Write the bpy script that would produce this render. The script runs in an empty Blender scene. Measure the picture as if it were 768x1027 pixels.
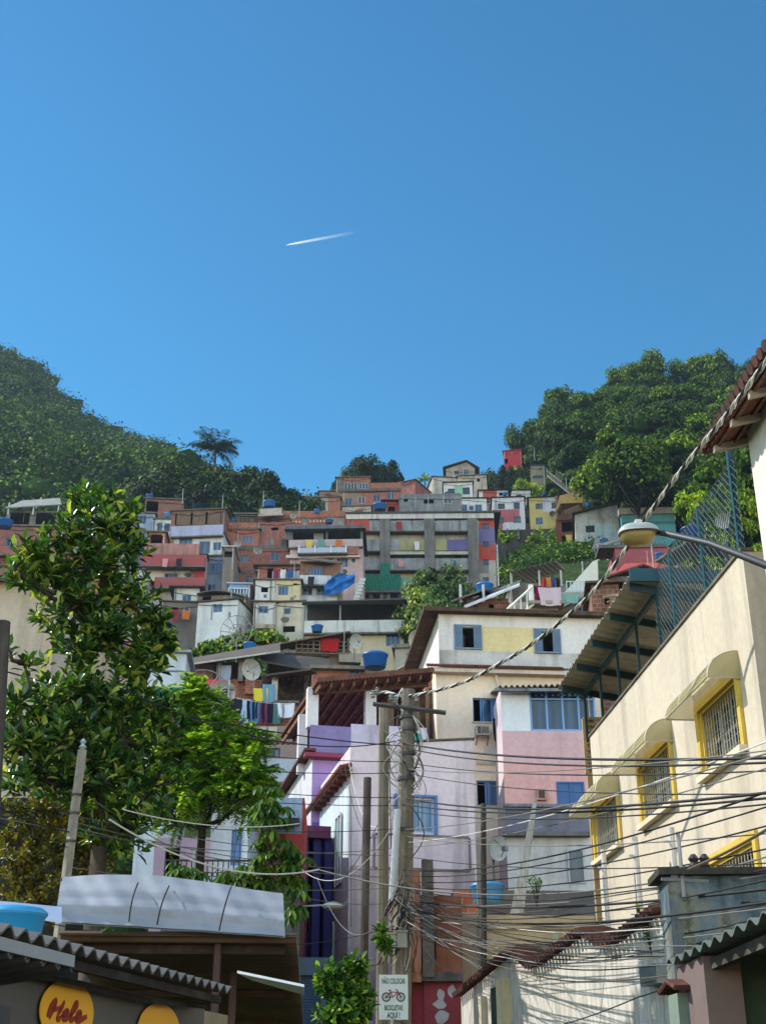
import bpy, math, random
import numpy as np
from mathutils import Vector, Matrix
R = math.radians
rnd = random.Random(7)
nrnd = np.random.default_rng(11)
SC = bpy.context.scene
COL = SC.collection
# ------------------------------------------------------------------ camera
F, CX, CY, TH, CAMZ = 1285.0, 384.0, 513.5, R(24.7), 1.6
cam_d = bpy.data.cameras.new('camera'); cam = bpy.data.objects.new('camera', cam_d); COL.objects.link(cam)
cam_d.sensor_fit = 'VERTICAL'; cam_d.sensor_height = 36.0; cam_d.lens = F / 1027 * 36.0
cam_d.clip_end = 20000; cam_d.clip_start = 0.1
cam.location = (0, 0, CAMZ); cam.rotation_euler = (R(90) + TH, 0, 0)
SC.camera = cam
def ray(u, v):
    dx = (u - CX) / F; dy = (CY - v) / F
    return Vector((dx, math.cos(TH) - dy * math.sin(TH), math.sin(TH) + dy * math.cos(TH)))
def P(u, v, Y):
    """point seen at photo position (u, v) at distance Y down the street"""
    d = ray(u, v); return Vector((0, 0, CAMZ)) + d * (Y / d.y)
# ------------------------------------------------------------------ terrain
def ip(x, pts):
    if x <= pts[0][0]: return pts[0][1]
    for (a, b), (c, d) in zip(pts, pts[1:]):
        if x <= c: return b + (d - b) * (x - a) / (c - a)
    return pts[-1][1]
def ss(a, b, x):
    t = min(1, max(0, (x - a) / (b - a))); return t * t * (3 - 2 * t)
BASE = [(-80, 0), (14, 0), (46, 3.5), (60, 7), (80, 18), (92, 27), (113, 36.5), (125, 43), (138, 50), (163, 60), (187, 78), (230, 101), (260, 103), (700, 103)]
def tz(x, y):
    b = ip(y, BASE)
    r = x / max(y, 20)
    wr = ss(.085, .13, r)
    if wr > 0:
        top = ip(r, [(.08, 104), (.12, 106), (.16, 120), (.19, 130), (.24, 132), (.4, 132)])
        rz = ip(y, [(-80, 0), (14, 0), (46, 3.5), (60, 7), (80, 20), (100, 34), (125, 49), (140, 59), (160, 68), (245, top), (280, top + 2), (700, top - 30)])
        b = b * (1 - wr) + rz * wr
    wl = -r
    if wl > 0 and y > 190:
        zm = ip(wl, [(0, 100), (.03, 108), (.06, 116), (.09, 128), (.12, 146), (.14, 166), (.165, 188), (.2, 197), (.25, 203), (.29, 216), (.33, 230), (.5, 262)])
        t = min(1, (y - 190) / 190)
        b = b + (zm - ip(380, BASE)) * t**1.3
    return b
# ------------------------------------------------------------------ mesh builder
class MB:
    def __init__(s): s.v = []; s.f = []; s.mi = []; s.m = 0
    def quad(s, a, b, c, d):
        n = len(s.v); s.v += [tuple(a), tuple(b), tuple(c), tuple(d)]; s.f.append((n, n+1, n+2, n+3)); s.mi.append(s.m)
    def tri(s, a, b, c):
        n = len(s.v); s.v += [tuple(a), tuple(b), tuple(c)]; s.f.append((n, n+1, n+2)); s.mi.append(s.m)
    def box(s, x0, x1, y0, y1, z0, z1, T=None):
        c = [(x0,y0,z0),(x1,y0,z0),(x1,y1,z0),(x0,y1,z0),(x0,y0,z1),(x1,y0,z1),(x1,y1,z1),(x0,y1,z1)]
        if T: c = [T(Vector(p)) for p in c]
        s.hexa(c)
    def hexa(s, c):
        n = len(s.v); s.v += [tuple(p) for p in c]
        for q in ((0,1,5,4),(1,2,6,5),(2,3,7,6),(3,0,4,7),(4,5,6,7),(3,2,1,0)):
            s.f.append(tuple(n + i for i in q)); s.mi.append(s.m)
    def prism(s, pts, dvec):
        """polygon pts extruded by dvec"""
        n = len(s.v); k = len(pts); d = Vector(dvec)
        s.v += [tuple(p) for p in pts] + [tuple(Vector(p) + d) for p in pts]
        s.f.append(tuple(range(n, n+k))); s.mi.append(s.m)
        s.f.append(tuple(range(n+2*k-1, n+k-1, -1))); s.mi.append(s.m)
        for i in range(k):
            j = (i+1) % k
            s.f.append((n+i, n+k+i, n+k+j, n+j)); s.mi.append(s.m)
    def tube(s, pts, r, k=6, cap=True):
        pts = [Vector(p) for p in pts]; n0 = len(s.v); m = len(pts)
        rs = r if isinstance(r, (list, tuple)) else [r] * m
        up = None
        for i, p in enumerate(pts):
            t = (pts[min(i+1, m-1)] - pts[max(i-1, 0)])
            if t.length < 1e-9: t = Vector((0,0,1))
            t.normalize()
            if up is None:
                up = Vector((0,0,1)) if abs(t.z) < .9 else Vector((1,0,0))
            a = t.cross(up)
            if a.length < 1e-6: a = t.orthogonal()
            a.normalize(); b = a.cross(t).normalized(); up = b
            for j in range(k):
                an = 2*math.pi*j/k
                s.v.append(tuple(p + (a*math.cos(an) + b*math.sin(an)) * rs[i]))
        for i in range(m-1):
            for j in range(k):
                j2 = (j+1) % k
                s.f.append((n0+i*k+j, n0+i*k+j2, n0+(i+1)*k+j2, n0+(i+1)*k+j)); s.mi.append(s.m)
        if cap and k > 2:
            s.f.append(tuple(n0+j for j in range(k-1, -1, -1))); s.mi.append(s.m)
            s.f.append(tuple(n0+(m-1)*k+j for j in range(k))); s.mi.append(s.m)
    def lathe(s, prof, c, k=24):
        """prof: [(r,z)] about vertical axis at c"""
        n0 = len(s.v); c = Vector(c)
        for r, z in prof:
            for j in range(k):
                an = 2*math.pi*j/k; s.v.append((c.x + r*math.cos(an), c.y + r*math.sin(an), c.z + z))
        for i in range(len(prof)-1):
            for j in range(k):
                j2 = (j+1) % k
                s.f.append((n0+i*k+j, n0+i*k+j2, n0+(i+1)*k+j2, n0+(i+1)*k+j)); s.mi.append(s.m)
    def mesh(s, name, mats, smooth=False):
        me = bpy.data.meshes.new(name); me.from_pydata(s.v, [], s.f)
        mats = mats if isinstance(mats, (list, tuple)) else [mats]
        for m in mats: me.materials.append(m)
        if len(mats) > 1: me.polygons.foreach_set('material_index', [min(i, len(mats)-1) for i in s.mi])
        if smooth: me.polygons.foreach_set('use_smooth', [True]*len(s.f))
        me.update(); return me
    def obj(s, name, mats, parent=None, smooth=False, M=None):
        o = bpy.data.objects.new(name, s.mesh(name, mats, smooth)); COL.objects.link(o)
        if parent is not None: o.parent = parent
        if M is not None: o.matrix_local = M
        return o
def tag(o, label, cat, group=None, kind=None):
    if label: o['label'] = label
    if cat: o['category'] = cat
    if group: o['group'] = group
    if kind: o['kind'] = kind
    return o
def empty(name, loc, rz=0, label=None, cat=None, group=None):
    o = bpy.data.objects.new(name, None); COL.objects.link(o); o.location = loc; o.rotation_euler = (0, 0, rz)
    o.empty_display_size = .3
    return tag(o, label, cat, group)
def np_mesh(name, V, Q=None, T=None, mats=(), smooth=False):
    me = bpy.data.meshes.new(name)
    V = np.asarray(V, dtype=np.float32); me.vertices.add(len(V)); me.vertices.foreach_set('co', V.ravel())
    nq = 0 if Q is None else len(Q); nt = 0 if T is None else len(T)
    idx = []; 
    if nq: idx.append(np.asarray(Q, dtype=np.int32).ravel())
    if nt: idx.append(np.asarray(T, dtype=np.int32).ravel())
    idx = np.concatenate(idx); me.loops.add(len(idx)); me.loops.foreach_set('vertex_index', idx)
    me.polygons.add(nq + nt)
    st = np.concatenate([np.arange(nq)*4, nq*4 + np.arange(nt)*3]).astype(np.int32)
    me.polygons.foreach_set('loop_start', st)
    me.polygons.foreach_set('loop_total', np.concatenate([np.full(nq, 4), np.full(nt, 3)]).astype(np.int32))
    if smooth: me.polygons.foreach_set('use_smooth', np.ones(nq+nt, dtype=bool))
    for m in mats: me.materials.append(m)
    me.update(calc_edges=True); me.validate(); return me
# ------------------------------------------------------------------ materials
def s2l(c): return c/12.92 if c <= .04045 else ((c+.055)/1.055)**2.4
def hx(h, k=1.0):
    h = h.lstrip('#'); return tuple(s2l(int(h[i:i+2], 16)/255)*k for i in (0, 2, 4)) + (1,)
class NT:
    def __init__(s, name):
        s.m = bpy.data.materials.new(name); s.m.use_nodes = True; s.t = s.m.node_tree; s.t.nodes.clear()
        s.out = s.t.nodes.new('ShaderNodeOutputMaterial')
    def n(s, typ, **kw):
        nd = s.t.nodes.new(typ)
        for k, v in kw.items():
            if k.startswith('_'): setattr(nd, k[1:], v)
            else:
                key = k.replace('__', ' ')
                nd.inputs[key].default_value = v
        return nd
    def l(s, a, b): s.t.links.new(a, b)
    def pos(s, sc=(1,1,1), kind='pos'):
        if kind == 'pos': o = s.n('ShaderNodeNewGeometry').outputs['Position']
        else: o = s.n('ShaderNodeTexCoord').outputs['Object']
        mp = s.n('ShaderNodeMapping'); mp.inputs['Scale'].default_value = sc; s.l(o, mp.inputs['Vector']); return mp.outputs[0]
    def noise(s, vec, scale, detail=5, rough=.6):
        nz = s.n('ShaderNodeTexNoise'); nz.inputs['Scale'].default_value = scale; nz.inputs['Detail'].default_value = detail
        nz.inputs['Roughness'].default_value = rough; s.l(vec, nz.inputs['Vector']); return nz.outputs['Fac']
    def ramp(s, fac, stops):
        r = s.n('ShaderNodeValToRGB'); e = r.color_ramp.elements
        while len(e) < len(stops): e.new(.5)
        for i, (p, c) in enumerate(stops):
            e[i].position = p; e[i].color = c if isinstance(c, tuple) else (c, c, c, 1)
        s.l(fac, r.inputs[0]); return r.outputs[0]
    def mix(s, fac, a, b, blend='MIX'):
        m = s.n('ShaderNodeMix', _data_type='RGBA', _blend_type=blend)
        for sock, v in ((m.inputs[0], fac), (m.inputs[6], a), (m.inputs[7], b)):
            if hasattr(v, 'links') or hasattr(v, 'is_linked'): s.l(v, sock)
            else: sock.default_value = v
        return m.outputs[2]
    def bsdf(s, col, rough=.85, bump=None, bs=.3, bd=.02, metal=0, spec=.3):
        b = s.n('ShaderNodeBsdfPrincipled')
        if hasattr(col, 'is_linked'): s.l(col, b.inputs['Base Color'])
        else: b.inputs['Base Color'].default_value = col
        if hasattr(rough, 'is_linked'): s.l(rough, b.inputs['Roughness'])
        else: b.inputs['Roughness'].default_value = rough
        b.inputs['Metallic'].default_value = metal
        b.inputs['Specular IOR Level'].default_value = spec
        if bump is not None:
            bp = s.n('ShaderNodeBump'); bp.inputs['Strength'].default_value = bs; bp.inputs['Distance'].default_value = bd
            s.l(bump, bp.inputs['Height']); s.l(bp.outputs[0], b.inputs['Normal'])
        return b
    def done(s, b): s.l(b.outputs[0], s.out.inputs['Surface']); return s.m
_M = {}
def cached(fn):
    def w(*a, **k):
        key = (fn.__name__, a, tuple(sorted(k.items())))
        if key not in _M: _M[key] = fn(*a, **k)
        return _M[key]
    return w
@cached
def plaster(h, dirt=.5, streak=.5, fine=1.0):
    t = NT('plaster_' + h.strip('#')); c = hx(h)
    dk = tuple(x*.42 + .01 for x in c[:3]) + (1,); gr = (.11, .1, .09, 1)
    p = t.pos(); n1 = t.noise(p, .55*fine, 8, .65)
    f1 = t.ramp(n1, [(.42, 0.0), (.72, dirt)])
    base = t.mix(f1, c, dk)
    ps = t.pos((1.6*fine, 1.6*fine, .13*fine)); n2 = t.noise(ps, 1.0, 6, .6)
    f2 = t.ramp(n2, [(.5, 0.0), (.74, streak)])
    base = t.mix(f2, base, gr)
    n3 = t.noise(p, 9*fine, 4); f3 = t.ramp(n3, [(.3, .9), (.7, 1.05)])
    base = t.mix(1.0, base, f3, 'MULTIPLY')
    n4 = t.noise(p, 28, 4)
    return t.done(t.bsdf(base, .9, n4, .22, .012, spec=.2))
@cached
def brick(h='#a8604a', h2='#8c4c3a', mortar='#8f8378', dirt=.45):
    t = NT('brick_' + h.strip('#'))
    g = t.n('ShaderNodeTexCoord').outputs['Object']; sp = t.n('ShaderNodeSeparateXYZ'); t.l(g, sp.inputs[0])
    ad = t.n('ShaderNodeMath', _operation='ADD'); t.l(sp.outputs[0], ad.inputs[0]); t.l(sp.outputs[1], ad.inputs[1])
    cb = t.n('ShaderNodeCombineXYZ'); t.l(ad.outputs[0], cb.inputs[0]); t.l(sp.outputs[2], cb.inputs[1])
    b = t.n('ShaderNodeTexBrick'); t.l(cb.outputs[0], b.inputs['Vector'])
    b.inputs['Color1'].default_value = hx(h); b.inputs['Color2'].default_value = hx(h2); b.inputs['Mortar'].default_value = hx(mortar)
    b.inputs['Scale'].default_value = 1; b.inputs['Brick Width'].default_value = .3; b.inputs['Row Height'].default_value = .2
    b.inputs['Mortar Size'].default_value = .016; b.inputs['Bias'].default_value = -.1
    p = t.pos(); n1 = t.noise(p, .7, 8, .7)
    c = t.mix(t.ramp(n1, [(.45, 0.0), (.75, dirt)]), b.outputs['Color'], hx('#6d625a'))
    ps = t.pos((1.5, 1.5, .15)); n2 = t.noise(ps, 1.1, 5)
    c = t.mix(t.ramp(n2, [(.52, 0.0), (.75, .6)]), c, hx('#4a423c'))
    n3 = t.noise(p, 3.0, 5); c = t.mix(1.0, c, t.ramp(n3, [(.3, .75), (.7, 1.15)]), 'MULTIPLY')
    return t.done(t.bsdf(c, .95, b.outputs['Fac'], -.4, .015, spec=.15))
@cached
def flat(h, rough=.6, metal=0, spec=.4, var=.25, sc=3.0):
    t = NT('paint_' + h.strip('#')); c = hx(h); p = t.pos(); n1 = t.noise(p, sc, 6)
    dk = tuple(x*.45 for x in c[:3]) + (1,)
    col = t.mix(t.ramp(n1, [(.4, 0.0), (.8, var*2)]), c, dk)
    return t.done(t.bsdf(col, rough, t.noise(p, 40, 2), .15, .01, metal, spec))
@cached
def concrete(h='#8d8880', sc=1.0):
    t = NT('concrete_' + h.strip('#')); c = hx(h); p = t.pos(); n1 = t.noise(p, 1.1*sc, 9, .7)
    col = t.mix(t.ramp(n1, [(.35, 0.0), (.7, .75)]), c, tuple(x*.35 for x in c[:3]) + (1,))
    n2 = t.noise(t.pos((2.4*sc, 2.4*sc, .2*sc)), 1.0, 6)
    col = t.mix(t.ramp(n2, [(.5, 0.0), (.72, .65)]), col, (.035, .033, .03, 1))
    col = t.mix(1.0, col, t.ramp(t.noise(p, 14, 4), [(.3, .8), (.7, 1.12)]), 'MULTIPLY')
    return t.done(t.bsdf(col, .92, t.noise(p, 25, 5), .5, .02, spec=.2))
@cached
def fibro(h='#8a857c', dirt=.7):
    """old corrugated fibre-cement or zinc sheet"""
    t = NT('corrugated_' + h.strip('#')); c = hx(h); p = t.pos(); n1 = t.noise(p, .9, 9, .7)
    col = t.mix(t.ramp(n1, [(.38, 0.0), (.7, dirt)]), c, tuple(x*.3 for x in c[:3]) + (1,))
    col = t.mix(t.ramp(t.noise(p, 4.5, 6), [(.5, 0.0), (.8, .45)]), col, hx('#5b4b3a'))
    return t.done(t.bsdf(col, .75, t.noise(p, 30, 3), .3, .01, spec=.3))
@cached
def sheetmetal(h='#8fa0bb', rough=.45):
    t = NT('sheet_metal_' + h.strip('#')); c = hx(h); p = t.pos()
    col = t.mix(t.ramp(t.noise(t.pos((1, .25, 1)), 2.2, 7), [(.4, 0.0), (.8, .5)]), c, tuple(x*.5 for x in c[:3]) + (1,))
    col = t.mix(t.ramp(t.noise(p, 5, 7, .7), [(.62, 0.0), (.8, .7)]), col, hx('#6b4a33'))
    return t.done(t.bsdf(col, rough, t.noise(p, 3, 3), .15, .03, .15, .5))
@cached
def rooftile(h='#7d4535'):
    t = NT('clay_tile_' + h.strip('#')); c = hx(h); p = t.pos()
    col = t.mix(t.ramp(t.noise(p, 3.0, 8, .7), [(.35, 0.0), (.75, .8)]), c, hx('#3a2c26'))
    col = t.mix(1.0, col, t.ramp(t.noise(p, 16, 3), [(.3, .7), (.7, 1.3)]), 'MULTIPLY')
    return t.done(t.bsdf(col, .9, t.noise(p, 30, 3), .4, .01, spec=.2))
@cached
def wood(h='#5d4636', sc=1.0, ax=2):
    t = NT('weathered_wood_' + h.strip('#')); c = hx(h)
    s = [9*sc]*3; s[ax] = .8*sc
    col = t.mix(t.ramp(t.noise(t.pos(tuple(s)), 1.5, 6), [(.35, 0.0), (.7, .8)]), c, tuple(x*.3 for x in c[:3]) + (1,))
    col = t.mix(t.ramp(t.noise(t.pos(), 2.0*sc, 6), [(.5, 0.0), (.8, .4)]), col, hx('#8e8678'))
    return t.done(t.bsdf(col, .9, t.noise(t.pos(tuple(s)), 3, 5), .4, .01, spec=.2))
@cached
def glass(h='#1c2631', rough=.12):
    t = NT('window_glass_' + h.strip('#')); c = hx(h); p = t.pos()
    col = t.mix(t.ramp(t.noise(t.pos((5, 5, .3)), 1.0, 3), [(.42, 0.0), (.62, 1.0)]), c, tuple(min(1, x*3.2) for x in c[:3]) + (1,))
    return t.done(t.bsdf(col, rough, t.noise(p, 1.2, 2), .1, .05, 0, .6))
@cached
def leafmat(c1='#2c4a18', c2='#5b7a28', c3=None, rough=.45, trans=.3, obj=False, spec=.4):
    t = NT('leaf_' + c1.strip('#')); g = t.n('ShaderNodeNewGeometry').outputs['Random Per Island']
    st = [(.1, hx(c1)), (.75, hx(c2))]
    if c3: st.append((.97, hx(c3)))
    col = t.ramp(g, st)
    if obj:
        oi = t.n('ShaderNodeObjectInfo').outputs['Random']
        hs = t.n('ShaderNodeHueSaturation'); t.l(col, hs.inputs['Color'])
        m1 = t.n('ShaderNodeMapRange'); t.l(oi, m1.inputs[0]); m1.inputs[3].default_value = .455; m1.inputs[4].default_value = .53; t.l(m1.outputs[0], hs.inputs['Hue'])
        m3 = t.n('ShaderNodeMath', _operation='MULTIPLY'); t.l(oi, m3.inputs[0]); m3.inputs[1].default_value = 7.31
        m4 = t.n('ShaderNodeMath', _operation='FRACT'); t.l(m3.outputs[0], m4.inputs[0])
        m2 = t.n('ShaderNodeMapRange'); t.l(m4.outputs[0], m2.inputs[0]); m2.inputs[3].default_value = .55; m2.inputs[4].default_value = 1.55; t.l(m2.outputs[0], hs.inputs['Value'])
        col = hs.outputs[0]
    b = t.bsdf(col, rough, spec=spec)
    tr = t.n('ShaderNodeBsdfTranslucent'); c2n = t.mix(1.0, col, (1.15, 1.25, .45, 1), 'MULTIPLY'); t.l(c2n, tr.inputs['Color'])
    mx = t.n('ShaderNodeMixShader'); mx.inputs[0].default_value = trans; t.l(b.outputs[0], mx.inputs[1]); t.l(tr.outputs[0], mx.inputs[2])
    return t.done(mx)
# ------------------------------------------------------------------ oriented frame on a facade
class Fr:
    """a vertical plane through photo point (u,v) at distance Y, turned by rot; local x runs along it, y into it, z up"""
    def __init__(s, u, v, Y, rot=0, o=None):
        s.o = o if o is not None else P(u, v, Y); s.rot = R(rot)
        s.e = Vector((math.cos(s.rot), math.sin(s.rot), 0)); s.n = Vector((-math.sin(s.rot), math.cos(s.rot), 0))
    def at(s, u, v, d=0):
        r = ray(u, v); c = Vector((0, 0, CAMZ)); t = (d - (c - s.o).dot(s.n)) / r.dot(s.n)
        p = c + r*t - s.o; return Vector((p.dot(s.e), d, p.z))
    def W(s, p): p = Vector(p); return s.o + s.e*p.x + s.n*p.y + Vector((0, 0, p.z))
    def L(s, w): w = Vector(w) - s.o; return Vector((w.dot(s.e), w.dot(s.n), w.z))
    def rect(s, u0, v0, u1, v1, d=0):
        um, vm = (u0+u1)/2, (v0+v1)/2
        return s.at(u0, vm, d).x, s.at(u1, vm, d).x, s.at(um, v1, d).z, s.at(um, v0, d).z
def bx(root, name, fr, u0, v0, u1, v1, d0, d1, m, **kw):
    x0, x1, z0, z1 = fr.rect(u0, v0, u1, v1, d0)
    b = MB(); b.box(x0, x1, d0, d1, z0, z1); return b.obj(name, m, root, **kw)
def sheet(root, name, fr, pts, m, th=.08):
    """a slab through four photo points (u,v,depth)"""
    c = [fr.at(*p) for p in pts]; b = MB()
    up = Vector((0, 0, th)); b.hexa(c + [p + up for p in c]); return b.obj(name, m, root)
def corr(root, name, A, B, C, D, m, pitch=.18, amp=.03, th=.012, T=None):
    """corrugated sheet: A->B across the waves, A->D and B->C down them (local coordinates)"""
    A, B, C, D = map(Vector, (A, B, C, D)); b = MB()
    w = (B - A).length; n = max(4, int(w/pitch*10)); n = min(n, 640)
    nrm = (B-A).cross(D-A).normalized()
    if nrm.z < 0: nrm = -nrm
    k = 4
    V = []
    for off in (0, -th):
        for j in range(k+1):
            for i in range(n+1):
                t = i/n; sj = j/k
                p = (A*(1-t)+B*t)*(1-sj) + (D*(1-t)+C*t)*sj
                V.append(tuple(p + nrm*(amp*math.sin(t*w/pitch*2*math.pi) + off)))
    b.v = V; N = (k+1)*(n+1)
    for j in range(k):
        for i in range(n):
            a = j*(n+1)+i
            b.f.append((a, a+1, a+n+2, a+n+1)); b.f.append((N+a+n+1, N+a+n+2, N+a+1, N+a))
    for i in range(n):
        b.f.append((i, N+i, N+i+1, i+1)); a = k*(n+1)+i; b.f.append((a+1, N+a+1, N+a, a))
    b.mi = [0]*len(b.f)
    o = b.obj(name, m, root); return o
FRAME = {'b': '#5f86b8', 'w': '#b9bdbd', 'g': '#6d7478', 'k': '#2b3036', 'y': '#c9a53a', 't': '#4d7077'}
def window(root, fr, x0, x1, z0, z1, style='b', near=False, name='window', recess=None):
    """a sliding window: frame with sashes, panes behind it; sits in the hole of the wall"""
    st = style[0]; fm = flat(FRAME.get(st, '#5f86b8'), .5)
    w, h = x1-x0, z1-z0; y = .07 if recess is None else recess
    t = .05 if near else .08
    b = MB(); b.box(x0, x1, y, y+.06, z0, z0+t); b.box(x0, x1, y, y+.06, z1-t, z1)
    b.box(x0, x0+t, y, y+.06, z0+t, z1-t); b.box(x1-t, x1, y, y+.06, z0+t, z1-t)
    n = max(1, round(w/.65)) if 'n' not in style else int(style[style.index('n')+1])
    for i in range(1, n):
        xc = x0 + w*i/n; b.box(xc-t*.55, xc+t*.55, y-.01, y+.05, z0+t, z1-t)
    if 'T' in style:
        zc = z1 - h*.28; b.box(x0+t, x1-t, y-.015, y+.045, zc-t/2, zc+t/2)
    o = b.obj(name, fm, root)
    b = MB(); b.box(x0+t*.5, x1-t*.5, y+.035, y+.045, z0+t*.5, z1-t*.5)
    gl = rnd.choice(['#1c2631', '#141b24', '#2a3948', '#26303a'])
    b.obj('pane', glass(gl), o)
    return o
def wallbox(b, x0, x1, z0, z1, dep, holes, zones=(), rev=.18, nm=1):
    """hollow box: front wall with openings and reveals, sides, back, top, bottom"""
    def cl(v, a, c): return min(max(v, a), c)
    H = [(cl(a, x0+.02, x1-.02), cl(c, x0+.02, x1-.02), cl(d, z0+.02, z1-.02), cl(e, z0+.02, z1-.02)) for a, c, d, e in holes]
    xs = sorted({round(v, 4) for v in [x0, x1] + [q for h in H for q in h[:2]] + [cl(q, x0, x1) for zn in zones for q in zn[:2]]})
    zs = sorted({round(v, 4) for v in [z0, z1] + [q for h in H for q in h[2:]] + [cl(q, z0, z1) for zn in zones for q in zn[2:4]]})
    for xa, xb in zip(xs, xs[1:]):
        for za, zb in zip(zs, zs[1:]):
            xm, zm = (xa+xb)/2, (za+zb)/2
            if any(h[0] < xm < h[1] and h[2] < zm < h[3] for h in H): continue
            b.m = 0
            for zn in zones:
                if zn[0] < xm < zn[1] and zn[2] < zm < zn[3]: b.m = zn[4]
            b.quad((xa,0,za), (xb,0,za), (xb,0,zb), (xa,0,zb))
    b.m = 0
    for a, c, d, e in H:
        b.quad((a,0,d), (a,rev,d), (c,rev,d), (c,0,d)); b.quad((a,0,e), (c,0,e), (c,rev,e), (a,rev,e))
        b.quad((a,0,d), (a,0,e), (a,rev,e), (a,rev,d)); b.quad((c,0,d), (c,rev,d), (c,rev,e), (c,0,e))
    b.quad((x0,dep,z0), (x0,0,z0), (x0,0,z1), (x0,dep,z1)); b.quad((x1,0,z0), (x1,dep,z0), (x1,dep,z1), (x1,0,z1))
    b.quad((x1,dep,z0), (x0,dep,z0), (x0,dep,z1), (x1,dep,z1))
    b.quad((x0,0,z1), (x1,0,z1), (x1,dep,z1), (x0,dep,z1)); b.quad((x0,dep,z0), (x1,dep,z0), (x1,0,z0), (x0,0,z0))
def house(name, label, cat, Y, u0, u1, v0, v1, m, dep=6, rot=0, wins=(), zones=(), roof='slab', rm=None, group=None, stand=True, near=False, ov=.25, rth=.14):
    fr = Fr((u0+u1)/2, v1, Y, rot); x0, x1, z0, z1 = fr.rect(u0, v0, u1, v1); z0 = 0
    wz = fr.o
    root = empty(name, fr.o, fr.rot, label, cat, group)
    if stand:
        g = min(tz(*fr.W((x, y, 0)).xy) for x in (x0, x1) for y in (0, dep)); z0 = min(0, g - .6 - fr.o.z)
    mats = [m] if not isinstance(m, (list, tuple)) else list(m)
    zl = []
    for zn in zones:
        a, c, d, e = fr.rect(*zn[:4]); mats.append(zn[4]); zl.append((a, c, d, e, len(mats)-1))
    hl = [fr.rect(*w[:4]) for w in wins]
    b = MB(); wallbox(b, x0, x1, z0, z1, dep, hl, zl); b.obj('wall', mats, root)
    for w, (a, c, d, e) in zip(wins, hl):
        st = w[4] if len(w) > 4 else 'b'
        if st[0] == 'd': continue
        wo = window(root, fr, a, c, d, e, st, near)
        if near or 'S' in st:
            b = MB(); b.box(a-.06, c+.06, -.06, .03, d-.07, d-.002); b.obj('sill', concrete('#a9a49a'), wo)
    if roof == 'slab':
        b = MB(); b.box(x0-ov, x1+ov, -ov, dep+ov, z1+.003, z1+rth); b.obj('roof', rm or concrete('#77726b'), root)
    elif roof == 'cor':
        n = 4
        corr(root, 'roof', (x0-ov, -ov-.2, z1+.05), (x1+ov, -ov-.2, z1+.05), (x1+ov, dep+ov, z1+.9), (x0-ov, dep+ov, z1+.9), rm or fibro(), .35, .05)
    elif roof == 'par':
        b = MB(); t = .15
        b.box(x0, x1, 0, t, z1+.002, z1+.5); b.box(x0, x0+t, t, dep, z1+.002, z1+.5); b.box(x1-t, x1, t, dep, z1+.002, z1+.5); b.obj('parapet', rm or m, root)
    if group and group.startswith('houses stacked'):
        root.rotation_euler = (0, R(rnd.uniform(-.9, .9) * min(1, 6/(x1-x0))), fr.rot); w_, h_ = x1-x0, z1
        # drain pipes, cable runs and patched render that every one of these houses carries
        for _ in range(rnd.choice((1, 1, 2))):
            xp = rnd.choice((x0+.15, x1-.15, rnd.uniform(x0+.3, x1-.3))); b = MB(); zt_ = z1 - rnd.uniform(.0, .5); zb_ = max(z0, z1-rnd.uniform(1.5, 5)); b.tube([(xp, -.07, zb_), (xp, -.07, zt_), (xp+rnd.uniform(-.4, .4), -.07, zt_+.02)], rnd.uniform(.035, .06), 5); b.obj('drain_pipe', flat(rnd.choice(('#c9c7c0', '#8f8d88', '#5f4a3d', '#b9b4a6'))), root)
        for _ in range(2):
            pw, ph = rnd.uniform(.4, 1.5), rnd.uniform(.3, 1.1)
            if w_ < pw + .6: continue
            xa = rnd.uniform(x0+.2, x1-pw-.2); zc = rnd.uniform(max(0, z1-5), max(.1, z1-ph-.2))
            if any(xa < h[1]+.1 and xa+pw > h[0]-.1 and zc < h[3]+.1 and zc+ph > h[2]-.1 for h in hl): continue
            b = MB(); n_ = 9; b.prism([(xa+pw*(.5+.5*math.cos(2*math.pi*i/n_)*rnd.uniform(.75, 1)), -.004, zc+ph*(.5+.5*math.sin(2*math.pi*i/n_)*rnd.uniform(.75, 1))) for i in range(n_)], (0, -.006, 0)); b.obj('render_patch', rnd.choice((concrete('#8d8880'), plaster('#9a8f84', .6, .6), brick(), concrete('#6f6a64'))), root)
        b = MB(); za = z1 - rnd.uniform(.15, .6); b.tube([(x0, -.09, za), ((x0+x1)/2, -.09, za-rnd.uniform(.1, .5)), (x1, -.09, za+rnd.uniform(-.4, .1))], .03, 4); b.obj('wall_cable', flat('#232323'), root)
    return root, fr
def win(root, fr, u0, v0, u1, v1, style='b', d=0, near=False, **k):
    x0, x1, z0, z1 = fr.rect(u0, v0, u1, v1, d); return window(root, fr, x0, x1, z0, z1, style, near, recess=d-.06, **k)
# ------------------------------------------------------------------ light
SUN_EL, SUN_AZ = R(41), R(14)   # azimuth measured from the left of the picture away from the camera
sd = Vector((-math.cos(SUN_EL)*math.cos(SUN_AZ), math.cos(SUN_EL)*math.sin(SUN_AZ), math.sin(SUN_EL)))
sl = bpy.data.lights.new('sun', 'SUN'); so = bpy.data.objects.new('sun', sl); COL.objects.link(so)
sl.energy = 3.2; sl.angle = R(.53); sl.color = (1, .95, .87)
so.rotation_euler = (-sd).to_track_quat('-Z', 'Y').to_euler(); so.location = (-40, 0, 60)
w = bpy.data.worlds.new('World'); SC.world = w; w.use_nodes = True; wt = w.node_tree; wt.nodes.clear()
sky = wt.nodes.new('ShaderNodeTexSky'); sky.sky_type = 'NISHITA'; sky.sun_disc = False
sky.sun_elevation = SUN_EL; sky.sun_rotation = math.atan2(sd.x, sd.y)
sky.altitude = 0; sky.air_density = 1.2; sky.dust_density = 0; sky.ozone_density = 8
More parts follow.
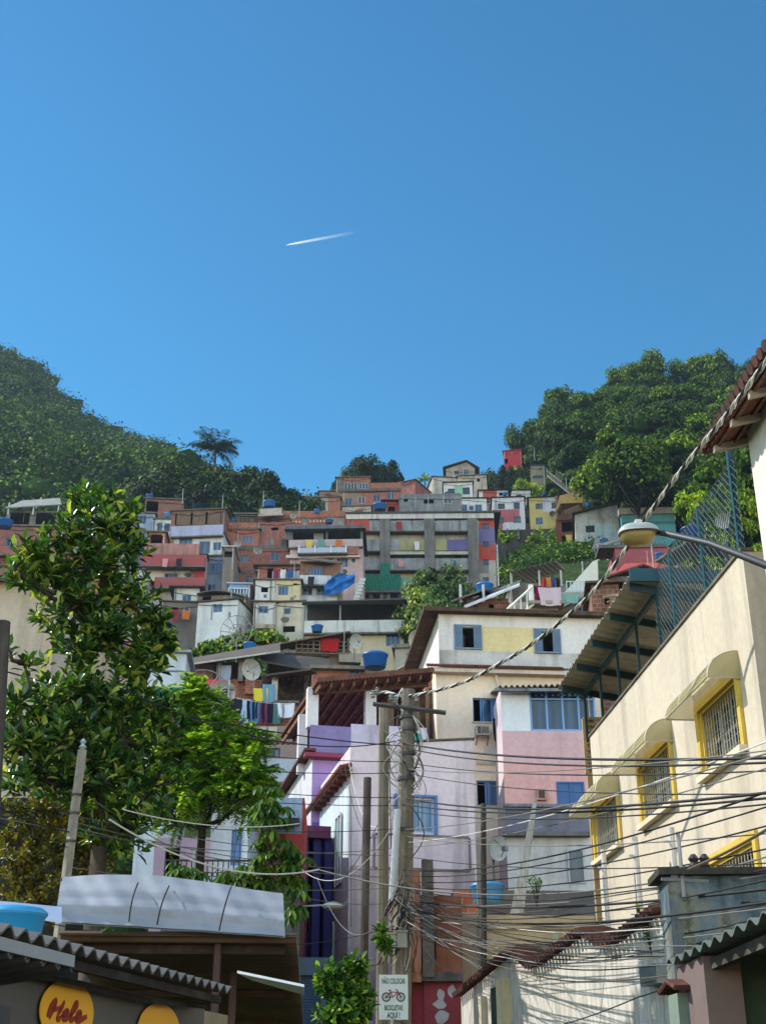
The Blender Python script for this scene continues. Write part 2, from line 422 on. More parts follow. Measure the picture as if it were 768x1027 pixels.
bg = wt.nodes.new('ShaderNodeBackground'); bg.inputs['Strength'].default_value = .11
wo = wt.nodes.new('ShaderNodeOutputWorld'); 
# deep blue ahead over the hill, added brighter, warmer sky behind the camera to fill shaded facades
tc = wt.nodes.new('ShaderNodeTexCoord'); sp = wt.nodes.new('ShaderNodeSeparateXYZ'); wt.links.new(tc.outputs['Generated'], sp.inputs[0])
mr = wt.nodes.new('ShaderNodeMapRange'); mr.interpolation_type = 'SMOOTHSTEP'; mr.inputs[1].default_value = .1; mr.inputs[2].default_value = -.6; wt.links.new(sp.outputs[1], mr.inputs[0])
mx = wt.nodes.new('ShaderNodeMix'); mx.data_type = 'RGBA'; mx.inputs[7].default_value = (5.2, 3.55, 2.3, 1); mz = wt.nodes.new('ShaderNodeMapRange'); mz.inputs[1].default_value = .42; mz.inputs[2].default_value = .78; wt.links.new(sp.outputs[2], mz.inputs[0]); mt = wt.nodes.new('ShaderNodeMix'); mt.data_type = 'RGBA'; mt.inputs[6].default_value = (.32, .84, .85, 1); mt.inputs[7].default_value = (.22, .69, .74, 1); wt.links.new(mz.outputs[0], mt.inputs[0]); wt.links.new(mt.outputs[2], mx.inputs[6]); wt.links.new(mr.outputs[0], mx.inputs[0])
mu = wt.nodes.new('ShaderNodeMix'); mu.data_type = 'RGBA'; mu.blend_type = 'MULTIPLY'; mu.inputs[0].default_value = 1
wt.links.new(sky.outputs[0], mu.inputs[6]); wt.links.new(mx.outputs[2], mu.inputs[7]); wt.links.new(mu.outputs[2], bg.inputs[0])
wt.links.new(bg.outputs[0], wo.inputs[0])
vs = SC.view_settings; vs.view_transform = 'Standard'; vs.look = 'None'; vs.gamma = 1; vs.exposure = .9
SC.display_settings.display_device = 'sRGB'
cy = SC.cycles; cy.max_bounces = 5; cy.diffuse_bounces = 3; cy.glossy_bounces = 2; cy.transmission_bounces = 2; cy.transparent_max_bounces = 6
cy.use_denoising = True; cy.caustics_reflective = False; cy.caustics_refractive = False; cy.sample_clamp_indirect = 6
# ------------------------------------------------------------------ ground
def terrain():
    xs = np.concatenate([np.linspace(-420, -90, 34), np.linspace(-86, 100, 62), np.linspace(108, 420, 30)])
    ys = np.concatenate([np.linspace(-60, 20, 9), np.linspace(24, 300, 93), np.linspace(308, 720, 46)])
    V = []; 
    for y in ys:
        for x in xs:
            z = tz(x, y)
            if y > 60: z += 1.2*math.sin(x*.21+y*.13)*math.cos(y*.17-x*.07) * min(1, (y-60)/60)
            V.append((x, y, z - .05))
    nx, ny = len(xs), len(ys)
    a = (np.arange(ny-1)[:, None]*nx + np.arange(nx-1)[None]).ravel()
    me = np_mesh('hillside', V, np.stack([a, a+1, a+nx+1, a+nx], 1), mats=[ground_mat()], smooth=True)
    o = bpy.data.objects.new('hillside', me); COL.objects.link(o); o['kind'] = 'structure'; o['label'] = 'steep green hillside under the houses and forest'
def ground_mat():
    t = NT('hillside_soil_and_growth'); p = t.pos()
    c = t.ramp(t.noise(p, .35, 9, .7), [(.35, hx('#1d2b12')), (.5, hx('#2f4219')), (.62, hx('#3f4a24')), (.75, hx('#5d503c'))])
    c = t.mix(1.0, c, t.ramp(t.noise(p, 3.5, 5), [(.3, .5), (.7, 1.3)]), 'MULTIPLY')
    return t.done(t.bsdf(c, .95, t.noise(p, 2, 8), .8, .4, spec=.1))
terrain()
g = MB(); g.quad((-3000, -3000, -2), (3000, -3000, -2), (3000, 3000, -2), (-3000, 3000, -2))
o = g.obj('ground', ground_mat()); o['kind'] = 'structure'
st = MB()
ys = [-20, 0, 14, 24, 34, 46, 56]
cx = [0, 0, .4, .3, -.8, -2.5, -4]; hw = [2.6, 2.6, 1.6, 1.4, 1.3, 1.2, 1]
for i in range(len(ys)-1):
    a, c = ys[i], ys[i+1]
    za = ip(a, BASE)+.03; zc = ip(c, BASE)+.03
    st.quad((cx[i]-hw[i], a, za), (cx[i]+hw[i], a, za), (cx[i+1]+hw[i+1], c, zc), (cx[i+1]-hw[i+1], c, zc))
o = st.obj('street', concrete('#5d5b58')); o['kind'] = 'structure'
# ------------------------------------------------------------------ small roof and terrace things
def water_tank(u, v, Y, r, h, label, col='#2f6fb4', group='blue plastic water tanks on roofs'):
    p = P(u, v, Y); root = empty('water_tank', p, 0, label, 'water tank', group)
    b = MB(); b.lathe([(r*.82, 0), (r*.86, .02), (r, h*.72), (r*1.04, h*.74), (r*1.04, h*.8), (r, h*.8)], (0,0,0), 28)
    b.lathe([(0.001, 0), (r*.82, 0)], (0,0,0), 28); b.obj('tank', flat(col, .35, var=.12), root, True)
    b = MB(); b.lathe([(r*1.07, h*.78), (r*1.07, h*.84), (r*.9, h*.93), (r*.3, h), (.001, h)], (0,0,0), 28); b.obj('lid', flat(col, .4, var=.15), root, True)
    return root
def dish(u, v, Y, r, label, az=0, el=40, mesh=False, mast=1.0, group='satellite dishes on roofs', col='#b9b8b2'):
    p = P(u, v, Y); root = empty('satellite_dish', p, R(az), label, 'satellite dish', group)
    b = MB(); k = 28; rot = Matrix.Rotation(R(el), 3, 'X')
    if not mesh:
        rings = 6; V = []
        for i in range(rings+1):
            rr = r*i/rings; d = .35*r*(i/rings)**2
            for j in range(k):
                a = 2*math.pi*j/k; V.append(rot @ Vector((rr*math.cos(a), -d, rr*math.sin(a))))
        for off in (0, .02):
            n0 = len(b.v); b.v += [tuple(q + Vector((0, off, 0))) for q in V]
            for i in range(rings):
                for j in range(k):
                    j2 = (j+1) % k; b.f.append((n0+i*k+j, n0+i*k+j2, n0+(i+1)*k+j2, n0+(i+1)*k+j)); b.mi.append(0)
        b.obj('reflector', flat(col, .5), root, True)
    else:
        def q(rr, a): return rot @ Vector((rr*math.cos(a), -.35*r*(rr/r)**2, rr*math.sin(a)))
        for j in range(12):
            a = 2*math.pi*j/12; b.tube([q(r*t/4, a) for t in range(5)], .03, 4)
        for rr in (r, r*.5):
            b.tube([q(rr, 2*math.pi*j/24) for j in range(25)], .035, 4)
        b.obj('reflector', flat('#8f8d88', .6), root)
    b = MB(); f = rot @ Vector((0, -r*1.1, 0))
    for a in (-.9, .5, 2.1): b.tube([rot @ Vector((r*.8*math.cos(a), -.2*r, r*.8*math.sin(a))), f], .015, 4)
    b.box(f.x-.06, f.x+.06, f.y-.1, f.y+.06, f.z-.06, f.z+.06); b.obj('feed_arm', flat('#77777a'), root)
    b = MB(); b.tube([(0, .05, 0), (0, .12, -r*.4), (0, .12, -r-mast)], .04, 6); b.obj('mast', flat('#6f6f6d', .6), root)
    return root
def antenna(u, v, Y, h, label, group='thin aerials on roofs'):
    p = P(u, v, Y); b = MB(); b.tube([(0,0,0), (0,0,h)], .045, 4)
    for i in range(5): b.tube([(-.3-.05*i, 0, h*.85), (.0, 0, h*.85)], .02, 4); b.tube([(.25*i-.5, -.25, h*.9), (.25*i-.5, .25, h*.9)], .02, 4)
    o = b.obj('antenna', flat('#8d8d8b')); o.location = p; tag(o, label, 'antenna', group); return o
def band(root, fr, u0, v0, u1, v1, m, pro=1.0, name='balcony_wall', floor=True):
    """balcony parapet standing pro metres in front of the facade, with its floor slab and returns"""
    x0, x1, z0, z1 = fr.rect(u0, v0, u1, v1, -pro); b = MB(); t = .12
    b.box(x0, x1, -pro, -pro+t, z0, z1); b.box(x0, x0+t, -pro+t, -.002, z0, z1); b.box(x1-t, x1, -pro+t, -.002, z0, z1)
    o = b.obj(name, m, root)
    if floor:
        b = MB(); b.box(x0-.03, x1+.03, -pro-.03, -.004, z0-.16, z0-.003); b.obj('floor_slab', concrete('#7d7871'), o)
    return o
def posts(root, fr, us, v0, v1, d, m, w=.16, name='post'):
    for u in us:
        p = fr.at(u, v1, d); q = fr.at(u, v0, d); b = MB(); b.box(p.x-w/2, p.x+w/2, d, d+w, p.z, q.z); b.obj(name, m, root)
def railing(root, fr, u0, v0, u1, v1, d, m, n=12, th=.04, name='railing', bars=True, cross=0):
    x0, x1, z0, z1 = fr.rect(u0, v0, u1, v1, d); b = MB()
    for i in range(cross+2):
        z = z0 + (z1-z0)*i/(cross+1); b.box(x0, x1, d, d+th, z-th/2, z+th/2)
    if bars:
        for i in range(n+1):
            x = x0 + (x1-x0)*i/n; b.box(x-th/2, x+th/2, d+.002, d+th-.002, z0, z1)
    return b.obj(name, m, root)
# ------------------------------------------------------------------ houses, left cluster
H = house
br1 = brick(); br2 = brick('#b0674a', '#8f4f38'); br3 = brick('#8d5a48', '#6f4638', dirt=.7); br4 = brick('#a85c50', '#8a4a44', '#93857c')
pk = plaster('#a9605f', .5, .5); wh = plaster('#c4c6c4', .55, .6); crm = plaster('#c6b99c', .5, .6); gy = plaster('#7d838a', .7, .7); bl = plaster('#8fa3b8', .6, .6)
GH = 'houses stacked up the hillside'
def hill():
    r, f = H('brick_house', 'windowless brown brick rooftop room with dark open bay below forest', 'house', 152, 145, 184, 501, 524, br3, 6, 6, [(146,503,159,513,'d')], group=GH)
    r, f = H('small_house', 'small pale blue house half behind the big tree with one blue window', 'house', 148, 134, 155, 515, 536, bl, 5, 4, [(140,517,147,525,'bn2')], group=GH)
    r, f = H('small_house', 'narrow white house with tall blue door beside rooftop brick room', 'house', 147, 155, 174, 521, 545, wh, 5, 2, [(158,524,163,534,'bn1'),(165,525,171,533,'b')], group=GH)
    # open rooftop store with screens
    r, f = H('rooftop_shed', 'rooftop shed screened with brown sheets above the white parapet house', 'shed', 143, 172, 226, 512, 530, br3, 3.5, -5, [(176,514,222,526,'d')], rm=fibro('#6f6256'), group=GH)
    for a, c in ((177,191), (193,206), (208,221)): sheet(r, 'screen', f, [(a,526,-.05),(c,527,-.05),(c,527,.1),(a,526,.1)], wood('#7a6654'), 2.0 if a != 208 else 1.7)
    dish(203, 507, 144, 1.2, 'large blue round dish lying on the shed roof under the forest', 10, 75, col='#3d72a8', mast=.3)
    antenna(223, 512, 144, 2.2, 'thin aerial standing on shed roof right of the blue dish')
    r, f = H('terraced_house', 'white house with lilac parapet and three blue windows under the rooftop shed', 'house', 138.5, 174, 224, 536, 561, wh, 6, -4,
        [(180,540,193,548,'bn3T'),(200,543,211,555,'bn2'),(214,544,222,552,'bn2')], group=GH)
    band(r, f, 172, 527, 224, 537, plaster('#a7abc6', .3, .4), .5, 'parapet')
    r, f = H('brick_house', 'little orange red brick box room on the pink parapet house', 'house', 137.5, 149, 166, 534, 548, br2, 3, 3, [(151,536,163,546,'d')], group=GH)
    r, f = H('terraced_house', 'house with three stacked dusty pink balcony walls beside the grey blue tower', 'house', 136, 145, 206, 556, 600, plaster('#bdb8ad', .5, .6), 6, 3,
        [(165,575,179,581,'bn3'),(150,583,200,588,'d')], [(191,570,206,581, plaster('#a8453f', .3, .3))], group=GH)
    band(r, f, 145, 545, 200, 557, plaster('#b07d78', .8, .8), .9); band(r, f, 143, 556, 206, 567, plaster('#a05254', .3, .5), 1.2); band(r, f, 155, 579, 206, 589, plaster('#9e5656', .4, .5), 1.1)
    r, f = H('tower_house', 'narrow grey blue plastered tower house with two blue windows', 'house', 138, 206, 232, 558, 603, plaster('#78879c', .6, .8), 6, -3,
        [(212,566,220,574,'bn2'),(208,586,217,595,'bn2')], group=GH)
    railing(r, f, 211, 565, 221, 575, -.12, flat('#4c6fa3'), 5)
    r, f = H('small_house', 'tiny house with white roof edge left of the brick block', 'house', 137, 224, 235, 549, 566, plaster('#8b8178', .7, .7), 4, 0, [(225,553,233,559,'d')], rm=plaster('#c9c5bd'), group=GH)
    r, f = H('small_house', 'white house under dark eave with light blue window below pink balconies', 'house', 131, 175, 200, 590, 607, wh, 5, 3, [(183,597,192,605,'bn2')], rm=fibro('#4a4743'), ov=.6, group=GH)
    r, f = H('grey_house', 'weathered grey plaster house with laundry window and dark openings on cliff', 'house', 127, 160, 199, 604, 645, plaster('#756e68', .9, .8), 6, 4, [(172,609,178,618,'d'),(184,609,190,616,'w'),(165,625,172,632,'d')], rm=fibro('#59544d'), group=GH)
    r, f = H('white_house', 'bright white house with one dark blue window and sunlit left corner on cliff', 'house', 124, 198, 238, 603, 628, plaster('#d3d6d6', .35, .45), 5.5, -14, [(214,606,223,614,'bn2')], rm=concrete('#5d5750'), group=GH)
    r, f = H('brick_building', 'rough red brick undercroft with openings below the bright white house', 'building', 124.6, 199, 240, 629, 645, br3, 5, -10, [(204,631,213,636,'d'),(215,630,221,635,'w')], roof=None, group=GH)
    r, f = H('gabled_house', 'brown plaster house with arched grey roof behind the bright white house', 'house', 130, 198, 247, 597, 612, plaster('#7c6958', .8, .7), 5, -8, [(229,598,239,605,'bn3'),(203,598,212,603,'d')], roof=None, group=GH)
    x0, x1, z0, z1 = f.rect(198, 597, 247, 612)
    b = MB(); k = 8
    for i in range(k):
        ta, tb = i/k, (i+1)/k; za = z1 + .9*math.sin(math.pi*(.25+.75*ta)) - .55; zb = z1 + .9*math.sin(math.pi*(.25+.75*tb)) - .55
        b.hexa([(x0+(x1-x0)*ta, -.5, za), (x0+(x1-x0)*tb, -.5, zb), (x0+(x1-x0)*tb, 5, zb), (x0+(x1-x0)*ta, 5, za)] + [(x0+(x1-x0)*ta, -.5, za+.12), (x0+(x1-x0)*tb, -.5, zb+.12), (x0+(x1-x0)*tb, 5, zb+.12), (x0+(x1-x0)*ta, 5, za+.12)])
    b.obj('roof', fibro('#6a625a'), r)
    r, f = H('shed', 'blue and white planked lean-to below the brick block', 'shed', 133, 229, 251, 586, 602, plaster('#7fa0c6', .3, .4), 4, 0, [(233,590,245,597,'b')], rm=sheetmetal('#9fb0c4'), group=GH)
    railing(r, f, 229, 590, 250, 600, -.15, flat('#c7d3dd'), 7, .1)
    # ---------------- brick block
    r, f = H('brick_block', 'wide red brick block with grey concrete bands and few windows', 'house', 143, 229, 294, 549, 592, br1, 7, -2,
        [(240,557,249,564,'gn2'),(271,554,280,562,'bn2'),(246,578,253,586,'b')], roof=None, group=GH)
    for v in (547, 572): bx(r, 'concrete_band', f, 229, v, 294, v+3.5, -.06, -.001, concrete('#7a7068'))
    dish(259, 551, 141.5, .55, 'small dish above blue window on the brick block', -20); dish(284, 546, 142, .7, 'oval pale dish on the right end of the brick block', 60, 10)
    r, f = H('brick_house', 'upper red brick house with long blue window and stepped parapet', 'house', 144.5, 228, 260, 531, 551, br1, 6, 2, [(243,538,254,544,'bn3')], group=GH)
    band(r, f, 229, 524, 258, 531, br2, .2, 'parapet', False)
    r, f = H('brick_house', 'tall red brick house with grey plaster stripe under slatted roof', 'house', 145, 258, 296, 524, 550, br4, 6, -3, [(287,528,291,534,'d'),(272,529,279,532,'d')], roof=None, group=GH)
    bx(r, 'plaster_stripe', f, 258, 528, 265, 536, -.05, -.001, concrete('#8d8983'))
    r, f = H('rooftop_room', 'rooftop room with slatted grey roof tilted up at the forest edge', 'shed', 146, 259, 290, 517, 527, br3, 5, -8, [], roof=None, group=GH)
    posts(r, f, (260, 283), 511, 518, -1.2, concrete('#7d7a76'), .15)
    sheet(r, 'awning', f, [(259,518,-1.6),(284,517,-1.6),(283,510,1),(260,511,1)], fibro('#8d8474'), .12)
    r, f = H('terrace_screen', 'dark lattice screen wall closing a terrace above the brick house', 'screen', 147, 236, 259, 516, 531, wood('#5b5148'), 3, 2, [], roof='slab', rm=fibro('#7d7568'), group=GH)
    railing(r, f, 236, 517, 259, 530, -.1, wood('#7b6a58'), 6, .09, 'batten')
    water_tank(270, 509, 149, .8, .9, 'blue tank on the slatted roof top at forest edge'); water_tank(232, 526, 146, .5, .7, 'small blue tank left of the lattice screen wall')
    r, f = H('brick_house', 'low long brick house with row of white studs along its parapet', 'house', 152, 278, 346, 516, 534, br1, 6, -1, [(338,519,343,524,'d')], roof='par', rm=br2, group=GH)
    for i in range(14):
        b = MB(); p = f.at(283 + i*3.5, 524 - i*.12, -.1); b.box(p.x-.09, p.x+.09, -.12, -.001, p.z-.12, p.z+.12); b.obj('stud', plaster('#d3cdb8'), r)
    bx(r, 'concrete_block', f, 328, 519, 345, 527, -.8, 1, concrete('#99938c'))
    dish(294, 516, 150, .5, 'small grey dish standing on long brick parapet', 20)
    # ---------------- grey covered terrace house
    gt = concrete('#6d7078'); r, f = H('terrace_house', 'house with wide dark covered terrace, grey slab roof and white railing', 'house', 139, 291, 364, 541, 580, plaster('#c0a5a3', .4, .5), 8, -1,
        [(338,559,349,569,'bn3'),(352,560,357,565,'w'),(326,557,334,573,'d')], roof=None, group=GH)
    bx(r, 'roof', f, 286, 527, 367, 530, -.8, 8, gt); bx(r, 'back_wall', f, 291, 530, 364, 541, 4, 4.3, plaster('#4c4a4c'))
    bx(r, 'side_wall', f, 287, 530, 294, 541, 0, 4, gt); posts(r, f, (328, 363), 530, 541, 0, gt, .3); bx(r, 'doorway', f, 315, 534, 325, 541.5, .5, .7, plaster('#8a8d8d'))
    band(r, f, 290, 541, 364, 548, plaster('#b3a3a4', .3, .5), .4, 'parapet'); band(r, f, 299, 549, 348, 554, plaster('#aab4c6', .2, .2), 1.2, 'railing'); posts(r, f, (300, 316, 332, 347), 547, 554, -1.25, flat('#d6d8dc'), .12, 'rail_post')
    bx(r, 'brick_pier', f, 346, 549, 360, 556, -.7, -.42, br1)
    bx(r, 'white_edge', f, 287, 556, 361, 559, -.5, -.003, plaster('#d2c4bf'))
    # ---------------- brick top and blue tarp house
    r, f = H('brick_house', 'house with brown brick top storey and white balcony beside blue tarpaulin', 'house', 129, 300, 343, 563, 612, plaster('#c9bfae', .5, .6), 6, 1,
        [(311,569,323,577,'bn4'),(303,590,313,597,'bn2'),(317,590,327,597,'bn2')], [(300,560,343,578, br3)], roof=None, rm=fibro('#4d4640'), group=GH)
    sheet(r, 'roof', f, [(301,561,-.9),(335,565,-.9),(337,563,4),(301,559,4)], fibro('#574e45'), .12)
    bx(r, 'vent', f, 304, 571, 309, 575, -.05, .0, concrete('#7d7a75'))
    band(r, f, 300, 577, 331, 586, plaster('#c7cbce', .5, .6), .8); band(r, f, 300, 598, 338, 605, plaster('#c4c7c8', .5, .7), .7)
    bx(r, 'pier', f, 329, 588, 338, 598, -.3, -.003, plaster('#b5976a'))
    # tarpaulin
    tp = [(333,578,-1.6),(341,576,-1.5),(350,577,-1.4),(355,573,-1.3),(356,583,-1.4),(352,588,-1.5),(341,590,-1.6),(331,597,-1.7),(325,596,-1.7),(329,590,-1.7)]
    c = [f.W(f.at(*q)) for q in tp]; b = MB(); cen = sum(c, Vector())/len(c); N = 9
    def tarp(): 
        V = []; Fc = []; 
        for i in range(11):
            for j in range(13):
                s, q = i/10, j/12
                uu = 325+31*q; top = 578 - 3*q + (1.5*math.sin(q*9)); bot = 597 - 13*q*q
                d = -1.5 - .25*math.sin(q*17 + s*3) - .2*math.sin(s*11+q*5)
                if j == 12: top -= 3
                uu -= 0 if s > .5 else (q < .3)*(-(8*(1-s*2))*(1-q/.3))
                V.append(tuple(f.W(f.at(uu, top + (bot-top)*s, d))))
        for i in range(10):
            for j in range(12): a = i*13+j; Fc.append((a, a+1, a+14, a+13))
        n = len(V); V += [(x, y+.04, z) for x, y, z in V]; Fc += [(q+n, p+n, b_+n, a+n) for a, b_, p, q in Fc]
        m = MB(); m.v = V; m.f = Fc; m.mi = [0]*len(Fc); return m.obj('tarpaulin', flat('#1668b5', .5, var=.15), smooth=True)
    tag(tarp(), 'crumpled bright blue tarpaulin draped over the white balcony edge', 'tarpaulin')
    r, f = H('terraced_house', 'house with pale blue balcony railing and drying clothes beside brick top storey', 'house', 131.5, 258, 301, 568, 585, br1, 6, -2, [(268,570,274,580,'d'),(282,570,288,580,'d')], rm=fibro('#5a534c'), ov=.5, group=GH)
    band(r, f, 273, 573, 300, 581, plaster('#8ea7bc', .4, .4), .9, 'railing'); posts(r, f, (274, 283, 292, 299), 572, 581, -1.0, flat('#b9c7d1'), .08, 'rail_post')
    r, f = H('white_house', 'two storey white house half with dark grilled window left of yellow half', 'house', 127, 256, 276, 582, 606, plaster('#cfd0cc', .4, .5), 6, 2, [(262,589,269,594,'dn2'),(264,596,268,600,'w')], group=GH)
    r, f = H('yellow_house', 'pale yellow plaster house with wide blue window beside white half', 'house', 127, 276, 301, 582, 606, plaster('#cabd95', .5, .6), 6, -1, [(279,588,289,597,'bn3'),(294,585,298,587,'d')], group=GH)
    r, f = H('white_house', 'lower white house with blue sliding window and tank shelf above the vines', 'house', 125, 254, 276, 604, 634, plaster('#c9c9c3', .6, .6), 6, 3, [(259,608,269,615,'bn2')], rm=concrete('#66605a'), group=GH)
    bx(r, 'ledge', f, 257, 626, 276, 630, -.8, -.003, concrete('#b5a98f'))
    r, f = H('white_house', 'lower cream house with small window, wall lamp and broken plaster at its foot', 'house', 125.3, 276, 305, 604, 645, plaster('#c3bda9', .7, .7), 6, -3, [(285,610,292,616,'b'),(284,628,296,634,'d')], rm=concrete('#66605a'), group=GH)
    # ---------------- wide awning house
    r, f = H('wide_house', 'long cream house with stained white parapet under a wide dark metal roof', 'house', 113, 306, 405, 626, 668, crm, 9, -2, [(387,636,401,648,'bn3T'),(318,628,321,634,'b')], roof=None)
    band(r, f, 305, 622, 406, 634, plaster('#c9cbc8', .6, 1.0), .5, 'parapet')
    sheet(r, 'roof', f, [(303,604,-1.0),(407,601,-1.0),(412,607,6),(303,607,6)], fibro('#5c5e62'), .1)
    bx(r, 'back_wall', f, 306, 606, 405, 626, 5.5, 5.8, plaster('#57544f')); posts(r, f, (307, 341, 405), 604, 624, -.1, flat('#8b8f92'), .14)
    b = MB(); p = f.at(407, 600, -1); q = f.at(424, 629, -1.2)
    b.hexa([(p.x, -1.2, p.z-.1), (q.x, -1.2, q.z-.1), (q.x, 7, q.z-.1), (p.x, 7, p.z-.1), (p.x, -1.2, p.z+.12), (q.x, -1.2, q.z+.12), (q.x, 7, q.z+.12), (p.x, 7, p.z+.12)])
    b.obj('roof_slope', fibro('#7b8085'), r)
    bx(r, 'side_wing', f, 406, 620, 416, 668, .5, 8, plaster('#b0a483'))
    # small steps right of tarp
    r, f = H('stair', 'steep white concrete stair climbing beside the blue tarpaulin', 'stair', 127, 356, 362, 585, 603, plaster('#aab3b8'), 3, 0, roof=None)
    for i in range(7): bx(r, 'step', f, 354+i*1.1, 600-i*3.4, 360+i*1.1, 603-i*3.4, -1.2+i*.15, -.9+i*.15, plaster('#b9b9b4'))
    # ---------------- apartment building
    W = plaster('#bdb8b0', .5, .7); G = concrete('#8f9699'); r, f = H('apartment_building', 'long four storey housing block with coloured balconies and three concrete stair shafts', 'building', 163, 345, 497, 517, 606, W, 9, -1,
        [(a, v, c, v+6, s) for v in (525, 543, 561, 579) for a, c, s in ((347,354,'dn2'),(357,361,'b'),(365,372,'w'),(374,379,'b'),(393,401,'dn2'),(403,411,'b'),(413,422,'gn2'),(438,446,'gn2'),(449,456,'b'),(459,468,'gn2'),(484,490,'kn2'))],
        [(345,519,385,532, plaster('#a8473c',.4,.5)), (393,519,400,532, plaster('#a8473c',.4,.5)), (410,519,414,532,plaster('#a8473c',.4,.5)), (445,519,449,532,plaster('#b04a3e',.4,.5)), (456,519,460,532,plaster('#b04a3e',.4,.5)), (480,520,497,529,plaster('#b8574a',.3,.4)),
         (480,529,497,546,plaster('#7b73a0',.3,.4)), (480,546,497,562,plaster('#c1513f',.3,.4)), (480,562,490,575,plaster('#8f8b88',.4,.5)), (456,556,462,566,plaster('#3f7f62')), (457,574,462,590,plaster('#c9a43a')), (408,574,412,590,plaster('#c9a43a'))], rm=concrete('#55575b'), ov=.9, rth=.25)
    bx(r, 'fascia', f, 345, 514, 495, 520, -.7, -.3, plaster('#c7c4bd', .4, .6))
    for u0, u1 in ((381,391), (426,436), (470,480)): bx(r, 'stair_shaft', f, u0, 520, u1, 612 if u0 > 380 else 600, -1.5, -.003, concrete('#7d7a76', .6))
    cols = {(0,0): '#a44a40', (1,1): '#9a9468', (2,1): '#9c9a62', (3,1): '#6f6a9a'}
    for k, (v0, v1) in enumerate(((522,532), (541,552), (560,571), (579,590))):
        for j, (a, c) in enumerate(((345,381), (391,426), (436,470))):
            if k == 3 and j == 2: continue
            band(r, f, a, v0, c, v1, concrete('#969a9c', .8) if k != 3 else plaster('#6f9a8d'), 1.2)
    bx(r, 'balcony_panel', f, 345, 521, 370, 532, -1.35, -1.21, plaster('#a84a3c', .6, .6)); bx(r, 'balcony_panel', f, 401, 541, 426, 552, -1.3, -1.21, plaster('#98946a')); bx(r, 'balcony_panel', f, 436, 541, 448, 552, -1.3, -1.21, plaster('#98946a')); bx(r, 'balcony_panel', f, 448, 541, 470, 552, -1.3, -1.21, plaster('#66618f'))
    bx(r, 'plaster_strip', f, 391, 553, 426, 556, -1.22, -.9, plaster('#b8b3a4')); bx(r, 'plaster_strip', f, 436, 553, 470, 556, -1.22, -.9, plaster('#b8b3a4'))
    bx(r, 'shop_canopy', f, 364, 592, 422, 594, -2, -.003, concrete('#6d6a66')); posts(r, f, (372, 386, 401, 415), 594, 604, -1.5, concrete('#5c5955'), .5, 'pillar')
    net = flat('#1c6b58', .8, var=.3); b = MB(); V = []
    for i in range(9):
        for j in range(15):
            q = f.at(364 + 38*j/14, 576 + 16*i/8, -1.75 - .12*math.sin(j*1.7+i)); V.append(tuple(q))
    b.v = V + [(x, y+.05, z) for x, y, z in V]
    for i in range(8):
        for j in range(14): a = i*15+j; b.f += [(a, a+1, a+16, a+15), (a+150, a+151, a+136, a+135)]; b.mi += [0, 0]
    o = b.obj('safety_net', net); o.matrix_world = Matrix.Translation(f.o) @ Matrix.Rotation(f.rot, 4, 'Z'); tag(o, 'dark green safety netting hung across lower balconies of housing block', 'netting')
    bx(r, 'green_shutter', f, 381, 565, 391, 578, -1.6, -1.51, net)
hill()
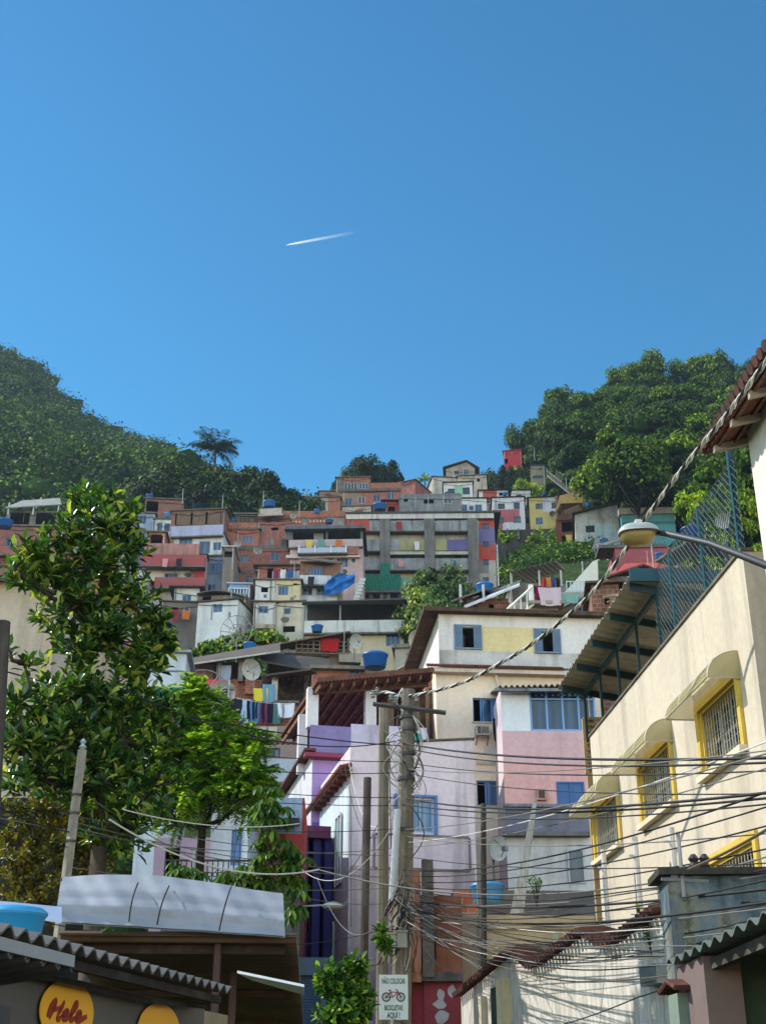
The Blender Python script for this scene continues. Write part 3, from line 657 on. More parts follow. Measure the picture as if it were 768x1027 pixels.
def hill2():
    # ---------------- ridge, middle
    r, f = H('brick_house', 'two storey ridge house with grey top room and band of white windows', 'house', 200, 337, 371, 479, 495, concrete('#7b766e'), 6, -3, [(345,484,358,491,'wn4'),(360,484,369,490,'wn3')], [(344,477,371,483.5, br1)], group=GH)
    r, f = H('brick_house', 'long brick ridge house with four small windows under grey top room', 'house', 198, 340, 401, 491, 514, br1, 7, -3, [(346,500,353,507,'bn2'),(359,498,366,505,'wn2'),(374,496,381,503,'bn2'),(388,494,395,500,'bn2')], [(340,489,361,514, plaster('#8f7766',.8,.8))], roof=None, group=GH)
    band(r, f, 371, 484, 402, 492, br1, .1, 'parapet', False); bx(r, 'floor_band', f, 339, 490, 402, 492.5, -.3, -.005, concrete('#6f6a64'))
    r, f = H('brick_house', 'brick ridge house seen from its corner with open flat roof', 'house', 202, 400, 416, 483, 512, br4, 6, -28, [], roof='slab', group=GH)
    r, f = H('small_house', 'small grey ridge house with white window beside brick room', 'house', 196, 304, 320, 499, 515, plaster('#8b7d70', .8, .7), 5, 2, [(306,502,312,508,'wn2')], group=GH)
    r, f = H('small_house', 'small ridge house with white framed window and rusty half wall', 'house', 197, 319, 341, 499, 518, br2, 5, -4, [(320,503,327,512,'wn2')], [(319,497,329,518, plaster('#a7a09a'))], rm=fibro('#5f5850'), group=GH)
    r, f = H('small_house', 'pinkish plaster box house behind the small ridge houses', 'house', 203, 320, 338, 493, 506, plaster('#a48272', .7, .6), 5, 0, [], group=GH)
    r, f = H('low_shed', 'pale low wall with sloping top above left end of housing block', 'wall', 188, 343, 372, 508, 518, plaster('#b9aea2'), 3, -4, [], group=GH)
    r, f = H('small_house', 'small red fronted room with blue tank between ridge brick house and housing block', 'house', 187, 386, 401, 503, 517, plaster('#9c4a39', .5, .5), 4, 0, [(389,508,396,514,'d')], rm=fibro('#7c3b2c'), ov=.7, group=GH)
    water_tank(381, 512, 185, 1.1, 1.1, 'blue tank on roof above left end of housing block'); antenna(412, 512, 188, 3.5, 'white pole on the grey block house above housing block')
    r, f = H('block_house', 'unfinished bare grey block house with two openings above the housing block', 'house', 186, 400, 463, 498, 519, concrete('#86898b'), 6, -2, [(425,501,435,505,'d'),(445,501,453,505,'w'),(405,500,409,503,'d')], roof='par', rm=concrete('#7f8284'), group=GH)
    for u in (416, 444): bx(r, 'column', f, u, 498, u+1.5, 518, -.1, -.003, concrete('#9c9d9c'))
    # ---------------- ridge, right of the middle
    r, f = H('gabled_house', 'highest grey ridge house with slanted gable roof and three windows', 'house', 222, 447, 476, 470, 482, plaster('#a2988a', .6, .7), 6, -4, [(463,471,470,476,'gn3'),(455,472,460,476,'g')], roof=None, group=GH)
    x0, x1, z0, z1 = f.rect(447, 470, 476, 482); t = Vector((0,0,.15))
    for k, (a, c, za, zc) in enumerate(((x0-.6, x0+(x1-x0)*.72, z1+.1, z1+1.5), (x0+(x1-x0)*.72, x1+.9, z1+1.5, z1-.2))):
        c_ = [Vector((a,-.6,za)), Vector((c,-.6,zc)), Vector((c,6.4,zc)), Vector((a,6.4,za))]; b = MB(); b.hexa(c_ + [q+t for q in c_]); b.obj('roof', fibro('#5b5650'), r)
    b = MB(); b.prism([(x0,0.01,z1), (x1,0.01,z1), (x0+(x1-x0)*.72,0.01,z1+1.4)], (0,6,0)); b.obj('gable', plaster('#a2988a', .6, .7), r)
    r, f = H('white_house', 'stained white ridge house with curved roof edge left of the others', 'house', 214, 434, 462, 479, 496, plaster('#b7b0a4', .8, .8), 6, 8, [], roof='slab', rm=fibro('#5d5a55'), group=GH)
    r, f = H('white_house', 'stained cream ridge box house just under the gable roof', 'house', 213, 459, 488, 477, 492, plaster('#b8ae9b', .9, .9), 6, -6, [(478,480,481,483,'d')], group=GH)
    r, f = H('white_house', 'white ridge house with mint green panel between two windows', 'house', 206, 445, 474, 484, 500, plaster('#cfd0cd', .3, .4), 6, -3, [(449,490,456,496,'kn2'),(464,489,471,496,'kn2')], [(456,487,464,499, plaster('#8fc0a0'))], rm=concrete('#2f3032'), group=GH)
    r, f = H('white_house', 'white ridge house with three blue windows right above housing block', 'house', 190, 462, 488, 500, 520, plaster('#c9ccce', .3, .4), 6, -2, [(462.5,506,468,513,'bn2'),(470,507,475,512,'w'),(476,506,483,513,'bn2')], rm=concrete('#2f3032'), group=GH)
    r, f = H('small_house', 'low house with salmon red and white front above pink panel house', 'house', 205, 480, 509, 492, 505, plaster('#cfcfcb'), 5, -3, [(500,494,504,497,'d')], [(484,491,498,505, plaster('#b5544a'))], rm=concrete('#333333'), group=GH)
    r, f = H('small_house', 'low plain white house right of the salmon red fronted one', 'house', 206, 513, 532, 492, 503, plaster('#d0d2d3'), 5, -3, [(517,496,523,499,'k')], rm=concrete('#333333'), group=GH)
    r, f = H('narrow_house', 'narrow dark gap house with small windows between white ridge houses', 'house', 196, 487, 495, 500, 522, plaster('#6e5c50', .8), 5, 0, [(489,502,492,505,'w')], group=GH)
    r, f = H('white_house', 'white two storey ridge house with big pink panel and four dark windows', 'house', 192, 494, 526, 499, 531, plaster('#cdd0d4', .3, .4), 7, -4, [(499,505,506,510.5,'kn2'),(515,504,521,510.5,'kn2'),(500,519,505,525,'kn2'),(515,518,522,524.5,'kn2')],
        [(494,511,521,524, plaster('#b0656a', .3, .4)), (494,524,504,531, plaster('#b0656a', .3, .4))], rm=concrete('#2f3032'), group=GH)
    r, f = H('narrow_house', 'thin house with grilled openings wedged beside the pink panel house', 'house', 195, 526, 531.5, 500, 529, plaster('#a19a86'), 5, 0, [(527,507,530,511,'k'),(527,519,530,525,'k')], group=GH)
    r, f = H('yellow_house', 'pale yellow and white two storey ridge house with four dark windows', 'house', 191, 531, 560, 499, 529, plaster('#c2b272', .3, .5), 7, -5, [(537,505,544,510.5,'kn2'),(553,504,559,510,'kn2'),(537,519,544,526,'bn3')], [(544,497,560,513, plaster('#cfd3d6'))], rm=concrete('#2f3032'), group=GH)
    r, f = H('retaining_wall', 'dark retaining wall under the pink panel and yellow ridge houses', 'wall', 187, 497, 552, 531, 541, concrete('#4d4a45'), 3, -4, [], roof=None)
    for u in (508, 519, 535): bx(r, 'buttress', f, u, 530, u+1.5, 541, -.6, -.003, concrete('#7a756d'))
    # red house among trees, grid tower
    r, f = H('red_house', 'bright red block house on top of the ridge among trees', 'house', 238, 505, 523, 452, 470, flat('#a5262b', .7, var=.2), 5, -10, [(506,460,509,465,'d')], rm=flat('#8f2227', .7), group=GH)
    r, f = H('small_house', 'small grey yellow house beside stair rail under forest edge', 'house', 224, 532, 546, 467, 482, plaster('#8f8a73', .7, .7), 4, -5, [(534,477,544,480,'kn3')], rm=fibro('#4b4742'), group=GH)
    antenna(536, 462, 226, 3.0, 'thin rack of aerials on grey yellow house below forest')
    # funicular stair
    b = MB()
    A = P(553, 477, 205); B = P(592, 507, 172); n = 26
    for s in (-.9, .9):
        o1 = Vector((s, 0, 0)); b.tube([A+o1, B+o1], .07, 4); b.tube([A+o1+Vector((0,0,1.1)), B+o1+Vector((0,0,1.1))], .05, 4)
        for i in range(n+1): p = A.lerp(B, i/n) + o1; b.tube([p, p+Vector((0,0,1.1))], .04, 4)
    for i in range(n*2+1): p = A.lerp(B, i/n/2); b.box(p.x-.9, p.x+.9, p.y-.25, p.y+.25, p.z-.06, p.z+.02)
    tag(b.obj('hillside_stair', concrete('#8d8a85')), 'long railed hillside stair descending from forest edge to rust coloured tower', 'stair')
    # rust coloured open tower
    r, f = H('open_tower', 'rust coloured open sided tower house with tan roof canopy', 'house', 160, 558, 584, 520, 560, plaster('#7a4232', .7, .7), 7, -12, [(563,523,580,533,'d'),(563,537,580,548,'d')], roof=None)
    posts(r, f, (559, 564, 583), 497, 521, -.1, concrete('#8a6a4f'), .35); bx(r, 'terrace_wall', f, 559, 515, 584, 521, -.3, -.003, plaster('#6b4a3c')); sheet(r, 'canopy', f, [(556,515,-1.4),(561,498,-1.2),(584,492,1),(584,505,5)], plaster('#b09060'), .15)
    b = MB(); p = [f.at(556,516,-1.3), f.at(561,497,-1.3), f.at(584,492,-1.3), f.at(584,504,-1.3), f.at(562,505,-1.3)]; b.prism(p, (0,.25,0)); b.obj('canopy_front', plaster('#b3925c'), r)
    bx(r, 'rear_wall', f, 564, 502, 584, 520, 5, 5.3, plaster('#6a5648'))
    r, f = H('mill_house', 'tall grey white house with slanting top and pale blue panel beside rust tower', 'house', 152, 578, 622, 526, 566, plaster('#a9adab', .8, .9), 8, -8, [(587,527,596,534,'kn3'),(587,545,592,552,'k'),(588,537,595,541,'w')], [(597,527,616,538, plaster('#8aa6b0'))], roof=None)
    x0, x1, z0, z1 = f.rect(578, 526, 622, 566); pz = f.at(622, 505, 0).z; pa = f.at(578, 516, 0).z
    b = MB(); b.prism([(x0,0.002,z1+.002), (x1,0.002,z1+.002), (x1,0.002,pz), (x0,0.002,pa)], (0,8,0)); b.obj('upper_wall', plaster('#a9adab', .95, 1.0), r)
    c = [Vector((x0-.3,-.4,pa)), Vector((x1+.3,-.4,pz)), Vector((x1+.3,8.3,pz)), Vector((x0-.3,8.3,pa))]; b = MB(); b.hexa(c+[q+Vector((0,0,.15)) for q in c]); b.obj('roof', concrete('#3c3b39'), r)
    r, f = H('teal_house', 'long low teal and grey building behind the street lamp', 'building', 150, 624, 678, 516, 560, plaster('#4f8f96', .4, .5), 8, -3, [(640,520,646,526,'k')], [(624,523,680,526, plaster('#356f78'))], rm=plaster('#9b978d'), rth=.9)
    r, f = H('grey_house', 'grey house with tilted slab roof in front of the blue panel house', 'house', 140, 597, 640, 546, 572, concrete('#77797a'), 6, -6, [(602,549,612,558,'d')], roof=None)
    sheet(r, 'roof', f, [(593,552,-1),(628,541,-1),(632,538,5),(597,541,5)], fibro('#5b5f60'), .15); posts(r, f, (600, 609, 618), 545, 562, -1, plaster('#b6b5ae'), .2)
    r, f = H('pink_wall_house', 'long dusty pink walled house under low red roof behind the fence', 'house', 128, 617, 700, 549, 576, plaster('#a0555c', .4, .5), 6, -2, [(640,566,646,572,'w')], roof=None)
    sheet(r, 'roof', f, [(618,575,-3.5),(700,568,-3.5),(700,562,0),(628,564,0)], flat('#a8483f', .8, var=.35), .15); bx(r, 'top_band', f, 600, 546, 668, 549, -.2, 3, concrete('#6b6b69'))
    antenna(650, 572, 124, 2.2, 'white pipe standing on the red roof behind the fence')
hill2()
def cloth(fr, u, v, w, h, d, col, label, kind='cloth', group='washing drying on lines on the hillside', legs=False):
    """a garment hanging from its upper edge at photo point (u,v); w,h in metres"""
    p = fr.at(u, v, d); b = MB(); n, k = 6, 6; ph = rnd.random()*6
    def pt(i, j):
        s, q = i/n, j/k; x = (s-.5)*w*(1-.12*q); 
        return p + Vector((x + .02*math.sin(q*5+ph), .05*math.sin(s*9+ph)*(.3+q) , -h*q - .03*math.sin(s*3.1)))
    cols = [(0, n)] if not legs else [(0, n//2), (n//2, n)]
    for j in range(k):
        for i in range(n):
            if legs and j >= 2 and i in (n//2-1,) and j > 2: 
                a, c = pt(i, j), pt(i+.6, j); b.quad(pt(i,j), pt(i+.55,j), pt(i+.55,j+1), pt(i,j+1)); continue
            b.quad(pt(i,j), pt(i+1,j), pt(i+1,j+1), pt(i,j+1))
    th = Vector((0,.025,0)); nv = len(b.v); V2 = [tuple(Vector(q)+th) for q in b.v]; F2 = [tuple(x+nv for x in reversed(f)) for f in b.f]
    b.v += V2; b.f += F2; b.mi += [0]*len(F2)
    o = b.obj(kind, flat(col, .9, spec=.1, var=.1)); o.matrix_world = Matrix.Translation(fr.o) @ Matrix.Rotation(fr.rot, 4, 'Z')
    return tag(o, label, kind, group)
def line3(name, pts, r, m, label, cat, group=None, k=4):
    b = MB(); b.tube(pts, r, k); return tag(b.obj(name, m), label, cat, group)
def mid():
    # ---- wooden terrace house
    r, f = H('terrace_house', 'shack with slanting brown roof over a railed wooden terrace above green sheet', 'house', 99, 284, 352, 652, 664, plaster('#7d6c5c', .8, .8), 5, 6, [(300,655,312,662,'d')], roof=None)
    sheet(r, 'roof', f, [(275,647,-1.2),(350,634,-1.2),(364,646,3),(285,652,5)], fibro('#6e5b49'), .12)
    railing(r, f, 297, 643, 350, 655, -.6, wood('#7e7161'), 9, .08, 'terrace_railing', cross=2); posts(r, f, (297, 314, 331, 349), 640, 655, -.5, wood('#8a7f70'), .12)
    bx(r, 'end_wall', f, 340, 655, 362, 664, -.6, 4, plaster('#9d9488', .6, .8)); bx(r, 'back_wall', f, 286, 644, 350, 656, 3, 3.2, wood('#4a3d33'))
    cloth(f, 331, 640, 1.5, 1.1, -.7, '#a32222', 'small red cloth hung over wooden terrace railing', 'cloth')
    dish(356, 643, 98, .6, 'grey dish at the right end of the wooden terrace', 30, 20)
    # ---- green sheet shack
    r, f = H('green_shack', 'low shack with faded green sheet strip over rough plaster wall', 'house', 92, 268, 326, 666, 690, concrete('#7d766f'), 5, 4, [(300,670,309,676,'d')], roof=None)
    sheet(r, 'green_sheet', f, [(270,667,-.5),(325,668,-.5),(325,657,.6),(270,657,.6)], flat('#0f6f55', .7, var=.3), .08)
    bx(r, 'roof_beam', f, 285, 655, 330, 658, -.2, 3, wood('#40352c')); bx(r, 'upper_wall', f, 278, 652, 296, 659, .7, 2, concrete('#8d8880'))
    # ---- long pale roof over dark terrace
    r, f = H('roofed_terrace', 'dark open terrace with brick wall under long slanting pale sheet roof', 'house', 88, 186, 262, 681, 712, br2, 6, 5, [(196,684,205,692,'d')], roof=None)
    sheet(r, 'roof', f, [(184,668,-1.2),(281,654,-1.2),(281,645,4),(190,661,4)], fibro('#5b5048', .5), .06); sheet(r, 'roof_edge', f, [(184,668,-1.3),(281,654,-1.3),(281,653.8,-1.21),(184,667.8,-1.21)], fibro('#b3ada3', .4), .1)
    sheet(r, 'side_roof', f, [(262,664,-.6),(330,676,-.6),(330,660,4),(262,655,4)], fibro('#4d463f'), .12)
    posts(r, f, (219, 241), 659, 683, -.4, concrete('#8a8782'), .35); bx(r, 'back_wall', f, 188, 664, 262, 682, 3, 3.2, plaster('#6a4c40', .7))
    bx(r, 'pink_wall', f, 196, 666, 214, 682, .8, 1, plaster('#a98678')); bx(r, 'brick_pier', f, 246, 676, 256, 696, -.6, -.3, br2)
    cloth(f, 226, 667, .9, 1.1, -.4, '#9aa3b8', 'pale blue shirt hanging under the long pale sheet roof', 'shirt')
    dish(254, 671, 86, .75, 'white dish at the dark terrace mouth by brick pier', -25, 25); dish(222, 695, 79, .85, 'upper of two grey dishes left of the washing line', 25, 20); dish(218, 706, 78, .8, 'lower of two grey dishes left of the washing line', -30, 35)
    dish(202, 701, 76, 1.75, 'big skeletal mesh dish above the feathery tree', 15, 15, True, 2.5); dish(238, 634, 100, 1.3, 'big skeletal mesh dish in the vines below cliff houses', -5, 5, True, 1.5)
    # red awning
    f2 = Fr(212, 688, 83, 4); b = MB(); c = [f2.at(*q) for q in ((191,691,-1.2),(229,691,-1.2),(229,683,.6),(193,682,.6))]; b.hexa(c+[q+Vector((0,0,.06)) for q in c])
    o = b.obj('awning', flat('#a3132a', .6, var=.15)); o.matrix_world = Matrix.Translation(f2.o) @ Matrix.Rotation(f2.rot, 4, 'Z'); tag(o, 'crimson red sheet awning behind the two grey dishes', 'awning')
    r, f = H('wall', 'rough yellowish stone wall between teal house and red awning', 'wall', 80, 181, 197, 675, 700, concrete('#8f7f5c'), 2, 10, roof=None)
    r, f = H('shed', 'low grey shed with dark opening under red awning', 'shed', 79, 196, 230, 692, 724, concrete('#6b6763'), 3, 2, [(206,725-5,226,723,'d')], rm=fibro('#8c8f96'))
    # ---- washing line house
    r, f = H('brick_house', 'orange brick house with full washing line and dark roofed terrace', 'house', 78, 227, 300, 703, 735, br2, 5, 3, [(240,716,247,722,'d')], roof=None)
    bx(r, 'terrace_floor', f, 225, 702, 300, 704.5, -.4, 0, concrete('#807a72')); posts(r, f, (275,), 679, 704, -.2, plaster('#c9c6bf'), .38); posts(r, f, (229,), 682, 703, -.2, plaster('#b7b1a6'), .12)
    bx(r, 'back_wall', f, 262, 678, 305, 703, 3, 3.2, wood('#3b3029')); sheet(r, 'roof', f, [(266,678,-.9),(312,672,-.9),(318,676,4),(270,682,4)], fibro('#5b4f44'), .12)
    for i in range(7):
        p = f.at(272+6*i, 680, -.6); q = f.at(270+6*i, 684, 3.6); b = MB(); b.tube([p, q], .06, 4); b.obj('rafter', wood('#4c3b2e'), r)
    line3('clothesline', [f.W(f.at(u, 698 + (u-228)*.13 + 2*math.sin((u-228)/62*math.pi), -1.0)) for u in range(228, 293, 4)], .025, flat('#c9c9c9'), 'washing line stretched along the orange brick terrace edge', 'clothesline')
    G = [(234,701,.9,1.0,'#20242e','dark navy top','shirt',0),(240,701,.8,.9,'#2a2c33','charcoal shirt','shirt',0),(246,701,.6,1.5,'#a9bdd6','pale blue jeans','jeans',1),(252,702,.5,1.2,'#191c22','black trousers','trousers',1),(256,703,.6,1.4,'#4f79a8','blue jeans','jeans',1),(260,703,.5,1.1,'#1a2740','navy trousers','trousers',1),
         (264.5,704,.5,1.4,'#7a3a4c','maroon towel','towel',0),(269,704,.7,1.3,'#2b1f3a','dark purple trousers','trousers',1),(273,704,.4,1.2,'#2a2a2e','dark slim trousers','trousers',1),(277,705,.6,1.3,'#4f7a74','teal green towel','towel',0),(282,706,.5,.9,'#8d8f98','grey shirt','shirt',0),(287,705,1.1,.9,'#d9dee6','white and grey shirt','shirt',0)]
    for u, v, w, h, c, nm, kd, lg in G: cloth(f, u, v, w, h, -1.0, c, nm + ' pegged on the washing line of the orange brick house', kd, legs=bool(lg))
    cloth(f, 261.5, 690, .9, 1.35, -.5, '#d8c43e', 'yellow towel hanging above the washing line', 'towel'); cloth(f, 270, 686, .8, 1.3, -.5, '#6f95ad', 'light blue patterned towel hanging by the white terrace post', 'towel')
    # below the washing line
    r, f = H('small_house', 'small rendered house with blue window below the washing line', 'house', 74, 244, 296, 728, 748, plaster('#9a8d84', .6, .7), 4, 3, [(246,733,259,742,'bn2')], roof=None)
    for a, c in ((261,267), (269,278)): bx(r, 'white_panel', f, a, 729, c, 742, -.35, -.28, plaster('#cdbfb2', .4, .3))
    corr(r, 'awning', f.at(250,742,-.2), f.at(296,745,-.2), f.at(297,750,-1.5), f.at(246,747,-1.5), fibro('#5a3128'), .3, .05)
    r, f = H('small_house', 'white fronted house with dark square window under brown awning', 'house', 71, 258, 298, 747, 830, plaster('#bcc2cb', .4, .5), 5, 2, [(268,750,281,760,'kn2')], [(258,747,298,761, plaster('#a5938a'))], roof=None)
    band(r, f, 255, 762, 296, 784, plaster('#b9c3d2', .3, .4), .7)
    r, f = H('teal_house', 'teal green walled house with white upper storey behind the big tree', 'house', 66, 146, 184, 655, 760, plaster('#c3cbd6', .3, .4), 6, 4, [(150,703,156,712,'d')], [(140,689,184,722, plaster('#20797b', .3, .3)),(140,672,184,674, plaster('#6f757a'))], rm=plaster('#9aa2ab'))
    # ---- centre, below the wide house
    r, f = H('brick_house', 'small brick house with tiny blue window beside round blue tank', 'house', 86, 313, 366, 671, 690, br2, 4, 5, [(350,670,361,676,'bn2')], roof=None)
    bx(r, 'roof', f, 311, 667, 367, 670.5, -.5, 4, concrete('#8f867b')); water_tank(376, 670, 84, .85, 1.1, 'large blue tank on brick roof above the brown tiled roof', '#1f5fa8')
    bx(r, 'tank_stand', f, 366, 672, 392, 690, -.3, 1.5, concrete('#9a9184'))
    r, f = H('low_house', 'low house with white edged slanting roofs right of the large blue tank', 'house', 88, 392, 436, 672, 700, plaster('#8d6a5c', .7), 5, 0, [(404,676,410,682,'d')], roof=None)
    sheet(r, 'roof', f, [(398,672,-.5),(424,657,-.5),(428,660,4),(402,675,4)], plaster('#b9b7b2'), .12); sheet(r, 'lower_roof', f, [(378,690,-.6),(432,676,-.6),(432,672,2),(380,684,2)], fibro('#86817b'), .1)
    r, f = H('low_house', 'pale slab edged house with white dish under the leafy hillside tree', 'house', 96, 396, 432, 650, 672, plaster('#a59f92', .7, .8), 5, -5, [(408,655,414,662,'d')], rm=concrete('#8b877f'), rth=.3); dish(421, 641, 94, .85, 'white dish on pale slab beside the leafy hillside tree', -20, 30)
    # ---- above cream building
    r, f = H('brick_house', 'small brick gabled house with white edged roof above cream building', 'house', 62, 468, 512, 600, 640, br3, 5, 3, [(490,606,495,611,'d')], roof=None)
    sheet(r, 'roof', f, [(466,609,-.6),(521,587,-.6),(523,583,4),(468,604,4)], concrete('#5f6264'), .12); sheet(r, 'barge_board', f, [(466,610,-.7),(521,588,-.7),(521,587,-.62),(466,609,-.62)], plaster('#cfd2d4'), .12)
    sheet(r, 'side_roof', f, [(452,604,-.6),(480,594,-.6),(500,590,3),(470,600,3)], fibro('#75726b'), .1); posts(r, f, (462, 485, 511), 586, 604, -.4, plaster('#c4c4c0'), .12)
    r, f = H('railed_terrace', 'terrace with slanting white framed rail and pink lace bedspread', 'terrace', 60, 512, 560, 604, 640, plaster('#b8ac98', .5, .5), 5, 0, roof=None)
    A = f.at(503, 616, -.5); B_ = f.at(534, 588, -.5); A2 = A+Vector((0,0,-.75)); B2 = B_+Vector((0,0,-.95)); b = MB()
    b.tube([A, B_], .06, 4); b.tube([A2, B2], .06, 4)
    for i in range(6): b.tube([A.lerp(B_, i/5), A2.lerp(B2, i/5)], .04, 4)
    b.obj('rail', flat('#dcdcd8'), r); posts(r, f, (533,), 586, 604, -.5, flat('#dcdcd8'), .22); bx(r, 'floor_slab', f, 530, 602, 566, 605, -.6, 3, concrete('#a59a88'))
    cloth(f, 551, 589, 1.15, .95, -.6, '#c9b3bc', 'pink lace bedspread hanging on the white railed terrace', 'bedspread'); cloth(f, 539, 587, .32, .9, -.55, '#7a1a35', 'dark red towel beside the pink lace bedspread', 'towel')
    for u, c, nm in ((545,'#9c3030','red'),(550,'#d0803a','orange'),(554,'#3a4a86','blue'),(559,'#2b2c30','black')): cloth(f, u, 579, .22, .5, .6, c, f'small {nm} garment hanging above the pink lace bedspread', 'shirt')
    cloth(f, 571, 595, .9, .5, -.4, '#7da59c', 'pale green net cloth right of the lace bedspread', 'cloth')
    r, f = H('roofed_terrace', 'open terrace with grey corrugated roof on thin posts above bedspread', 'terrace', 66, 514, 568, 585, 620, concrete('#8b857d'), 5, 4, [(530,588,540,596,'d')], roof=None)
    A, B_, C_, D_ = f.at(510,573,-.8), f.at(557,562,-.8), f.at(568,572,2.2), f.at(528,585,2.2); corr(r, 'roof', A, B_, C_, D_, fibro('#8e8a80'), .3, .04); posts(r, f, (513, 541, 563), 572, 588, -.4, plaster('#b9b9b4'), .1)
    r, f = H('white_house', 'white house with sloping side wall and small blue window above cream building', 'house', 61, 560, 602, 594, 640, plaster('#a8a49c', .5), 6, 0, [(575,599,592,613,'bn2')], roof=None)
    b = MB(); b.prism([f.at(566,594,.5), f.at(600,594,.5), f.at(599,561,.5), f.at(594,563,.5)], (0,.3,0)); b.obj('sloping_wall', plaster('#d6d3c8', .3, .3), r); sheet(r, 'roof', f, [(556,615,-.9),(606,590,-.9),(606,586,2),(560,610,2)], concrete('#6b6660'), .1)
    dish(592, 608, 58, .38, 'grey dish beside blue window above the cream building', -20, 20)
    railing(r, f, 568, 583, 588, 592, .3, flat('#bfd0d6'), 5)
    r, f = H('brick_house', 'narrow brown brick corner house with timber lean-to beside fenced roof', 'house', 52, 594, 622, 586, 640, br3, 5, -6, [(606,600,611,606,'d')], rm=concrete('#6b5d52'), rth=.1)
    for i in range(4): sheet(r, 'timber', f, [(604+i*4,600+i*5,-.7),(628,596+i*5,-.7),(628,595+i*5,-.6),(604+i*4,599+i*5,-.6)], wood('#8a6f55'), .05)
    r, f = H('small_house', 'white gabled shack with bright blue window frame behind the wire fence', 'house', 68, 606, 642, 578, 605, plaster('#b9b6ae', .5), 5, -4, [(621,582,632,598,'bn1')], roof=None)
    b = MB(); b.box(*[x for p in (f.at(621,598,-.5), f.at(626,582,-.5)) for x in ()] or (f.at(620,590,-.3).x, f.at(627,590,-.3).x, -.5, -.45, f.at(620,598,-.3).z, f.at(620,582,-.3).z)); b.obj('shutter', flat('#3f78c0'), r)
    sheet(r, 'roof', f, [(606,580,-1),(645,567,-1),(665,575,3),(620,584,3)], rooftile(), .12)
    r, f = H('concrete_house', 'bare concrete room with posts behind the wire fence', 'house', 72, 640, 692, 574, 610, concrete('#7d7d7a'), 6, -3, [(647,578,654,584,'d'),(664,580,670,586,'w')], roof=None)
    posts(r, f, (645,), 568, 590, -.8, plaster('#b8b6b0'), .35); sheet(r, 'roof', f, [(640,577,-1.4),(672,570,-1.4),(690,574,3),(650,581,3)], rooftile('#8a5040'), .15)
    r, f = H('gabled_shed', 'shed with broad tan sheet roof tilted up behind the wire fence', 'shed', 60, 664, 716, 569, 610, plaster('#8d8271', .7, .8), 5, -4, [(688,572,698,582,'d')], roof=None)
    sheet(r, 'roof', f, [(656,564,-1.6),(694,541,-1.6),(712,548,3),(676,568,3)], fibro('#9a8a72', .4), .12); sheet(r, 'tile_edge', f, [(690,543,-1.7),(722,552,-1.7),(730,560,3),(700,556,3)], rooftile('#9c5338'), .1)
    r, f = H('tiled_house', 'house with orange tiled roof beside blue tank at forest foot', 'house', 100, 680, 735, 556, 590, plaster('#9c8f82', .6), 6, -3, [(700,562,706,568,'d')], roof=None)
    sheet(r, 'roof', f, [(676,558,-1),(740,548,-1),(742,540,4),(690,543,4)], rooftile('#a4573c'), .15)
    water_tank(695, 541, 96, .95, 1.05, 'blue tank just right of the street lamp head', '#1d4d9e'); dish(725, 522, 90, .62, 'white dish on the roof beyond the wire fence', -15, 25)
mid()
BLUE = flat('#3f74b5', .45, var=.1)
def shutter_window(root, fr, u0, v0, u1, v1, d=0):
    x0, x1, z0, z1 = fr.rect(u0, v0, u1, v1, d); w = x1-x0
    for a, c in ((x0-.02, x0+w*.27), (x1-w*.27, x1+.02)):
        b = MB(); b.box(a, c, -.09, -.045, z0, z1)
        for i in range(9): z = z0 + (z1-z0)*(i+.7)/10; b.box(a+.04, c-.04, -.105, -.088, z, z+.035)
        b.obj('shutter', flat('#5d7590', .6), root)
    b = MB(); b.box(x0-.05, x1+.05, -.06, -.003, z1, z1+.05); b.box(x0-.05, x1+.05, -.08, -.003, z0-.06, z0-.002); b.box(x0-.07, x0-.03, -.07, -.003, z0-.06, z1+.05); b.box(x1+.03, x1+.07, -.07, -.003, z0-.06, z1+.05); b.obj('window_frame', flat('#7388a0', .6), root)
    # curtain and clutter inside
    b = MB(); xm = x0 + w*.42
    for i in range(5): b.quad((xm-.28+i*.06, .4+.03*(i%2), z0+.1), (xm-.22+i*.06, .4+.03*((i+1)%2), z0+.1), (xm-.22+i*.06, .4+.03*((i+1)%2), z1-.2), (xm-.28+i*.06, .4+.03*(i%2), z1-.2))
    b.obj('curtain', flat('#5c4a44', .9), root)
@cached
def crumble():
    t = NT('crumbling_brick_and_mortar'); p = t.pos((3, 3, .8)); n = t.noise(p, 2.2, 9, .75)
    c = t.ramp(n, [(.3, hx('#2a201b')), (.43, hx('#7a4630')), (.52, hx('#b0724e')), (.6, hx('#8f8478')), (.72, hx('#3f352e'))])
    return t.done(t.bsdf(c, .95, n, 1.0, .06, spec=.15))
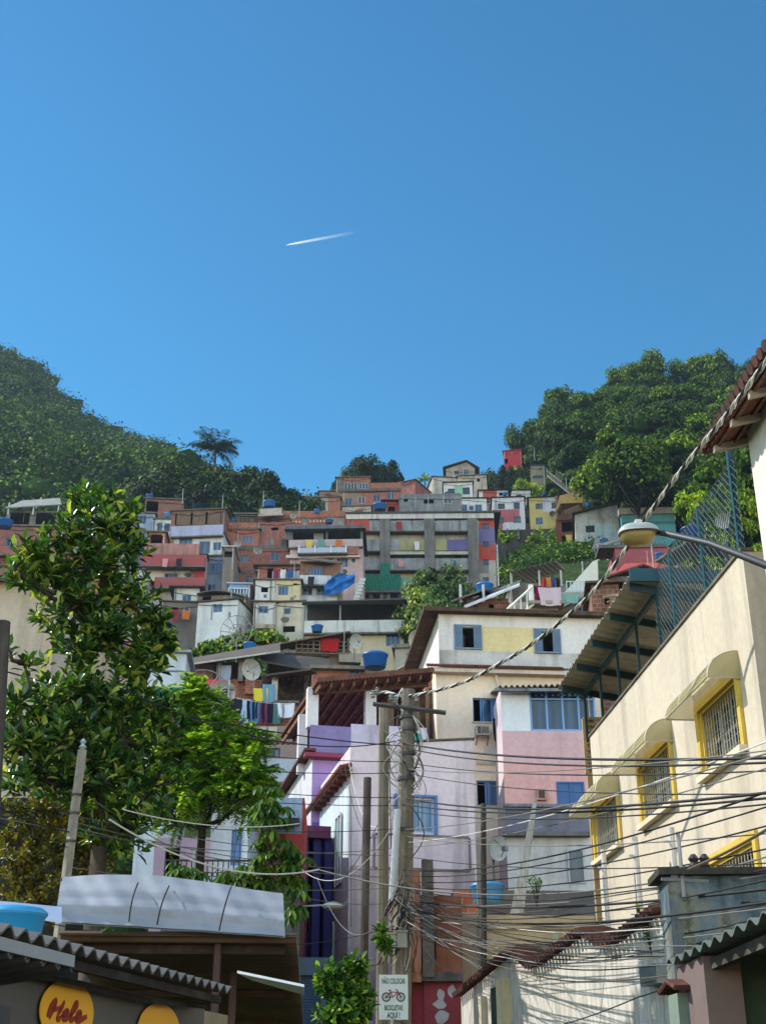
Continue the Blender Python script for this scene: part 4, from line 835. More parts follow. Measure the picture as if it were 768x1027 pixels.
def near():
    # =============== cream house
    cr1 = plaster('#e3dcd6', .25, .3); cr2 = plaster('#e6d3bd', .2, .2)
    r, f = H('cream_house', 'tall cream rendered house with tile course and open shuttered windows', 'house', 46, 439, 610, 672, 905, cr2, 8, 5,
        [(474,700,498,724,'d'),(478,783,505,808,'d')], roof=None, near=True)
    def pat(z): return z
    x0, x1, z0, z1 = f.rect(439, 618, 610, 668); u = MB(); h1 = f.rect(464, 629, 475, 650); h2 = f.rect(544, 633, 554, 654)
    x0 = f.at(440, 645).x; zb = f.at(520, 669).z; zt = f.at(520, 618).z
    ho = [f.rect(463,629,476,650), f.rect(543,633,555,654)]; yp = f.rect(481,629,537,654); dz = f.rect(439,654,610,669)
    b = MB(); wallbox(b, x0, x1, zb, zt, 8, ho, [yp+(1,), dz+(2,)]); b.obj('upper_wall', [cr1, plaster('#e0cd98', .25, .2), plaster('#cbc6c2', .7, .6)], r)
    shutter_window(r, f, 457, 628, 481, 650); shutter_window(r, f, 537, 632, 560, 654)
    b = MB(); b.box(x0-.6, x1, -.35, 8, zt+.003, zt+.16); b.obj('roof', wood('#5a4638', 1, 0), r)
    # tile course
    xa, xb = f.at(427, 668).x, f.at(563, 674).x; b = MB(); n = 46
    for i in range(n):
        x = xa + (xb-xa)*i/n; wv = (xb-xa)/n
        b.tube([(x+wv/2, -.42, zb-.16), (x+wv/2, .05, zb+.02)], wv*.52, 6)
    b.obj('tile_course', rooftile('#6b4034'), r)
    b = MB(); b.box(xa, xb+.6, -.34, -.003, zb-.36, zb-.2); b.obj('cornice', plaster('#d2bfae', .4, .4), r)
    # sliding windows
    for (a, v0, c, v1) in ((474,700,498,724), (478,783,505,808)):
        X0, X1, Z0, Z1 = f.rect(a, v0, c, v1); w = X1-X0
        fb = MB(); t = .045; y = .1
        fb.box(X0, X1, y, y+.07, Z0, Z0+t); fb.box(X0, X1, y, y+.07, Z1-t, Z1)
        for q in (X0, X0+w*.32, X0+w*.42, X0+w*.78, X0+w*.86, X1-t): fb.box(q, q+t, y-.01, y+.06, Z0+t, Z1-t)
        o = fb.obj('window', flat('#4b86c8', .4, var=.05), r); pb = MB(); pb.box(X0+w*.34, X1, y+.04, y+.05, Z0+.02, Z1-.02); pb.obj('pane', glass('#22384f'), o)
        pb = MB(); pb.box(X0-.05, X1+.05, -.05, .04, Z0-.05, Z0-.002); pb.obj('sill', plaster('#c9bba8'), o)
    bx(r, 'foot_band', f, 478, 764, 505, 767, -.05, -.003, plaster('#bdb09c'))
    bx(r, 'plaster_repair', f, 485, 748, 497, 757, -.012, -.003, plaster('#c9c6c2'))
    # shaded left return with open recess
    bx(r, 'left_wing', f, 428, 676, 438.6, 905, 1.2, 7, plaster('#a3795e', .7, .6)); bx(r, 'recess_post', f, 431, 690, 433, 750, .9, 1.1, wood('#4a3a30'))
    # air conditioner
    p = f.at(482.5, 740, 0); ac = empty('air_conditioner', f.W(p), f.rot, 'old window air conditioner box on cream wall below blue window', 'air conditioner'); b = MB(); b.box(-.24, .24, -.42, -.004, 0, .36); b.obj('casing', flat('#a8a49a', .6), ac)
    b = MB(); 
    for i in range(8): b.box(-.05+.033*i, -.035+.033*i, -.435, -.421, .05, .31)
    b.box(-.2, -.08, -.43, -.421, .05, .31); b.obj('grille', flat('#4a4742'), ac)
    b = MB(); b.tube([(-.2,-.4,-.03), (-.2,-.004,-.28)], .02, 4); b.tube([(.2,-.4,-.03), (.2,-.004,-.28)], .02, 4); b.tube([(-.22,-.4,-.02), (.22,-.4,-.02)], .02, 4); b.obj('bracket', flat('#55524d'), ac)
    cloth(f, 498, 720, .28, .85, -.3, '#0e1013', 'black garment hanging below blue window on cream wall', 'jacket', None)
    line3('drain_pipe', [f.W(f.at(u_, v_, -.12)) for u_, v_ in ((497,676),(500,690),(504,712),(504.5,760),(504,835))], .045, flat('#cfc4b4'), 'cream drain pipe bent down the wall beside the blue window house', 'pipe', k=8)
    # =============== blue window house
    pkl = plaster('#dfaaa6', .2, .2)
    r, f = H('pink_house', 'white and pink banded house with wide blue framed corner window', 'house', 43.5, 506, 597, 690, 915, plaster('#cdbfc1', .4, .3), 7, 1,
        [(531,690.5,597,733,'d'),(558,784,586,808,'d'),(569,852,586,886,'d')],
        [(500,733,600,765, plaster('#d9b0b4', .2, .25)), (500,765,600,808, pkl), (500,808,600,836, plaster('#7c7b8b', .8, .9)), (500,690,531,733, plaster('#e2e4e8', .2, .15)), (500,836,600,920, plaster('#d2cdca', .4, .5))], roof=None, near=True)
    X0, X1, Z0, Z1 = f.rect(531, 690.5, 597, 733); fb = MB(); t = .07; y = .04
    zt_ = Z1 - (Z1-Z0)*.27
    for z in (Z0, zt_, Z1-t): fb.box(X0, X1, y, y+.08, z, z+t)
    for k in range(5): x = X0 + (X1-X0-t)*k/4; fb.box(x, x+t, y-.012, y+.068, Z0+.003, Z1-.003)
    o = fb.obj('window', flat('#6d9bd0', .4, var=.05), r); pb = MB(); pb.box(X0, X1, y+.06, y+.07, Z0, Z1); pb.obj('pane', glass('#16273a'), o)
    pb = MB()
    for i in range(44): x = X0+.1+(X1-X0-.2)*i/44; pb.tube([(x, .28+.03*(i%2), Z0), (x, .28+.03*(i%2), zt_)], .05, 4)
    pb.obj('curtain', flat('#2c3c54', .9), o)
    X0, X1, Z0, Z1 = f.rect(558, 784, 586, 808); b = MB(); b.box(X0, X1, .02, .07, Z0, Z1); b.box(X0, X0+.06, -.02, .018, Z0, Z1); b.box(X1-.06, X1, -.02, .018, Z0, Z1); b.box(X0+.06, X1-.06, -.02, .018, Z1-.06, Z1); b.box((X0+X1)/2-.03, (X0+X1)/2+.03, -.02, .018, Z0, Z1-.06); b.obj('shutter', flat('#345f96', .5), r)
    win(r, f, 569, 852, 586, 886, 'wn1', near=True)
    bx(r, 'vent_box', f, 538, 791, 548, 802, -.18, -.003, plaster('#b98f82', .8, .6)); bx(r, 'vent_grille', f, 540, 793, 546, 800, -.2, -.182, flat('#4a342c'))
    bx(r, 'ledge', f, 505, 806, 592, 809, -.25, -.003, concrete('#8d8b92')); bx(r, 'ledge', f, 505, 834, 592, 838, -.3, -.003, concrete('#7d7a78'))
    A, B_ = f.at(500, 688.5, -.5), f.at(600, 686, -.5); corr(r, 'roof', A, B_, B_+Vector((0,5,1.1)), A+Vector((0,5,1.1)), fibro('#6f6259'), .2, .05, .03); bx(r, 'gutter', f, 496, 690, 600, 693, -.45, -.3, concrete('#8b9096'))
    # =============== white stained house
    wf = plaster('#dccad0', .3, .8); r, f = H('white_house', 'stained white house with blue shuttered window behind the utility poles', 'house', 36, 350, 478, 752, 1010, wf, 9, 12,
        [(408,802,434,835,'d')], [(376,840,470,870, plaster('#d0bcc2', .4, .6)), (350,870,478,1010, plaster('#c4adae', .7, .9))], roof=None, near=True)
    x0, x1, z0, z1 = f.rect(350, 752, 478, 1010); b = MB(); t = .15
    b.hexa([(x0,0.003,z1+.003),(x1,0.003,z1+.003),(x1,t,z1+.003),(x0,t,z1+.003),(x0,0.003,z1+.03),(x1,0.003,z1+.38),(x1,t,z1+.38),(x0,t,z1+.03)]); b.box(x1-t, x1, t, 8, z1+.003, z1+.3); b.obj('parapet', wf, r)
    b = MB(); b.hexa([(x0+(x1-x0)*.4,-.05,z1+.2),(x1+.05,-.05,z1+.39),(x1+.05,t+.05,z1+.39),(x0+(x1-x0)*.4,t+.05,z1+.2),(x0+(x1-x0)*.4,-.05,z1+.24),(x1+.05,-.05,z1+.45),(x1+.05,t+.05,z1+.45),(x0+(x1-x0)*.4,t+.05,z1+.24)]); b.obj('coping', fibro('#5f5a57'), r)
    X0, X1, Z0, Z1 = f.rect(408, 802, 434, 835); fb = MB(); t = .05
    fb.box(X0, X1, .05, .12, Z0, Z0+t); fb.box(X0, X1, .05, .12, Z1-t, Z1)
    for q in (X0, X0+(X1-X0)*.48, X1-t): fb.box(q, q+t, .04, .11, Z0+t, Z1-t)
    o = fb.obj('window', flat('#7fa5d0', .4), r); pb = MB(); pb.box(X0, X1, .1, .11, Z0, Z1); pb.obj('pane', glass('#2b4560'), o)
    bl2 = flat('#3f6ea8', .5); b = MB(); xa = f.at(395, 820).x; b.box(xa, X0-.02, -.09, -.04, Z0-.05, Z1+.05); b.obj('shutter', bl2, r); xb = f.at(438, 820).x; b = MB(); b.box(X1+.02, xb, -.09, -.04, Z0-.05, Z1+.05); b.box(xa, xb, -.1, -.003, Z1+.052, Z1+.12); b.obj('shutter', bl2, r)
    xa, xb, za, zb = f.rect(376, 839, 470, 871); b = MB()
    for q in ((xa, xb, zb, zb+.05), (xa, xb, za-.05, za), (xa-.05, xa, za, zb), (xb, xb+.05, za, zb)): b.box(q[0], q[1], -.045, -.003, q[2], q[3])
    b.obj('panel_trim', concrete('#8c8080'), r)
    # left sunlit side wall details
    fs = Fr(0, 0, 1, -78, o=f.W((x0, 0, 0)) - Vector((0,0,0))); L = lambda y: -y   # side frame: local x = -depth
    for (ya, yb, za_, zb_, st) in ((1.0, 1.8, z1-3.6, z1-1.7, 'tn1'), (3.2, 4.2, z1-3.6, z1-1.7, 'tn2'), (2.0, 2.9, 0.3, 2.3, 'tn1'), (4.6, 5.5, .3, 2.3, 'tn1')):
        b = MB(); zA, zB = za_, zb_; b.box(x0-.05, x0-.003, ya, yb, zA, zB); o = b.obj('door' if zA < 1 else 'window', flat('#6f97a0', .5, var=.3), r)
        b = MB()
        for q in (ya-.06, (ya+yb)/2-.02, yb): b.box(x0-.09, x0-.05, q, q+.06, zA, zB)
        b.box(x0-.09, x0-.05, ya, yb, zB, zB+.06); b.obj('frame', plaster('#c9c9c4'), o)
    b = MB(); b.box(x0-.018, x0-.002, .02, 8.9, z0+.1, z1-.9); b.obj('side_render', plaster('#c3d0d8', .4, .6), r)
    # slanted tiled eave down the left side
    zl = z1 - .88; ye = 2.0
    while f.at(299, 838, ye).z < f.at(352, 764, -.4).z and ye < 9: ye += .1
    b = MB(); b.box(x0-.3, x0-.003, -.3, ye, zl+.1, zl+.16); b.obj('side_eave', wood('#5a3d33', 1, 1), r)
    b = MB()
    for i in range(int((ye+.3)/.2)):
        y = -.3+.2*i; b.tube([(x0-.36,y,zl+.2), (x0-.02,y,zl+.3)], .065, 6)
    b.obj('eave_tiles', rooftile('#7a4638'), r)
    for i in range(int(ye/.7)): y = -.2+.7*i; b = MB(); b.box(x0-.28, x0-.004, y, y+.07, zl+.01, zl+.098); b.obj('rafter', wood('#6b4a3a'), r)
    # =============== purple house
    pu = plaster('#9a78b8', .3, .4); r, f = H('purple_house', 'lilac and white house with roofed terrace and big brown timber roof', 'house', 41, 311, 428, 757, 1000, plaster('#a184bb', .3, .3), 9, 12,
        [], [(311,825,340,1000, plaster('#6a5aa0', .3, .3))], roof=None, near=True)
    x0, x1, z0, z1 = f.rect(311, 757, 428, 1000)
    zz = z1
    band(r, f, 311, 728, 352, 755, plaster('#857aa8', .5, .5), .05, 'parapet', False); band(r, f, 352, 728, 428, 756, plaster('#c3bcd0', .5, .8), .05, 'parapet', False)
    bx(r, 'floor_edge', f, 306, 755, 352, 759, -.35, -.003, plaster('#8a3f52', .4, .4)); posts(r, f, (313.5, 372), 689, 729, -.02, plaster('#d5d2d6', .3, .3), .36, 'pillar')
    posts(r, f, (303,), 716, 775, 1.5, plaster('#d5d2d6', .3, .3), .3, 'pillar'); posts(r, f, (392, 418), 700, 730, -.02, wood('#6b5a4a'), .2, 'pillar')
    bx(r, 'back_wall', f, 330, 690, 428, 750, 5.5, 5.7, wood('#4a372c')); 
    rz = f.at(372, 683, -.8).z
    A = f.at(320, 686, -.8); B_ = f.at(432, 676, -.8); dd = 2.0
    while f.at(283, 742, dd).z < A.z and dd < 14: dd += .1
    D_ = f.at(283, 742, dd); C_ = Vector((B_.x, dd, D_.z+B_.z-A.z)); th = Vector((0,0,.1)); wd = wood('#6b4c3a', 1, 1)
    b = MB(); b.hexa([A, B_, C_, D_] + [q+th for q in (A, B_, C_, D_)]); b.obj('roof', wd, r)
    for i in range(11):
        t_ = i/10; p = A.lerp(B_, t_); q = D_.lerp(C_, t_); d_ = Vector((.06,0,0)); e_ = Vector((0,0,-.14)); b = MB(); b.hexa([p+e_, p+d_+e_, q+d_+e_, q+e_, p-th*.05, p+d_-th*.05, q+d_-th*.05, q-th*.05]); b.obj('rafter', wood('#8a6148', 1, 1), r)
    b = MB(); p = f.at(314, 696, -.1); q = f.at(430, 688, -.1); b.hexa([p, q, q+Vector((0,.12,0)), p+Vector((0,.12,0))] + [s+Vector((0,0,.16)) for s in (p, q, q+Vector((0,.12,0)), p+Vector((0,.12,0)))]); b.obj('beam', wood('#7a5a44'), r)
    b = MB(); n = 30
    for i in range(n+1): p = A.lerp(B_, i/n); b.tube([p+Vector((0,-.15,.1)), D_.lerp(C_, i/n)+Vector((0,0,.14))], .1, 5)
    b.obj('roof_tiles', rooftile('#6f4a3c'), r)
    # sunlit white left side of the purple house with windows
    for (ya, yb, dz0, dz1) in ((1.2, 2.0, 1.6, 3.2), (3.6, 4.5, 1.6, 3.2), (6.2, 7.2, 1.4, 3.2)):
        b = MB(); b.box(x0-.05, x0-.003, ya, yb, zz-dz1, zz-dz0); b.obj('window', flat('#6f7f8c'), r)
    b = MB(); b.box(x0-.02, x0-.002, 0, 9, zz-3.8, zz-.1); b.obj('side_render', plaster('#c9c7cd', .3, .3), r)
    b = MB(); b.box(x0-.32, x0+.05, -.3, 9, zz-.03, zz+.05); b.obj('side_eave', wood('#6a4038', 1, 1), r)
    r, f = H('purple_porch', 'deep purple porch and gate wall in shade below the lilac house', 'porch', 38.5, 300, 330, 838, 1010, plaster('#453b78', .4, .4), 5, 14, [(304,870,313,935,'d'),(317,875,325,960,'d')], roof=None)
    bx(r, 'canopy', f, 296, 828, 332, 840, -1.2, 0, plaster('#6a3556', .3)); posts(r, f, (302, 315, 327), 840, 1000, -1.0, plaster('#3f3f7d', .5), .22, 'pillar')
    # =============== small red and white houses behind the left roofs
    r, f = H('red_house', 'red plastered house front between leafy branches and purple house', 'house', 33, 248, 303, 800, 1000, plaster('#a8403c', .3, .4), 6, 2, [(254,850,266,880,'d'),(285,852,292,885,'d')], [(248,800,303,836, plaster('#8f9fb0')), (262,836,284,1000, plaster('#7c2f2c'))], roof=None)
    bx(r, 'canopy', f, 262, 812, 300, 820, -1, 0, plaster('#8f9fb4')); bx(r, 'window_band', f, 275, 818, 292, 832, -.05, -.003, glass('#2b3c52'))
    r, f = H('white_house', 'narrow white house edge with arched blue door behind leaves', 'house', 31, 208, 249, 798, 1000, plaster('#c6c7cc', .4, .4), 5, 0, [(232,832,244,868,'bn2')], roof=None)
    bx(r, 'bright_pier', f, 243, 800, 249, 880, -.3, -.003, plaster('#d9dadb'))
    r, f = H('pink_house', 'pale pink house glimpsed through leaves and iron grille', 'house', 34, 150, 210, 840, 1000, plaster('#b99fb0', .3, .4), 5, 0, [(165,850,180,878,'d'),(192,850,204,876,'w')], roof=None)
    # iron grille balcony
    f = Fr(230, 888, 28, 2); b = MB()
    xs = [f.at(u_, 880).x for u_ in (165, 292)]; z0, z1 = f.at(230, 892).z, f.at(230, 862).z; b.box(xs[0], xs[1], 0, .04, z1-.04, z1); b.box(xs[0], xs[1], 0, .04, z0, z0+.04)
    n = 24
    for i in range(n+1):
        x = xs[0]+(xs[1]-xs[0])*i/n; b.box(x-.012, x+.012, .005, .03, z0, z1)
        if i < n:
            w_ = (xs[1]-xs[0])/n; cc = Vector((x+w_/2, .02, (z0+z1)/2)); b.tube([cc+Vector((w_*.42*math.cos(a*.7), 0, w_*.42*math.sin(a*.7))) for a in range(10)], .012, 4)
    o = b.obj('iron_grille', flat('#3b2f2c', .6)); o.matrix_world = Matrix.Translation(f.o) @ Matrix.Rotation(f.rot, 4, 'Z'); tag(o, 'rusty scrolled iron grille above the pale blue metal awning', 'grille')
    r, f = H('terrace_wall', 'rendered terrace wall carrying the scrolled iron grille', 'wall', 28.3, 160, 300, 892, 1010, concrete('#6d6864'), 2, 2, roof=None)
    # dark blue roller shutters at street level
    r, f = H('shuttered_shop', 'shop front with dark blue roller shutters at the end of the alley', 'shop', 27, 222, 330, 960, 1040, plaster('#4f5b6c', .5, .5), 3, 3, [(226,975,262,1035,'d'),(266,978,322,1035,'d')], roof=None)
    for a, c in ((226,262), (266,322)):
        x0, x1, z0, z1 = f.rect(a, 970, c, 1040); b = MB(); n = 26
        for i in range(n): z = z0+(z1-z0)*i/n; b.box(x0, x1, .1, .14, z, z+(z1-z0)/n*.8)
        b.obj('roller_shutter', flat('#23405f', .6, var=.4), r)
    posts(r, f, (272, 285), 975, 1040, -.6, flat('#b9c2cc'), .07)
    # =============== beige wall and clutter in the middle
    r, f = H('beige_building', 'flat beige rendered block with string courses behind the tiled wall', 'building', 31, 463, 600, 918, 1040, plaster('#d8ba90', .25, .3), 4, 3, roof=None)
    bx(r, 'pilaster', f, 463, 918, 481, 1040, -.12, -.003, plaster('#c4ac92', .5, .5)); posts(r, f, (484,), 840, 1010, -.3, flat('#8d8378'), .1, 'pipe')
    for v in (931, 947, 962): bx(r, 'string_course', f, 487, v, 600, v+1.5, -.04, -.003, plaster('#a88f6d'))
    for u_, v_ in ((557, 947),): bx(r, 'bracket', f, u_-3, v_-12, u_+3, v_+4, -.1, -.041, plaster('#d5c3a0'))
    r, f = H('orange_building', 'orange rendered building with crumbling pillars beside the sign pole', 'building', 30, 405, 464, 898, 1040, [plaster('#9c6248', .9, .9, 2.0)], 4, 0, [(430,935,437,962,'d')], [(405,978,464,1040, plaster('#a3424a', .5, .6))], roof=None)
    bx(r, 'red_wall', f, 425, 985, 464, 1040, -.12, -.003, plaster('#99444a', .7, .5, 2.0)); bx(r, 'concrete_slab', f, 420, 975, 464, 984, -.3, -.003, concrete('#6d645e')); posts(r, f, (430,), 862, 980, -.35, concrete('#75695f'), .26, 'pillar'); posts(r, f, (418,), 872, 985, -.35, crumble(), .2, 'pillar'); posts(r, f, (407, 398), 895, 1030, -.32, crumble(), .24, 'pillar')
    # torn posters
    for k, (a, b0, c, d) in enumerate(((449,988,457,1001),(438,992,446,1004),(434,1003,447,1012),(436,1013,450,1027))):
        x0, x1, z0, z1 = f.rect(a, b0, c, d, -.13); m_ = MB(); pts = []
        for i in range(14):
            an = 2*math.pi*i/14; rr = .5*(.8+.35*rnd.random()); pts.append((x0+(x1-x0)*(.5+rr*math.cos(an)), -.135-.002*k, z0+(z1-z0)*(.5+rr*math.sin(an))))
        m_.prism(pts, (0,.004,0)); m_.obj('torn_poster', plaster('#b9b3b4', .6, .2), r)
    r, f = H('ledge_house', 'low dark house with ledge, plants and round blue tank behind beige block', 'house', 35, 455, 600, 893, 940, plaster('#6d6662', .7, .8), 4, 2, [(478,864,495,890,'d')], [(455,893,478,940, br2)], roof=None)
    water_tank(489, 905, 34, .42, .5, 'light blue domed tank behind utility pole near beige block', '#3f86b8'); dish(497, 851, 38, .35, 'grey dish on the wall below the cream house', 35, 10)
    # leaning plank
    b = MB(); A = P(537, 800, 34); B_ = P(517, 916, 33.5); s = Vector((.14,0,0)); t_ = Vector((0,.06,0)); b.hexa([B_-s, B_+s*1.4, B_+s*1.4+t_, B_-s+t_, A-s*.3, A+s*.3, A+s*.3+t_, A-s*.3+t_]); tag(b.obj('plank', wood('#b5ada2')), 'long pale plank leaning up against the grey ledge', 'plank')
near()
def fr_line(X0, k, Y, z=0, outward='left'):
    """vertical plane X = X0 + k*Y seen from the street; outward left: local x runs towards the camera"""
    o = Vector((X0 + k*Y, Y, z))
    f = Fr(0, 0, 1, 0, o=o)
    a = math.atan2(-1, -k) if outward == 'left' else math.atan2(1, k)
    f.rot = a; f.e = Vector((math.cos(a), math.sin(a), 0)); f.n = Vector((-math.sin(a), math.cos(a), 0)); return f
def yellow():
    f = fr_line(6, -.0644, 16.3); YW = plaster('#c9bca6', .22, .45, 1.0); root = empty('yellow_building', f.o, f.rot, 'pale yellow street building with yellow trimmed windows under curved awnings', 'building')
    zt = 8.5; Yf = lambda lx: 0
    xf = f.at(591, 735).x; ops = []
    W_ = [((596.3,814),(599,871),(620,800),(623,852)), ((641,766.5),(647,828),(673,748),(676,801.5)), ((699.5,707),(708,770),(737.5,680),(745.6,739.5)), ((715,871),(718,915),(757,839),(762,893))]
    for a, b_, c, d in W_:
        A, B, C, D = (f.at(*q) for q in (a, b_, c, d)); ops.append(((A.x+B.x)/2, (C.x+D.x)/2, (B.z+D.z)/2, (A.z+C.z)/2))
    h = sum(o[3]-o[2] for o in ops[:3])/3; zs = sum(o[2] for o in ops[:3])/3
    ops = [(o[0], o[1], zs, zs+h) for o in ops[:3]] + [(ops[3][0], ops[3][1], ops[3][3]-h, ops[3][3])]
    ops.append((ops[0][0]+.3, ops[0][1]+.3, ops[3][2], ops[3][3]))
    x0 = xf; x1 = 0
    b = MB(); wallbox(b, x0, x1, 0, zt, 6, ops[:4], rev=.25); b.obj('wall', YW, root)
    b = MB(); b.box(x0-.03, x1+.03, -.03, .16, zt+.003, zt+.05); b.obj('coping', concrete('#7d7565'), root)
    yt = flat('#cfb04a', .65, var=.25); wt_ = plaster('#d8c9ae', .2, .2)
    for k, (a, c, d, e) in enumerate(ops[:4]):
        t = .13; b = MB(); b.box(a-t, a, -.05, -.003, d, e+t); b.box(c, c+t, -.05, -.003, d, e+t); b.box(a, c, -.05, -.003, e+.002, e+t)
        b.box(a+.001, a+.05, -.003, .2, d, e); b.box(c-.05, c-.001, -.003, .2, d, e); b.box(a+.05, c-.05, -.003, .2, e-.05, e-.001)
        fo = b.obj('window', yt, root)
        b = MB(); b.box(a-t, c+t, -.12, .2, d-.09, d-.003); b.obj('sill', wt_, fo)
        b = MB(); b.box(a+.05, c-.05, .21, .22, d, e-.05); b.obj('pane', glass('#2a2c2a', .15), fo)
        b = MB(); w = c-a; n = 14
        for i in range(1, 4): x = a+w*i/4; b.box(x-.02, x+.02, .15, .2, d, e-.05)
        b.box(a+.05, c-.05, .155, .195, (d+e)/2-.02, (d+e)/2+.02)
        b.obj('sash', flat('#b9b6a8', .5), fo)
        b = MB()
        for i in range(n+1): x = a+.05+(w-.1)*i/n; b.tube([(x, .03, d), (x, .03, e-.05)], .009, 4)
        m = int((e-d)/.13)
        for i in range(m+1): z = d+.02+(e-d-.08)*i/m; b.tube([(a+.05, .04, z), (c-.05, .04, z)], .008, 4)
        b.obj('security_grille', flat('#9d9a8e', .5), fo)
        if k < 3:
            # curved canopy
            r_ = .46; zc = e-.05; xa, xb = a-.24, c+.16; b = MB(); k_ = 10; V = []
            pr = [(0, zc+r_*.82)] + [(-r_*math.sin(q*math.pi/2/k_)*1.0, zc+r_*.82*math.cos(q*math.pi/2/k_)) for q in range(1, k_+1)]
            for (y1, z1), (y2, z2) in zip(pr, pr[1:]):
                b.hexa([(xa,y1,z1),(xb,y1,z1),(xb,y2,z2),(xa,y2,z2),(xa,y1+.0,z1+.014),(xb,y1,z1+.014),(xb,y2-.014,z2+.003),(xa,y2-.014,z2+.003)])
            awn = b.obj('awning', awn_mat(), root)
            for x in (xa-.012, xb):
                b = MB(); b.prism([(x, y, z) for y, z in pr] + [(x, 0, zc)], (.012, 0, 0)); b.obj('awning_end', awn_mat(), awn)
            b = MB()
            for i in range(4):
                x = xa + (xb-xa)*i/3
                b.tube([(x, y, z+.012) for y, z in pr], .012, 4)
            b.tube([(xa, -r_, zc), (xb, -r_, zc)], .014, 4); b.tube([(xa, 0, zc), (xa, -r_, zc)], .014, 4); b.tube([(xb, 0, zc), (xb, -r_, zc)], .014, 4)
            b.obj('awning_frame', flat('#c9c4b2', .5), awn)
    # rooftop canopy on green posts
    gr = flat('#0f2f30', .5, var=.2); te = flat('#14474f', .5, var=.2); can = empty('rooftop_canopy', f.W((0,0,zt)), f.rot, 'rooftop canopy of grey corrugated sheet on dark green steel posts', 'canopy')
    H_ = 1.35; yl = -.42
    def Lz(u, v): # local x on the wall-parallel eave line
        return f.at(u, v, yl).x
    xn, xfar = Lz(632, 598), Lz(562, 676)-.4
    cor_m = fibro('#a09a88', .45)
    corr(can, 'roof', (xn, yl, H_), (xfar, yl, H_), (xfar, 4.5, H_-.85), (xn, 4.5, H_-.85), cor_m, .3, .035)
    b = MB(); b.box(xn+.01, xn+.07, yl, 4.4, H_-.1, H_+.14); bo = b.obj('fascia', te, can); bo.matrix_local = Matrix.Translation((0,0,-.0)) 
    for i in range(5):
        x = xn - .1 - (xn-xfar-.5)*i/4; b = MB(); b.hexa([(x-.05,yl+.02,H_-.2),(x,yl+.02,H_-.2),(x,4.4,H_-.2-.8),(x-.05,4.4,H_-.2-.8),(x-.05,yl+.02,H_-.06),(x,yl+.02,H_-.06),(x,4.4,H_-.06-.8),(x-.05,4.4,H_-.06-.8)]); b.obj('beam', gr, can)
        b = MB(); b.box(x-.045, x+.005, .05, .1, .05, H_-.28); b.obj('post', gr, can)
    b = MB(); b.box(xfar+.1, xn-.1, .04, .11, H_-.3, H_-.2); b.obj('rail_beam', gr, can)
    # perforated block screen at the far end
    b = MB(); xx = xfar+.25; n, m_ = 12, 9; y0, y1, z0, z1 = .05, 3.2, -.6, H_-.75; dy, dz = (y1-y0)/n, (z1-z0)/m_
    b.box(xx-.1, xx, y0, y1, z0-3, z0)
    for i in range(n+1): b.box(xx-.1, xx, y0+i*dy-.03, y0+i*dy+.03, z0, z1)
    for j in range(m_+1): b.box(xx-.098, xx-.002, y0, y1, z0+j*dz-.03, z0+j*dz+.03)
    for i in range(n):
        for j in range(m_): cy_, cz_ = y0+(i+.5)*dy, z0+(j+.5)*dz; b.tube([(xx-.07, cy_-dy*.4, cz_-dz*.4), (xx-.07, cy_+dy*.4, cz_+dz*.4)], .03, 4); b.tube([(xx-.05, cy_+dy*.4, cz_-dz*.4), (xx-.05, cy_-dy*.4, cz_+dz*.4)], .03, 4)
    b.obj('block_screen', plaster('#b39a72', .4, .4), can)
    # wire fence on the parapet
    fen = empty('wire_fence', f.W((0,0,zt)), f.rot, 'diamond wire fence on teal posts along the sloping parapet edge', 'fence'); 
    for u, v, h_ in ((678,620,1.5),(709,590,1.55),(743.5,556,1.9)):
        x = f.at(u, v, .1).x; b = MB(); b.box(x-.04, x+.04, .06, .12, .05, h_); b.obj('post', te, fen)
    xs, xe, zh = f.at(660, 640, .1).x, -.05, 1.45; b = MB(); wv = .13; r_ = .007
    L = xe - xs; n = int((L+zh)/wv)
    for s in (1, -1):
        for i in range(n+1):
            t0 = xs - zh + i*wv if s == 1 else xs + i*wv
            a0, a1 = t0, t0 + s*zh; za, zb_ = .06, .06+zh
            # clip
            pa, pb = (a0, za), (a1, zb_)
            def cx_(x, p, q): t = (x-p[0])/(q[0]-p[0]); return (x, p[1]+(q[1]-p[1])*t)
            if min(a0, a1) > xe or max(a0, a1) < xs: continue
            P0, P1 = pa, pb
            if P0[0] < xs: P0 = cx_(xs, pa, pb)
            if P0[0] > xe: P0 = cx_(xe, pa, pb)
            if P1[0] > xe: P1 = cx_(xe, pa, pb)
            if P1[0] < xs: P1 = cx_(xs, pa, pb)
            b.tube([(P0[0], .08 + .004*s, P0[1]), (P1[0], .08 + .004*s, P1[1])], r_, 3, False)
    b.tube([(xs, .08, zh+.06), (xe, .08, zh+.06)], .012, 4); b.obj('mesh', flat('#59666a', .5), fen)
    # diagonal stay
    b = MB(); b.tube([(f.at(728,572,.1).x, .1, .1), (-.15, .1, 1.3)], .02, 5); b.obj('stay', te, fen)
    # pipes low on the wall
    for u, v, hh in ((611,945,1.6),(644,935,1.5),(679,900,1.0)):
        p = f.at(u, v, -.5); b = MB(); b.tube([(0,0,0),(0,0,hh)], .045, 8); b.tube([(0,0,hh*.8),(-.12,0,hh*.8)], .02, 5); o = b.obj('vent_pipe', flat('#c9c5bd', .6)); o.location = f.W(p)
        tag(o, {611: 'pale vent pipe nearest the far corner of yellow wall', 644: 'middle pale vent pipe behind the tile capped wall', 679: 'pale vent pipe rising beside the dark slate wall'}[u], 'pipe', 'pale vent pipes before yellow wall')
